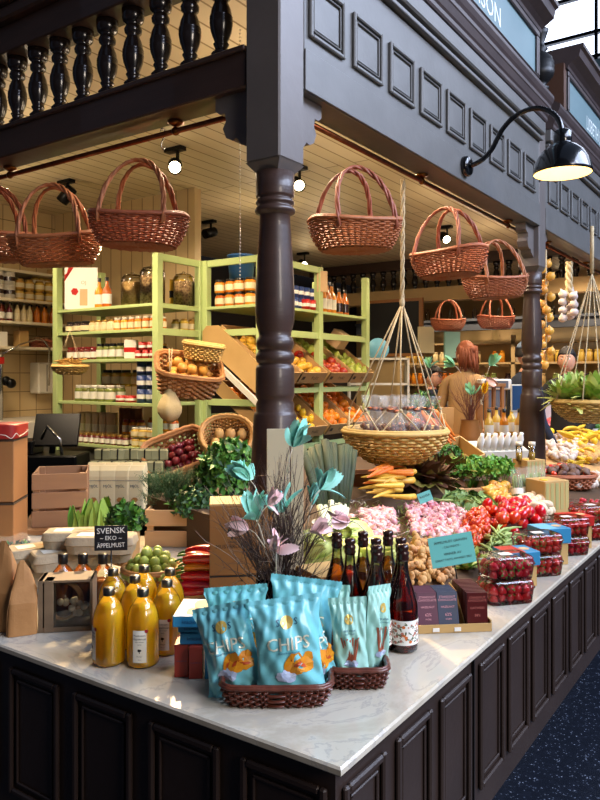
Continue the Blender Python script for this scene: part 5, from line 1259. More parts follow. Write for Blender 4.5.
# knobbly roots
kr=MB()
kr.ell((0,0,0),(.022,.014,.013),10,7,disp=lambda x,y,z:1+.12*math.sin(7*x+3*y));kr.ell((.018,.01,.003),(.011,.009,.009),8,6);kr.ell((-.016,.009,.004),(.010,.008,.009),8,6);kr.ell((.004,-.013,.003),(.008,.009,.008),8,6)
mat('root_tan','b98a56',.75,col2='c99c68',scale=30,bump=.2,objvar=.1)
ko=proto('knobbly_root',kr,'root_tan','','vegetable')
poly=region([(402,560),(422,554),(452,566),(456,584),(402,588)])
heap(poly,ko,.021,3,'knobbly tan root behind the chocolate trays','knobbly roots behind the chocolate trays',cap=60)
# tomatoes
mat('tomato_red','c01a0c',.2,col2='cf3012',scale=4,coat=.6,objvar=.12);mat('tomato_orange','cf4a12',.25,col2='c8360f',scale=6,coat=.5,objvar=.1)
tm=MB().lathe([(.001,.003),(.012,.0),(.026,.008),(.033,.022),(.033,.034),(.026,.047),(.014,.052),(.003,.049)],16,cap=False)
def tom(m,nm):
    o=tag(obj(nm,tm.mesh(nm,m),None),'','tomato');q=MB()
    for k in range(5): leaf(q,(0,0,.049),(math.cos(k*1.257),math.sin(k*1.257),.25),(0,0,1),.016,.0035,0,.1,.2,2)
    obj('calyx',q,'herb_mid',o);return Spawner(o)
t1=tom('tomato_red','tomato');t2=tom('tomato_orange','cherry_tomato')
rt=lambda:(R(-1.2,1.2),R(-1.2,1.2),R(0,6))
poly=region([(484,522),(498,514),(528,514),(545,524),(530,540),(490,542)])
heap(poly,t1,.031,2,'shiny red tomato in the heap behind the berry boxes','red tomatoes in the heap',(.75,.95),rt,cap=46,peak=.0,zo=-.01)
poly=region([(462,534),(478,516),(492,516),(488,542),(472,554)])
heap(poly,t2,.013,3,'tiny orange-red cherry tomato between the radishes and big tomatoes','cherry tomatoes',(.42,.52),rt,cap=150,peak=.02)
# green beans and stalks
mat('bean_green','8fa658',.5,col2='a9bd74',scale=20,objvar=.1)
bn=proto('green_bean',MB().tube([(0,0,0),(.03,.004,.002),(.06,.003,.003),(.095,-.004,0)],[.002,.0048,.0046,.0015],6),'bean_green','','bean')
poly=region([(482,548),(500,538),(522,546),(518,562),(486,566)])
heap(poly,bn,.012,4,'pale green bean in the pile behind the frontmost berry boxes','green beans in the pile',(.9,1.2),lambda:(R(-.2,.2),R(-.2,.2),R(-.5,.9)),cap=110)
poly=region([(440,508),(452,504),(478,510),(474,518),(446,516)])
heap(poly,bn,.016,3,'dark green bean curling in front of the savoy cabbage','beans in front of the savoy cabbage',(.9,1.2),lambda:(R(-.4,.4),R(-.3,.3),R(0,6)),cap=40)
# shallots, mushrooms
mat('mushroom','cdb595',.6,col2='dcc8ab',scale=9,objvar=.1)
mm=MB().lathe([(.001,-.028),(.010,-.028),(.009,-.008),(.012,-.005),(.028,-.006),(.031,.002),(.025,.016),(.012,.023),(.001,.025)],14,cap=False)
mu=proto('mushroom',mm,'mushroom','','mushroom')
poly=region([(484,508),(490,494),(506,494),(514,508),(504,520),(490,520)])
heap(poly,oy,.028,2,'tan shallot heaped between the savoy cabbage and the wrapped asparagus','tan shallots',(.7,.9),cap=34)
poly=region([(512,516),(520,506),(548,508),(556,520),(545,528),(520,526)])
heap(poly,mu,.028,2,'pale brown mushroom behind the red tomatoes','pale mushrooms behind the tomatoes',(.9,1.15),lambda:(R(-1,1),R(-1,1),R(0,6)),cap=36)
# savoy cabbage, pointed cabbages, lettuces
mat('savoy','3f6b2e',.55,col2='9fb665',scale=14,contrast=.7,bump=.4,bscale=40);mat('cabbage_pale','c2cf6e',.45,col2='dbe39a',scale=8,bump=.1,bscale=30)
def cabbage(nm,p,rot,m,rx,ry,rz,n,label,cat='cabbage',leafw=.5,ruff=.06,sc=1):
    t=thing(nm,label,cat,p,rot=rot,sc=sc);b=MB().ell((0,0,0),(rx*.9,ry*.9,rz*.9),18,12,disp=lambda x,y,z:1+.03*math.sin(8*x+3*z));obj('heart',b,m,t)
    for i in range(n):
        a=i*2.4;b=MB()
        def f(u,v):
            th=a+(u-.5)*2.2*math.sin(PI*min(1,.15+v*.75));ph=-1.25+v*2.45;k=1+.02*(i%3)+.04*v+ruff*math.sin(u*19+i)*abs(u-.5)*2*(.4+v)+.015*math.sin(v*14+u*6)
            if v>.75: k+=.10*(v-.75)*4*R(.9,1.1)
            return (rx*math.cos(ph)*math.cos(th)*k,ry*math.cos(ph)*math.sin(th)*k,rz*math.sin(ph)*k)
        b.grid(f,14,10);obj('leaf',b,m,t)
    return t
q=D(469,513);cabbage('savoy_cabbage',(q.x,q.y,q.z+.035),(.15,.1,FACE),'savoy',.125,.09,.05,11,'dark green savoy cabbage behind the radishes, next to the shallots',ruff=.16)
b=MB();mound(b,(0,0,0),.12,.085,.05,150,.036,.02,(0,0,1),up=.2,curl=.5,shell=.85);obj('outer_leaves',b,['savoy','herb_dark'],bpy.data.objects['savoy_cabbage'])
for i,(px,py,d_,rz_,l) in enumerate(((312,548,2.45,.5,'pale pointed cabbage nearest the pink feathers'),(338,556,2.5,.1,'pale pointed cabbage directly behind the stoppers'),(352,536,2.65,-.3,'pale pointed cabbage lying highest, by the leek roots'),(372,556,2.5,.7,'pale pointed cabbage beside the knobbly roots'))):
    q=W(px,py,d_);q.z=max(q.z,.97);cabbage('pointed_cabbage',q,(PI/2-.3,0,FACE+rz_),'cabbage_pale',.075,.06,.13,7,l,ruff=.08)
mat('oakleaf','3c1816',.5,col2='6d4a2a',scale=14,contrast=.8);mat('oakleaf_tip','8a8a3a',.5,col2='5f2a22',scale=16)
for i,(px,py) in enumerate(((414,480),(436,476),(451,484),(405,487),(430,490))):
    b=MB()
    for k in range(95):
        a=R(0,6.28);e_=R(.1,1);d=Vector((math.cos(a)*e_,math.sin(a)*e_,1.1-e_));leaf(b,(.02*math.cos(a),.02*math.sin(a),.01),d,(-math.cos(a)*.5,-math.sin(a)*.5,1),R(.06,.095),R(.016,.028),random.choice((0,0,0,1)),R(-.3,.6),R(-.3,.6),4)
    q=D(px-2,py+4);tag(obj('oakleaf_lettuce',b,['oakleaf','oakleaf_tip'],None,(q.x,q.y,q.z+.05),(0,0,0),1.5),'dark red oak leaf lettuce '+('under the straw basket, nearest the yellow carrots','in the middle of the row below the straw basket','closest to the savoy cabbage','farthest from the savoy cabbage','in front, just over the small teal sign')[i],'lettuce')
# leeks
mat('leek_green','222c18',.7,col2='3a4728',scale=30,stretch=(1,1,.3));mat('leek_white','d9dab4',.4)
for i in range(11):
    u_=i/10;p0=W(327+16*u_,532+R(-4,4),2.75+.01*i);p1=W(303+R(-2,2)+52*u_,436+R(0,24)+12*abs(u_-.4),2.95+.012*i)
    t=thing('leek','long dark green leek standing in the bundle right of the cream panel','leek',p0,group='leeks in the standing bundle')
    d=p1-p0;obj('shaft',MB().tube([(0,0,0),tuple(d*.3)],[.013,.013],8),'leek_white',t)
    b=MB();b.tube([tuple(d*.3),tuple(d*.6),tuple(d*1.0)],[.013,.017,.018],8,flat=.7);b.tube([tuple(d*.5+Vector((.008,0,0))),tuple(d*.97+Vector((.014,.012,.0)))],[.01,.013],6,flat=.4);obj('tops',b,'leek_green',t)
p=W(334,534,2.75);t=thing('leek_bucket','grey bucket holding the upright leeks behind the pink feathers','bucket',(p.x,p.y,.93));obj('pail',MB().lathe([(0,0),(.07,0),(.085,.11),(.088,.11),(.08,.10)],20,cap=False),'tray_white',t)
# coriander crate
q=D(487,500);crl=slat_crate('pale wooden crate of leafy coriander behind the savoy cabbage',Vector((q.x,q.y,q.z-.01))+scr(0,0,.14),FACE+.25,.36,.24,.07,'crate_wood',1)
mat('coriander','4f8a2c',.5,col2='6fa83c',scale=25)
for i,(dx,dz) in enumerate(((-.13,0),(-.05,.02),(.04,0),(.12,.02),(-.09,.09),(0,.1),(.09,.09))):
    b=MB();mound(b,(0,0,.10),.065,.06,.075,520,.022,.010,(0,1,1,2),curl=.3)
    for k in range(30): a=R(0,6.28);b.tube([(0,0,0),(.04*math.cos(a),.04*math.sin(a),.09)],.0012,3,1)
    tag(obj('coriander_bunch',b,['herb_mid','coriander','herb_light'],None,crl.location+scr(dx,.03,dz)),'leafy green coriander bunch in the pale crate','herbs','coriander bunches in the crate')
q=W(384,478,3.35)
# wrapped asparagus
mat('asparagus','5d7a35',.5,col2='8a9a55',scale=15)
q=D(531,506)
for i in range(4):
    px=519+i*8;q=D(px,508-i*1.5);t=thing('asparagus_bundle','clear wrapped bundle of green asparagus with a white paper band','bundle',(q.x,q.y,q.z+.01),group='wrapped asparagus bundles in a row',rot=(-.35,0,FACE))
    b=MB()
    for k in range(14):
        a=k*2.4;r_=.006*math.sqrt(k);b.tube([(r_*math.cos(a),r_*math.sin(a),0),(r_*math.cos(a),r_*math.sin(a),.12),(r_*.9*math.cos(a),r_*.9*math.sin(a),.155)],[.0035,.0038,.0008],5)
    obj('spears',b,'asparagus',t);obj('wrapper',MB().lathe([(.028,0),(.03,.1),(.03,.15),(.02,.175),(.026,.19)],14,cap=False),'cellophane',t)
    obj('paper_band',MB().lathe([(.0305,.055),(.031,.085)],14,cap=False),'label_white',t)
# tall pasta cartons with yellow stickers
mat('carton_green','7f8f5c',.6,col2='c2a567',scale=3,stretch=(8,8,.2));mat('sticker','f0c019',.4)
for i,(px,py,s,l) in enumerate(((550,512,1.0,'tan box with a yellow sticker on top, closest to the wrapped asparagus'),(531,484,.9,'tan box with a yellow sticker behind the asparagus, at the far column foot'))):
    q=D(px,py);t=thing('carton',l,'box',(q.x,q.y,q.z),FACE+.4,sc=s);obj('carton',MB().box(-.075,-.05,0,.075,.09,.16,b=.002),'kraft_light',t)
    b=MB();[b.box(-.07+k*.03,-.0515,.02,-.052+k*.03,-.05,.15) for k in range(5)];obj('stripes',b,'carton_green',t)
    obj('sticker',MB().lathe([(0,0),(.02,0),(.02,.003),(0,.003)],14,c=(-.04,.0,.16),cap=False),'sticker',t)
# orange carrots in tilted crate
q=W(452,465,4.15);t=thing('wooden_crate','tilted cardboard tray of orange carrots under the hanging basket','crate',q,rot=(.45,-.2,FACE+.5));b=MB();b.box(-.15,-.1,0,.15,.12,.008);b.box(-.15,-.1,0,.15,-.092,.09);b.box(-.15,.112,0,.15,.12,.09);b.box(-.15,-.1,0,-.142,.12,.09);b.box(.142,-.1,0,.15,.12,.09);obj('tray',b,'kraft_light',t)
for i in range(22):
    p0=W(432+R(-4,26),447+R(-14,8),4.05+R(0,.18));co_(p0,((Matrix.Rotation(FACE,3,'Z')@Matrix.Rotation(R(-.3,.3),3,'X')@Matrix.Rotation(-.95+R(-.3,.3),3,'Y')).to_euler()),'bright orange carrot with green tops in the tilted tray','bunched orange carrots in the tilted tray',R(1.3,1.6))
b=MB();mound(b,(0,0,0),.11,.08,.15,700,.03,.007,(0,1),curl=.3);tag(obj('leafy_greens',b,['herb_dark','herb_mid'],None,W(424,418,4.25)),'bushy green carrot tops beside the hanging straw basket','greens')
b=MB();mound(b,(0,0,0),.12,.07,.05,420,.03,.009,(0,1),curl=.3);tag(obj('celery_greens',b,['herb_dark','herb_mid'],None,W(447,456,3.95)),'dark leafy greens tucked below the tilted carrot tray','greens')
# bottles boxes by the far column
t=thing('bottle_box','open box of white labelled small bottles before the far column','box',W(497,446,4.5),rot=(.35,0,FACE+.3));obj('carton',MB().box(-.18,-.08,-.09,.18,.08,.0),'paper_white',t)
b=MB()
for i in range(7):
    o=obj('bottle',MB().lathe([(0,0),(.02,0),(.021,.07),(.012,.095),(.012,.11),(0,.11)],10,cap=False) if i==0 else m0,'label_white' if i==0 else None,t,(-.155+i*.046,-.05,0));m0=o.data
for i,(px,l) in enumerate(((519,'small slim glass bottle with a white cap before the far column, nearer the coriander'),(532,'small slim glass bottle with a white cap before the far column, nearer the striped boxes'))):
    t=thing('tasting_bottle',l,'bottle',W(px,461,4.2));obj('bottle_body',MB().lathe([(0,0),(.018,0),(.019,.01),(.019,.09)],12),'juice_glass',t);obj('fill',MB().lathe([(0,.002),(.017,.002),(.017,.05),(0,.05)],12,cap=False),'jam_yellow',t);obj('cap',MB().lathe([(0,.09),(.02,.09),(.02,.112),(0,.112)],12,cap=False),'lid_white',t)
for i in range(7):
    p=W(489+i*7.5,438-(i%2)*3,5.2+.1*(i%2));small_bottle(p,'clear oil bottle with golden content standing before the far column',['jam_yellow','jam_orange'][i%3==2],'oil bottles before the far column',.9,'label_cream')
t=carton('wooden_stand',.3,.2,.3,'pine','',W(505,439,5.2)-Vector((0,0,.31)),FACE);t['label']='dark wooden riser under the golden oil bottles';t['category']='stand'
# chocolate trays
mat('choc_purple','4a1834',.4);mat('choc_navy','243149',.4);mat('choc_red','4a100e',.35);mat('choc_pink','c98a92',.5);mat('choc_rose','b0645a',.5)
t=thing('chocolate_tray','low cardboard display tray with two compartments of chocolate bars','tray',pos(449,1.985,.901),FACE+.10)
W2=.098
b=MB();b.box(-W2-.012,-.03,0,W2+.012,.13,.004);b.box(-W2-.012,-.032,0,W2+.012,-.028,.022);b.box(W2+.009,-.03,0,W2+.012,.13,.03);b.box(-W2-.012,.127,0,W2+.012,.13,.08)
for x in(-.0,.02): b.prism([(-.028,.004),(.128,.004),(.128,.09),(.06,.085)],x-.0012+.02,x+.0012+.02,ax='x')
obj('carton',b,'kraft_light',t);obj('price_clip',MB().box(-.055,-.034,.004,-.037,-.032,.014),'label_white',t);obj('price_clip',MB().box(.005,-.034,.004,.023,-.032,.014),'label_white',t)
def chocbar(m,tm_,lines):
    t=thing('chocolate_bar','','chocolate bar');obj('wrapper',MB().box(-.029,-.004,0,.029,.004,.098,b=.001),m,t)
    q=MB();[letter(q,s,z_,flat(-.0046),0,0,y_) for s,y_,z_ in lines];obj('print',q,tm_,t);return t
lp=[('STANDOUT',.084,.0085),('CHOCOLATE',.076,.0085),('HAZELNUT',.058,.0075),('62%',.038,.011),('MÖRK',.026,.006)]
ca=Spawner(chocbar('choc_purple','choc_pink',lp));cb_=Spawner(chocbar('choc_navy','choc_pink',[(a,y_+.0,z_) for a,y_,z_ in lp]));cr_=Spawner(chocbar('choc_red','choc_rose',[('STANDOUT',.084,.0085),('CHOCOLATE',.076,.0085),('OATWEISS',.056,.0085),('38%',.036,.01)]))
T=Matrix.Translation(t.location)@Matrix.Rotation(t.rotation_euler.z,4,'Z')
def cb2(sp,x,n,label,g,lean,y0=-.02):
    for i in range(n):
        p=T@Vector((x,y0+i*.0125,.006));sp(p,(-lean,0,t.rotation_euler.z),label,g)
cb2(ca,-.062,6,'purple chocolate bar leaning in the tray beside the cider bottles','purple chocolate bars',.3)
cb2(cb_,-.006,6,'navy chocolate bar leaning in the middle of the tray','navy chocolate bars',.28)
cb2(cr_,.072,11,'dark red chocolate bar standing in the row nearest the strawberries','dark red chocolate bars',.04,-.022)
# teal signs
mat('sign_teal','5fb3ac',.6,col2='6bbcb4',scale=6)
def tsign(px,py,d,w,h,lines,label,rz=.1,roll=0,foot=None):
    p=W(px,py,d);t=thing('price_sign',label,'sign',p,rot=(-.12,roll,FACE+rz))
    b=MB();b.box(-w/2,-.001,-h/2,w/2,.001,h/2);obj('card',b,'sign_teal',t)
    q=MB();[letter(q,s,z_,flat(-.0016),0,0,y_) for s,y_,z_ in lines];obj('lettering',q,'ink',t)
    obj('stick',MB().tube([(0,.002,0),(0,.006,-(p.z-(foot or zdeck(p.y))))],.002,5),'black_metal',t)
tsign(452,550,2.12,.132,.088,[('ÄPPELMUST GRAVEN',.026,.0105),('- CALVADOS -',.011,.009),('VINNER AV',-.009,.0105),('GREAT TASTE AWARDS 2021',-.025,.0085)],'larger teal handwritten sign standing over the chocolate trays',.05,-.16,.905)
tsign(425,497,3.15,.062,.045,[('RÄDISA',.004,.014)],'small teal handwritten sign between the red lettuces and radishes',.1,-.35)
p=W(456,577,2.15);t=thing('jar','tiny clear jar holding the larger teal sign','jar',(p.x,p.y,.93));obj('glass_body',MB().lathe([(0,0),(.018,0),(.018,.04),(.015,.045),(.015,.05)],14,cap=False),'clear_glass',t);obj('lid',MB().lathe([(.016,.045),(.016,.055),(0,.055)],14,cap=False),'steel_cap',t)
b=MB().prism([(-.04,0),(.04,0),(.03,.045),(-.03,.045)],0,.06,ax='y');q=D(478,516);tag(obj('folded_card',b,'paper_tan',None,(q.x,q.y,q.z+.02),(0,0,FACE+.6)),'blank folded cream price card between the savoy cabbage and tomatoes','card')
# berry boxes
mat('strawberry','b01015',.35,col2='c8231b',scale=30,coat=.4,objvar=.12);glass('clear_plastic','fbfcfc',.1,.6)
sm_=MB().lathe([(.001,-.016),(.006,-.012),(.0125,-.002),(.0135,.006),(.009,.012),(.002,.013)],10,cap=False)
def berrybox(px,py,z,rz,label,sc=1):
    p=P(px,py,.901);t=thing('berry_box',label,'box',(p.x,p.y,z),FACE+rz,sc=sc)
    def f(u,v):
        k=[.9,.93,1,1.04,1.04,1.0,.97,.9,0][min(8,int(v*8+.01))];zz=[0,.002,.045,.046,.05,.052,.065,.070,.070][min(8,int(v*8+.01))];x,y=superell(u*2*PI,.078,.052,7);return (x*k,y*k,zz)
    obj('plastic_shell',MB().grid(f,48,8,True,sm=False,cap=True),'clear_plastic',t)
    obj('label',MB().box(-.02,-.015,.0705,.02,.015,.0712),'label_white',t)
    b=MB()
    for l in range(2):
        for i in range(5):
            for j in range(3):
                b.at((-.054+i*.027+R(-.003,.003),-.028+j*.028,.016+l*.023),(R(-1.5,1.5),R(-1.5,1.5),R(0,6)),R(.95,1.15));mi=0
                b.raw(sm_.v,sm_.f,0,True)
                for k in range(5): leaf(b,(0,0,.012),(math.cos(k*1.26),math.sin(k*1.26),.1),(0,0,1),.016,.0045,1,.1,.3,2)
    b.M=Matrix();obj('strawberries',b,['strawberry','herb_mid'],t);return t
def bstack(px,py,rz,lab,two=True,sc=1):
    berrybox(px,py,.901,rz,'clear box of strawberries at the bottom of its stack, '+lab,sc)
    if two: berrybox(px,py,.901+.073*sc,rz,'clear box of strawberries on top of its stack, '+lab,sc)
bstack(505,600,.25,'next to the red chocolate bars')
bstack(537,573,.25,'second stack along the counter edge')
bstack(566,553,.25,'third stack along the counter edge')
bstack(590,538,.25,'farthest stack at the picture edge')
def flatbox(px,py,z,m,m2,label,rz=.25,h=.05):
    p=P(px,py,.901);t=thing('snack_box',label,'box',(p.x,p.y,z),FACE+rz);obj('carton',MB().box(-.06,-.05,0,.06,.05,h,b=.001),m,t)
    b=MB();b.raw([(-.058,-.048,h+.0006),(.01,-.048,h+.0006),(.01,.048,h+.0006),(-.058,.048,h+.0006)],[(0,1,2,3)]);b.raw([(.03+.02*math.cos(k),.02*math.sin(k),h+.0008) for k in range(6)],[tuple(range(6))],1);obj('cover_picture',b,[m2,'paper_tan'],t)
flatbox(516,583,.97,'box_blue','tin_red','red and blue box lying between the first two berry stacks',h=.045)
p=P(516,583,.901);tag(obj('box_riser',MB().box(-.05,-.045,0,.05,.045,.068),'kraft_light',None,(p.x,p.y,.901),(0,0,FACE+.25)),'plain carton under the red and blue box','box')
flatbox(549,562,.98,'box_blue','box_lightblue','pale blue box with a round picture between the second and third berry stacks',h=.055)
p=P(549,562,.901);tag(obj('box_riser',MB().box(-.05,-.045,0,.05,.045,.078),'kraft_light',None,(p.x,p.y,.901),(0,0,FACE+.25)),'plain carton under the pale blue box','box')
flatbox(574,546,.99,'tin_red','tin_red','red box lying between the third and fourth berry stacks',h=.04)
p=P(574,546,.901);tag(obj('box_riser',MB().box(-.05,-.045,0,.05,.045,.088),'kraft_light',None,(p.x,p.y,.901),(0,0,FACE+.25)),'plain carton under the red box','box')
# glass divider leaning over the mushrooms
b=MB();a,c=D(500,545),D(556,507);b.raw([tuple(a),tuple(c),(c.x,c.y,c.z+.06),(a.x,a.y,a.z+.06)],[(0,1,2,3)]);b.raw([(x,y+.004,z) for x,y,z in [tuple(a),tuple(c),(c.x,c.y,c.z+.06),(a.x,a.y,a.z+.06)]],[(3,2,1,0)])
tag(obj('glass_divider',b,'clear_plastic'),'low clear divider edge between the tomatoes and berry boxes','divider')

for i,(px,py) in enumerate(((462,562),(474,566),(466,572))):
    b=MB()
    for k in range(60):
        a=R(0,6.28);e_=R(.1,1);d=Vector((math.cos(a)*e_,math.sin(a)*e_,1.0-e_*.6));leaf(b,(0,0,.005),d,(-math.cos(a)*.5,-math.sin(a)*.5,1),R(.04,.07),R(.008,.015),random.choice((0,1)),R(-.2,.5),R(-.3,.5),3)
    q=D(px,py);tag(obj('small_lettuce',b,['herb_pale','herb_light'],None,(q.x,q.y,q.z+.003)),'small pale green lettuce '+('behind the teal sign','next to the green beans','nearest the dark red chocolate bars')[i],'lettuce')

q=D(366,487);slat_crate('low dark pine crate behind the yellow carrots, under the straw basket',Vector((q.x,q.y,q.z-.01))+scr(-.02,0,.1),FACE+.3,.34,.16,.075,'pine',1)

q=W(497,446,4.5);tag(obj('bottle_riser',MB().box(-.17,-.07,zdeck(q.y)-.02,.17,.12,q.z-.13),'kraft_light',None,(q.x,q.y,0),(0,0,FACE+.3)),'plain tan carton under the box of white bottles','box')
q=W(452,465,4.15);tag(obj('carrot_riser',MB().box(-.13,-.04,zdeck(q.y)-.02,.13,.12,q.z-.03),'kraft',None,(q.x,q.y,0),(0,0,FACE+.5)),'plain brown carton propping the tilted carrot tray','box')
# ---------- next stall and the far side of the hall ----------
random.seed(55)
mat('far_cream','b89a6a',.6,col2='c4a674',scale=2);mat('far_grey','4b4f58',.5);mat('chalkboard','0f0f10',.6);mat('oak','8a5a2c',.5,col2='996634',scale=5)
struct('wall_back',MB().box(10.4,.2,0,10.55,6.0,3.2),'far_cream')
b=MB();b.box(9.7,-.6,2.30,9.85,5.6,2.46);b.box(9.65,-.6,2.44,9.9,5.6,2.48);struct('trim_2',b,'far_grey')
b=MB();b.box(7.9,.95,2.60-.0,7.95,5.4,2.78);struct('trim_3',b,'far_cream')
gl=Spawner(tag(obj('drinking_glass',MB().lathe([(.0,0),(.035,0),(.04,.10),(.03,.14),(.012,.15),(.012,.2)],12,cap=False),'store_glass'),'','glass'))
for i in range(22): gl((9.78,.3+i*.2,2.481),(0,0,0),'clear glass standing on the distant grey beam','glasses on the distant grey beam')
t=thing('chalkboard','black board in an oak frame on the far wall, above the straw basket','board',W(392,328,9.6),rot=(0,0,-PI/2))
b=MB().box(-.40,-.01,-.34,.40,.01,.34);obj('slate',b,'chalkboard',t)
b=MB();b.box(-.45,-.02,.34,.45,.02,.38);b.box(-.45,-.02,-.38,.45,.02,-.34);b.box(-.45,-.02,-.34,-.40,.02,.34);b.box(.40,-.02,-.34,.45,.02,.34);obj('frame',b,'oak',t)
# far shelving with goods
def fshelf(y0,y1,x,zs,label):
    t=thing('back_shelving',label,'shelving')
    for z in zs: obj('shelf',MB().box(x,y0,z-.03,x+.35,y1,z),'far_cream',t)
    for y in(y0,(y0+y1)/2,y1): obj('post',MB().box(x,y-.03,0,x+.05,y+.03,zs[-1]+.1),'far_cream',t)
fshelf(1.0,4.9,9.95,(1.1,1.45,1.8,2.12),'cream shelving against the far wall behind the visitors')
COL=['jam_red','jam_yellow','jam_orange','jam_green','paper_white','kraft_light','jam_dark','pale_cream']
fj={}
for c in COL:
    o=tag(obj('far_jar',MB().lathe([(0,0),(.05,0),(.05,.13),(.035,.15),(.04,.155),(.04,.18),(0,.18)],10,cap=False),c),'','jar');fj[c]=Spawner(o)
CN=dict(jam_red='dark red',jam_yellow='yellow',jam_orange='orange',jam_green='green',paper_white='white',kraft_light='tan',jam_dark='dark brown',pale_cream='cream')
for z in (1.1,1.45,1.8):
    y=1.1
    while y<4.8:
        c=random.choice(COL)
        for k in range(random.randint(2,4)):
            if y<4.8: fj[c]((10.05,y,z+.001),(0,0,0),CN[c]+' jar on the cream shelving against the far wall',CN[c]+' jars on the far shelving');y+=.115
        y+=R(.05,.25)
for i,(px,py,m,l) in enumerate(((426,340,'paper_cream','cream pennant shaped card hanging on the far wall'),(452,345,'foil_green','pale wrapped bouquet paper on the far shelving'))):
    p=W(px,py,9.3);t=carton('hanging_packet',.22,.04,.34,m,l,p-Vector((0,0,.17)),FACE+.3)
# wall units of the next stall, right of the far column
t=thing('bar_shelving','long dark bar shelving with rows of bottles right of the far column','shelving')
for z in(1.35,1.75,2.05,2.35): obj('shelf',MB().box(9.0,-.4,z-.03,9.3,1.4,z),'far_grey',t)
obj('back_board',MB().box(9.3,-.4,.9,9.34,1.4,2.6),'oak',t)
for z in(1.751,2.051):
    for i in range(14): small_bottle((9.1,-.3+i*.12,z),'dark bottle on the distant bar shelving','jam_dark','dark bottles on the distant bar shelving',1.0,'label_cream')
fj['paper_white']((9.1,.1,1.351),(0,0,0),'white jar on the lowest distant bar shelf')
# display case with meat
mat('meat','a3202a',.35,col2='cf6a6a',scale=14,contrast=.8,objvar=.15);mat('case_white','c9c6bf',.4)
t=thing('display_case','low white display case with trays of red meat behind the far column','case',(0,0,0))
obj('base',MB().box(6.2,.95,.901,8.9,1.75,.98),'case_white',t);obj('rim',MB().box(6.18,.93,.98,8.92,.96,1.08).box(6.18,1.72,.98,8.92,1.75,1.3),'case_white',t);obj('glass_front',MB().box(6.2,.95,1.08,8.9,.956,1.2),'clear_plastic',t)
mt=MB().ell((0,0,0),(.075,.05,.035),10,7,disp=lambda x,y,z:1+.1*math.sin(5*x+2*y)+.08*math.cos(6*y))
ms=proto('meat_piece',mt,'meat','','meat')
for i in range(12):
    for j in range(5): ms((6.3+i*.15+R(-.02,.02),1.03+j*.14+R(-.02,.02),1.02+R(0,.03)+j*.012),(R(-.3,.3),R(-.3,.3),R(0,6)),'marbled red meat piece in the white display case','meat in the white display case',1.1)
# second vegetable deck beyond the far column
t=thing('produce_deck','far sloping deck with bananas and baskets in the next stall','deck');b=MB()
b.raw([(3.98,.15,.905),(6.1,.15,.905),(6.1,1.6,1.06),(3.98,1.6,1.06),(3.98,.15,.901),(6.1,.15,.901),(6.1,1.6,.85),(3.98,1.6,.85)],[(0,1,2,3),(0,4,5,1),(1,5,6,2),(2,6,7,3),(3,7,4,0)]);obj('deck_board',b,'crate_card',t)
def DD(px,py):
    u,v=ray(px,py);k=.155/1.45;return W(px,py,(.905-CAMZ+k*(-.667-.15)*1)/(v-k*(FY+u*RY)))
q=D(565,487);o=wbin(.17,.12,.07,'wicker_red',Vector((q.x,q.y,q.z)),(0,0,FACE),'dark red oval wicker basket of mixed mushrooms beyond the striped boxes',6,2.3,.85)
mat('chanterelle','4a3530',.6,col2='7a5c50',scale=20,objvar=.2)
dm=proto('dark_mushroom',mm,'chanterelle','','mushroom')
for i in range(46):
    a=R(0,6.28);r_=math.sqrt(R(0,1));x,y=.14*r_*math.cos(a),.09*r_*math.sin(a);p=o.location+scr(x,.075+.035*(1-r_*r_)+R(0,.01),y)
    if i%3==0: (t1)(p,(R(-1,1),R(-1,1),R(0,6)),'small red tomato among the dark mushrooms in the oval basket','red tomatoes among the dark mushrooms',.5)
    else: dm(p,(R(-1,1),R(-1,1),R(0,6)),'dark mushroom in the oval red wicker basket','dark mushrooms in the oval basket',R(.8,1.1))
mat('banana','d9b52f',.4,col2='c9a526',scale=6,objvar=.06)
bm2=MB().tube([(.09*math.cos(a),.09*math.sin(a),0) for a in [i*.16 for i in range(11)]],[.004,.010,.014,.016,.0165,.0165,.016,.0145,.011,.006,.0045],7)
bn2=proto('banana',bm2,'banana','','banana')
for i in range(16):
    p=DD(560+i*2.2+R(-2,2),447+R(-7,5))+Vector((0,0,.03+R(0,.06)));bn2(p,(R(-.4,.4),R(-.5,.5),FACE+.3+R(-.5,.5)),'yellow banana in the bunches beyond the far column','bananas beyond the far column',1.2)
for i in range(14):
    p=DD(586+R(-14,16),468+R(-7,6))+Vector((0,0,.03+R(0,.03)));bn2(p,(R(-.4,.4),R(-.5,.5),FACE+R(-.8,.8)),'pale yellow fruit finger beside the oval mushroom basket','yellow fruit beside the oval basket',.9)
mat('pale_bulb','cdbf9c',.5,col2='b9a07f',scale=12,objvar=.1)
gb=proto('garlic_bulb',MB().lathe([(.001,-.022),(.018,-.02),(.027,-.006),(.024,.008),(.010,.02),(.005,.034),(.001,.036)],12,cap=False),'garlic_white','','garlic')
for i in range(34): gb(DD(553+R(-13,40),440+R(-8,12))+Vector((0,0,.03)),(R(-1,1),R(-1,1),R(0,6)),'pale bulb in the crates around the bananas','pale bulbs around the bananas',1.1)
for i in range(26): gb(DD(590+R(-13,15),487+R(-6,6))+Vector((0,0,.03+R(0,.02))),(R(-1,1),R(-1,1),R(0,6)),'purplish white bulb right of the oval mushroom basket','bulbs right of the oval mushroom basket',1.0)
p=DD(551,440)+Vector((0,0,.08));tag(obj('sticker_disc',MB().lathe([(0,0),(.03,0),(.03,.006),(0,.006)],14,cap=False),'sticker',None,p,(1.2,0,FACE)),'round yellow price sticker in front of the bananas','sticker')
t=thing('berry_crate','shallow clear crate of dark red berries at the picture edge, above the last berry boxes','crate',D(582,512),FACE);obj('tray',MB().box(-.16,-.1,0,.16,.1,.05,b=.004),'clear_plastic',t)
b=MB()
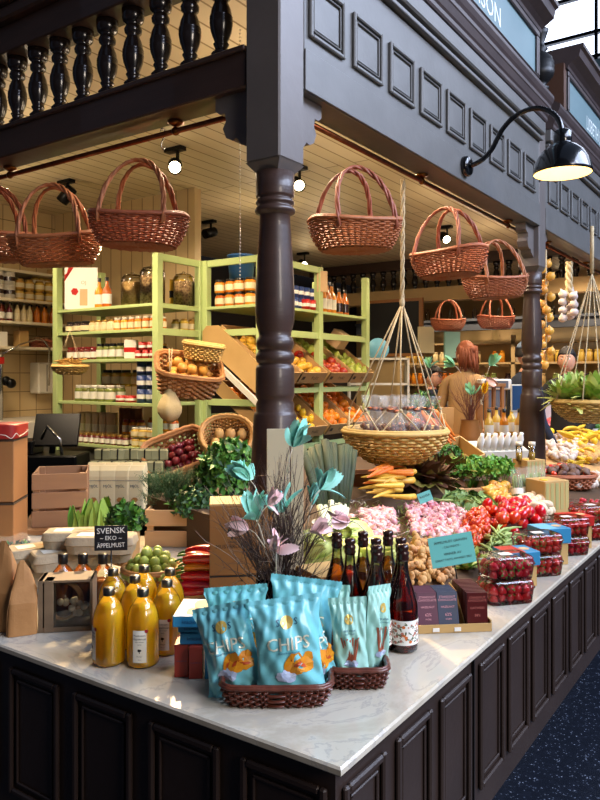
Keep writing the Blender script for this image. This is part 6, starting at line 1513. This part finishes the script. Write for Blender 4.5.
for i in range(60): b.ell((R(-.14,.14),R(-.08,.08),R(.015,.055)),(.013,.013,.013),8,5)
obj('berries',b,'strawberry',t)
# hanging basket with lettuce at right
bc2=W(592,422,4.6)
t=thing('hanging_straw_basket','straw basket of frilly lettuce hung by ropes at the right picture edge','basket',bc2)
obj('bowl',wicker(MB(),.24,.24,.13,2,.5,40,9),'wicker_straw',t)
rb=MB();kn=Vector((0,0,.95))
for i in range(8):
    a=i*PI/4;rb.tube([kn,(.25*math.cos(a),.25*math.sin(a),.13),(.12*math.cos(a),.12*math.sin(a),.0)],.004,5)
rb.tube([kn,(0,0,2.55-bc2.z)],.012,6);obj('rope_cradle',rb,'rope',t)
for i,(dx,dy) in enumerate(((-.13,0),(0,-.08),(.1,.05),(-.04,.1))):
    b=MB()
    for k in range(110):
        a=R(0,6.28);e_=R(.1,1);d=Vector((math.cos(a)*e_,math.sin(a)*e_,1.15-e_));leaf(b,(.02*math.cos(a),.02*math.sin(a),.01),d,(-math.cos(a)*.5,-math.sin(a)*.5,1),R(.10,.16),R(.02,.035),random.choice((0,0,1)),R(-.3,.6),R(-.3,.6),4)
    tag(obj('frilly_lettuce',b,['herb_pale','herb_light'],None,bc2+scr(dx,.12,dy),(0,0,0),1.25),'bright green frilly lettuce in the hanging basket at the right edge','lettuce','frilly lettuces in the right hanging basket')
# garlic braid and onion string
q=W(569,262,5.92);b=MB()
for k in range(3): b.tube([(.018*math.cos(i*.7+k*2.09),.018*math.sin(i*.7+k*2.09),-i*.02) for i in range(17)],.014,5)
t=thing('garlic_braid','braided garlic hanging from the far rail beyond the far column','garlic',q);obj('braid',b,'rope',t);g0=None
for i in range(11):
    a=i*2.1;o=obj('bulb',MB().lathe([(.001,-.03),(.025,-.028),(.038,-.008),(.034,.012),(.013,.03),(.006,.045)],12) if g0 is None else g0,'garlic_white' if g0 is None else None,t,(.05*math.cos(a),.05*math.sin(a),-.24-.022*i),(R(-.6,.6),R(-.6,.6),0));g0=o.data
q=W(546,255,5.3);t=thing('onion_string','long string of dried onions hanging close beside the far column','onion string',q);obj('cord',MB().tube([(0,0,.04),(0,0,-.85)],.006,5),'rope',t);g0=None
for i in range(16):
    a=i*2.3;o=obj('onion',onion_mesh() if g0 is None else g0,'onion_yellow' if g0 is None else None,t,(.035*math.cos(a),.035*math.sin(a),-.06-.05*i),(R(-.6,.6),R(-.6,.6),0));g0=o.data
# second vase with twigs and feathers
vp2=W(470,428,5.0);t=thing('brown_vase','brown vase with reddish twigs in front of the visitors','vase',(vp2.x,vp2.y,1.08));obj('pot',MB().lathe([(0,0),(.06,0),(.075,.1),(.06,.2),(.065,.21)],16,cap=False),'oak',t)
b=MB();mat('twig_red','6a3a2a',.6)
for i in range(40):
    a=R(0,6.28);twig(b,(0,0,.15),Vector((math.cos(a)*R(0,.35),math.sin(a)*R(0,.35),1)),R(.28,.42),.0028,1,0)
obj('twigs',b,'twig_red',t)
for px,py,m,dv,l in ((430,368,'feather_green',scr(-.4,1,0),'pale green feather tuft beside the dark cap'),(455,366,'feather_green',scr(-.9,.6,0),'pale green feather tuft over the camel coat'),(490,366,'feather_green',scr(.5,1,0),'green feather tuft highest on the second twig vase'),(471,395,'feather_green',scr(0,1,0),'green feather tuft low in front of the second twig vase'),(486,377,'feather_pink',scr(.6,-.3,0),'dusty pink tuft on the second twig vase'),(484,394,'sticker',scr(.3,1,0),'yellow tuft on the second twig vase')):
    feather_tuft(W(px,py,4.95),m,.095,l,dv,8)
t=thing('wooden_stool','small yellow-brown wooden step frame right of the second twig vase','stool',W(490,420,5.6),FACE+.3)
for x in(-.07,.07):
    for y in(-.06,.06): obj('leg',MB().box(x-.012,y-.012,-.2,x+.012,y+.012,.26),'oak',t)
obj('seat',MB().box(-.09,-.08,.26,.09,.08,.285),'oak',t);obj('rung',MB().box(-.07,-.07,.08,.07,-.055,.1),'oak',t)
t=thing('scale','grey shop scale with a pale display behind the second twig vase','scale',W(494,386,6.2),FACE);obj('housing',MB().box(-.13,-.08,-.03,.13,.08,.06,b=.01),'case_white',t);obj('keypad',MB().box(-.1,-.083,-.015,.1,-.08,.045),'far_grey',t);obj('stand',MB().box(-.08,-.06,-.30,.08,.06,-.03),'far_grey',t)
t=thing('tablet','dark framed tablet screen standing close before the far column','tablet',W(517,398,5.3),FACE+.2);obj('frame',MB().box(-.05,-.008,-.1,.05,.008,.1,b=.003),'lid_white',t);obj('screen',MB().box(-.042,-.0095,-.09,.042,-.008,.09),'navy',t);obj('stand',MB().box(-.03,.0,-.25,.03,.03,-.1),'case_white',t)
t=thing('back_counter','dark service counter in the middle of the stall behind the hanging straw basket','counter',(0,0,0));obj('worktop',MB().box(5.0,1.9,1.0,6.6,2.4,1.04),'oak',t);obj('cabinet',MB().box(5.05,1.95,0,6.55,2.35,1.0),'black',t)
for i in range(6): carton('carton',.16,.12,.2+.05*(i%3),['kraft_light','crate_card','paper_white','box_red','kraft','paper_cream'][i],['tan','pale brown','white','red','dark brown','cream'][i]+' carton on the dark service counter behind the hanging straw basket',(5.15+i*.24,2.1,1.041),FACE)
t=thing('tier_stand','small white two-tier stand with a round blue label behind the fruit rack','stand',W(378,385,7.2),FACE);obj('shelf',MB().box(-.3,-.1,.0,.3,.1,.02).box(-.3,-.1,.25,.3,.1,.27),'lid_white',t);obj('post',MB().box(-.3,-.1,-.4,-.28,.1,.27).box(.28,-.1,-.4,.3,.1,.27),'lid_white',t)
b=MB().at((0,0,.36),(PI/2,0,0)).lathe([(0,-.01),(.11,-.01),(.11,.01),(0,.01)],20,cap=False);obj('round_sign',b,'box_lightblue',t)
# ---------- people ----------
mat('skin','cf9a7c',.5,sss=.1);mat('hair_brown','3a2114',.6);mat('hair_red','7a3f22',.6);mat('hair_dark','17110e',.6);mat('navy_cloth','1a2436',.8,bump=.2,bscale=20);mat('camel','9c7a4e',.8,bump=.2,bscale=20);mat('black_cloth','121212',.8);mat('denim','2a3346',.8);mat('cap_grey','4f5f72',.7)
def person(label,x,y,rz,h,coat,trousers,hair,arms,cap=None,glasses=False,headturn=0,lean=0,hairlong=False):
    t=thing('person',label,'person',(x,y,0),rz,sc=h/1.75)
    me=bpy.data.meshes.new('body');V=[];E=[];Rr=[]
    def v(p,r,par=None):
        V.append(p);Rr.append(r)
        if par is not None:E.append((par,len(V)-1))
        return len(V)-1
    L=lean
    pel=v((0,0,.95),(.16,.12));w1=v((0,-.02*L,1.12),(.145,.11),pel);ch=v((0,-.08*L,1.32),(.165,.12),w1);sh=v((0,-.12*L,1.45),(.10,.09),ch);nk=v((0,-.15*L,1.52),(.055,.055),sh);hd=v((0,-.17*L,1.58),(.05,.05),nk)
    hands=[]
    for s in(-1,1):
        hp_=v((s*.10,0,.86),(.09,.09),pel);kn_=v((s*.11,-.02,.5),(.06,.065),hp_);an=v((s*.11,.02,.09),(.042,.045),kn_);ft=v((s*.12,-.14,.035),(.04,.03),an)
        s1=v((s*.17,-.12*L,1.42),(.065,.065),sh);el,wr=arms[0 if s<0 else 1];e_=v(el,(.048,.048),s1);w_=v(wr,(.033,.033),e_);d=(Vector(wr)-Vector(el)).normalized();hd_=v(tuple(Vector(wr)+d*.07),(.03,.018),w_);hands.append((Vector(wr)+d*.09,d))
    me.from_pydata(V,E,[]);o=bpy.data.objects.new('body',me);C.objects.link(o)
    m=o.modifiers.new('s','SKIN');sl=me.skin_vertices[0].data if me.skin_vertices else None
    if sl is None:
        bpy.context.view_layer.objects.active=o
    for i,r in enumerate(Rr): me.skin_vertices[0].data[i].radius=r
    me.skin_vertices[0].data[0].use_root=True
    u=o.modifiers.new('u','SUBSURF');u.levels=2;u.render_levels=2
    dg=bpy.context.evaluated_depsgraph_get();ev=bpy.data.meshes.new_from_object(o.evaluated_get(dg));bpy.data.objects.remove(o)
    b=MB();b.raw([tuple(q.co) for q in ev.vertices],[tuple(q.vertices) for q in ev.polygons],0,True)
    wr_=[Vector(arms[0][1]),Vector(arms[1][1])]
    for i,q in enumerate(ev.polygons):
        c=q.center;mi=0
        if c.z<.9 :mi=1
        if c.z<.1:mi=3
        if c.z>1.535 and abs(c.x)<.12 and abs(c.y+.16*L)<.15:mi=2
        for k in(0,1):
            if (c-hands[k][0]).dot(hands[k][1])>-.095 and (c-hands[k][0]).length<.14:mi=2
        b.mi[i]=mi
    for k,(hp2,d) in enumerate(hands):
        sd=d.cross(Vector((0,0,1)));sd=sd.normalized() if sd.length>.05 else Vector((1,0,0));nn=sd.cross(d)
        for f_ in range(4):
            o_=hp2-d*.01+sd*(f_-1.5)*.016;ln=(.06,.072,.067,.052)[f_];b.tube([o_,o_+d*ln*.5+nn*.006,o_+d*ln*.85-nn*.012],[.0085,.008,.0065],6,2)
        o_=hp2-d*.05-sd*.026;b.tube([o_,o_-sd*.02+d*.025,o_-sd*.022+d*.05],[.011,.010,.0075],6,2)
    hc=Vector((0,-.19*L-.01,1.665));HR=Matrix.Rotation(headturn,3,'Z')
    def head(x_,y_,z_):
        k=1
        if z_<0: k-=.22*(-z_)*(1 if y_>0 else .55)
        if y_<-.5: k+=.03
        k+= .16*math.exp(-((x_/.16)**2+((z_+.12)/.16)**2))*(1 if y_<-.3 else 0)
        k-= .05*math.exp(-(((abs(x_)-.38)/.15)**2+((z_-.08)/.12)**2))*(1 if y_<-.3 else 0)
        return k
    b.M=Matrix.Translation(hc)@HR.to_4x4();b.ell((0,0,0),(.078,.098,.122),28,22,2,head)
    for s in(-1,1): b.ell((s*.079,.008,-.01),(.010,.018,.03),8,6,2)
    b.M=Matrix();bd=obj('body',b,[coat,trousers,'skin','black'],t)
    e=MB();e.M=Matrix.Translation(hc)@HR.to_4x4()
    for s in(-1,1): e.ell((s*.031,-.088,.012),(.012,.008,.007),8,6,0);e.ell((s*.031,-.0955,.012),(.005,.003,.005),6,5,1);e.tube([(s*.015,-.097,.032),(s*.03,-.098,.037),(s*.047,-.088,.031)],.003,5,1)
    e.tube([(-.022,-.092,-.055),(0,-.098,-.058),(.022,-.092,-.055)],[.003,.0055,.003],6,2);obj('face_features',e,['label_white','ink','tin_red'],t)
    hb=MB();hb.M=Matrix.Translation(hc)@HR.to_4x4()
    def hf(u_,v_):
        a=u_*2*PI;low=-.1 if math.sin(a)>-.2 else .42
        if hairlong and math.sin(a)>-.3: low=-.95
        ph=low+(PI/2-low)*v_;k=1.11+.02*math.sin(a*9+v_*7);return (.078*k*math.cos(ph if ph>-.9 else -.9)*math.cos(a),.006+.1*k*math.cos(ph if ph>-.9 else -.9)*math.sin(a),.122*k*math.sin(ph))
    hb.grid(hf,32,10,True,cap=True)
    if hairlong:
        for k_ in range(90):
            a_=R(.1,3.04);p_=Vector((.082*math.cos(a_),.01+.104*math.sin(a_)*R(.9,1.05),R(.0,.09)));hb.tube([p_,p_*1.06+Vector((0,.005,-.07)),p_*1.02+Vector((R(-.02,.02),.01,-.15-R(0,.03)))],[.007,.008,.003],5)
        hb.ell((0,.10,.05),(.045,.035,.04),12,8)
    obj('hair',hb,hair,t)
    if cap:
        cb3=MB();cb3.M=Matrix.Translation(hc)@HR.to_4x4();cb3.grid(lambda u_,v_:(.088*math.cos(.35+v_*1.2)*math.cos(u_*2*PI)*1.04,.004+.108*math.cos(.35+v_*1.2)*math.sin(u_*2*PI)*1.04,.02+.115*math.sin(.35+v_*1.2)),28,8,True,cap=True)
        cb3.raw([(-.06,-.085,.06),(.06,-.085,.06),(.045,-.15,.048),(-.045,-.15,.048),(-.06,-.085,.066),(.06,-.085,.066),(.045,-.15,.053),(-.045,-.15,.053)],[(3,2,1,0),(4,5,6,7),(0,1,5,4),(1,2,6,5),(2,3,7,6),(3,0,4,7)]);obj('cap',cb3,cap,t)
    if glasses:
        g_=MB();g_.M=Matrix.Translation(hc)@HR.to_4x4()
        for s in(-1,1): g_.tube([(s*.032+.022*math.cos(k*PI/6),-.106,.01+.017*math.sin(k*PI/6)) for k in range(12)],.0022,5,0,True);g_.tube([(s*.054,-.105,.014),(s*.08,-.03,.014),(s*.082,.02,.008)],.002,4)
        g_.tube([(-.010,-.106,.012),(.010,-.106,.012)],.002,4);obj('glasses',g_,'ink',t)
    col=MB().grid(lambda u_,v_:((.075-.012*v_)*math.cos(u_*2*PI),-.14*L+(.07-.012*v_)*math.sin(u_*2*PI),1.485+.045*v_),20,3,True);obj('collar',col,coat,t)
    return t
dn=((-.24,-.02,1.14),(-.25,-.14,.92));dn2=((.24,-.02,1.14),(.25,-.14,.92))
def at_head(px,py,d,h): 
    p=W(px,py,d);return p.x,p.y
p=W(432,377,7.2);person('person in a dark cap, glasses and navy jacket, looking aside between the feathers',p.x,p.y,FACE+.9,1.66,'navy_cloth','denim','hair_dark',(dn,((.24,-.1,1.14),(.14,-.3,1.1))),cap='hair_dark',glasses=True)
p=W(464,352,6.9);person('person with reddish brown hair in a camel coat, seen from behind',p.x,p.y,FACE+PI-.5,1.88,'camel','denim','hair_red',(dn,dn2),hairlong=True,lean=.2,headturn=.9)
p=W(519,352,6.3);person('person in a navy jacket and grey cap reaching up, half hidden by the far column',p.x,p.y,FACE+1.75,1.86,'navy_cloth','denim','hair_dark',(((-.24,-.06,1.14),(-.2,-.2,.95)),((.2,-.20,1.36),(.14,-.27,1.60))),cap='cap_grey',lean=.4)
p=W(567,357,7.0);person('person with short dark hair in a black shirt behind the white case of meat',p.x,p.y,FACE-.5,1.83,'black_cloth','black_cloth','hair_dark',(((-.25,-.06,1.16),(-.2,-.26,1.02)),((.25,-.06,1.16),(.2,-.26,1.02))))

random.seed(77)
for i in range(46):
    gb(DD(548+R(0,30),452+R(-3,12))+Vector((0,0,.03+R(0,.03))),(R(-1,1),R(-1,1),R(0,6)),'pale bulb heaped behind the oval mushroom basket','pale bulbs behind the oval mushroom basket',R(.9,1.2))
for i in range(40):
    po(DD(578+R(0,24),457+R(-3,8))+Vector((0,0,.03+R(0,.03))),(R(-1,1),R(-1,1),R(0,6)),'tan potato heaped below the bananas at the picture edge','potatoes below the bananas',R(.8,1.1))
for i in range(16):
    fruit_sp('lemon','lemon_skin','lemon')(DD(586+R(-6,16),447+R(-4,6))+Vector((0,0,.04)),(R(-1,1),R(-1,1),R(0,6)),'lemon beside the bananas at the picture edge','lemons beside the bananas',1.0)
b=MB();mound(b,(0,0,0),.16,.1,.06,260,.06,.018,(0,1),curl=.3);tag(obj('leafy_greens',b,['herb_mid','herb_light'],None,DD(590,436)+Vector((0,0,.04))),'loose leafy greens behind the bananas, under the lettuce basket','greens')
# ---------- light ----------
sc=bpy.context.scene
w=bpy.data.worlds.new('world');sc.world=w;w.use_nodes=True;bg=w.node_tree.nodes['Background'];bg.inputs[0].default_value=lin('a9c0e8');bg.inputs[1].default_value=.3
def area(name,loc,target,size,power,col,shape='RECTANGLE',sy=None):
    l=bpy.data.lights.new(name,'AREA');l.energy=power;l.size=size;l.shape=shape
    if sy:l.size_y=sy
    l.color=lin(col)[:3];o=bpy.data.objects.new(name,l);C.objects.link(o);o.location=loc
    o.rotation_euler=(Vector(target)-Vector(loc)).to_track_quat('-Z','Y').to_euler();return o
def spot(name,loc,target,power,col,ang=70,r=.04,blend=.5):
    l=bpy.data.lights.new(name,'SPOT');l.energy=power;l.spot_size=math.radians(ang);l.spot_blend=blend;l.shadow_soft_size=r
    l.color=lin(col)[:3];o=bpy.data.objects.new(name,l);C.objects.link(o);o.location=loc
    o.rotation_euler=(Vector(target)-Vector(loc)).to_track_quat('-Z','Y').to_euler();return o
def point(name,loc,power,col,r=.08):
    l=bpy.data.lights.new(name,'POINT');l.energy=power;l.shadow_soft_size=r;l.color=lin(col)[:3];o=bpy.data.objects.new(name,l);C.objects.link(o);o.location=loc;return o
WARM='ffe4c0'
area('skylight',(4,-5,6.5),(2,.5,1.5),7,1150,'cfdefc',sy=3)
area('skylight_near',(.2,-4.2,5.2),(.8,.3,1.0),3,230,'dfe6ff',sy=2)
area('front_fill',(-1.0,-4.2,3.0),(.5,.4,1.0),1.2,110,'fff0de',sy=1.2)  # added soft fill for the bag fronts, no lamp stands here
# warm ceiling lamps of the stall, each with an added ambient fill point
for i,(x,y) in enumerate(((1.6,1.5),(1.6,3.2),(2.6,1.6),(3.4,1.5),(4.8,1.7),(6.4,2.0),(2.0,4.4),(4.2,3.4),(6.2,4.0))):
    spot('ceiling_spot_%d'%i,(x,y,3.05),(x-.2,y-.1,0),60,WARM,130,.06)
    point('ambient_fill_%d'%i,(x,y,2.7),9,WARM,.15)
spot('lamp_left',(2.50,2.86,3.02),(.2,.8,.9),1000,'ffd8a0',34,.07)
spot('lamp_shelf',(1.5,3.0,3.0),(2.7,3.4,1.7),110,WARM,80,.05)
spot('lamp_fruit',(2.0,1.7,3.0),(3.4,2.6,1.6),110,WARM,80,.05)
spot('lamp_produce',(2.4,1.3,3.05),(2.3,.5,1.0),80,'ffdfb4',75,.04)
spot('lamp_front',(1.3,1.3,3.05),(.7,.3,.9),60,'ffe2bb',60,.04)
spot('gooseneck_bulb',(2.45,.254,2.63),(2.45,.254,0),25,'ffd9a0',120,.04)
for i,(x,y) in enumerate(((8.9,1.5),(9.0,3.2),(8.6,4.6),(8.0,.6),(5.6,1.3),(7.0,1.4))):
    spot('far_spot_%d'%i,(x,y,3.05),(x+.4,y,1.2),130,WARM,120,.06)
spot('produce_spot_far',(4.6,1.2,3.0),(5.0,.9,1.0),80,'ffdfb4',80,.05)
sc.view_settings.view_transform='Standard';sc.view_settings.look='None';sc.view_settings.exposure=0;sc.view_settings.gamma=1
sc.cycles.max_bounces=8;sc.cycles.transparent_max_bounces=16;sc.cycles.diffuse_bounces=3;sc.cycles.glossy_bounces=3;sc.cycles.transmission_bounces=6
sc.cycles.caustics_reflective=False;sc.cycles.caustics_refractive=False;sc.cycles.use_denoising=True;sc.cycles.sample_clamp_indirect=4
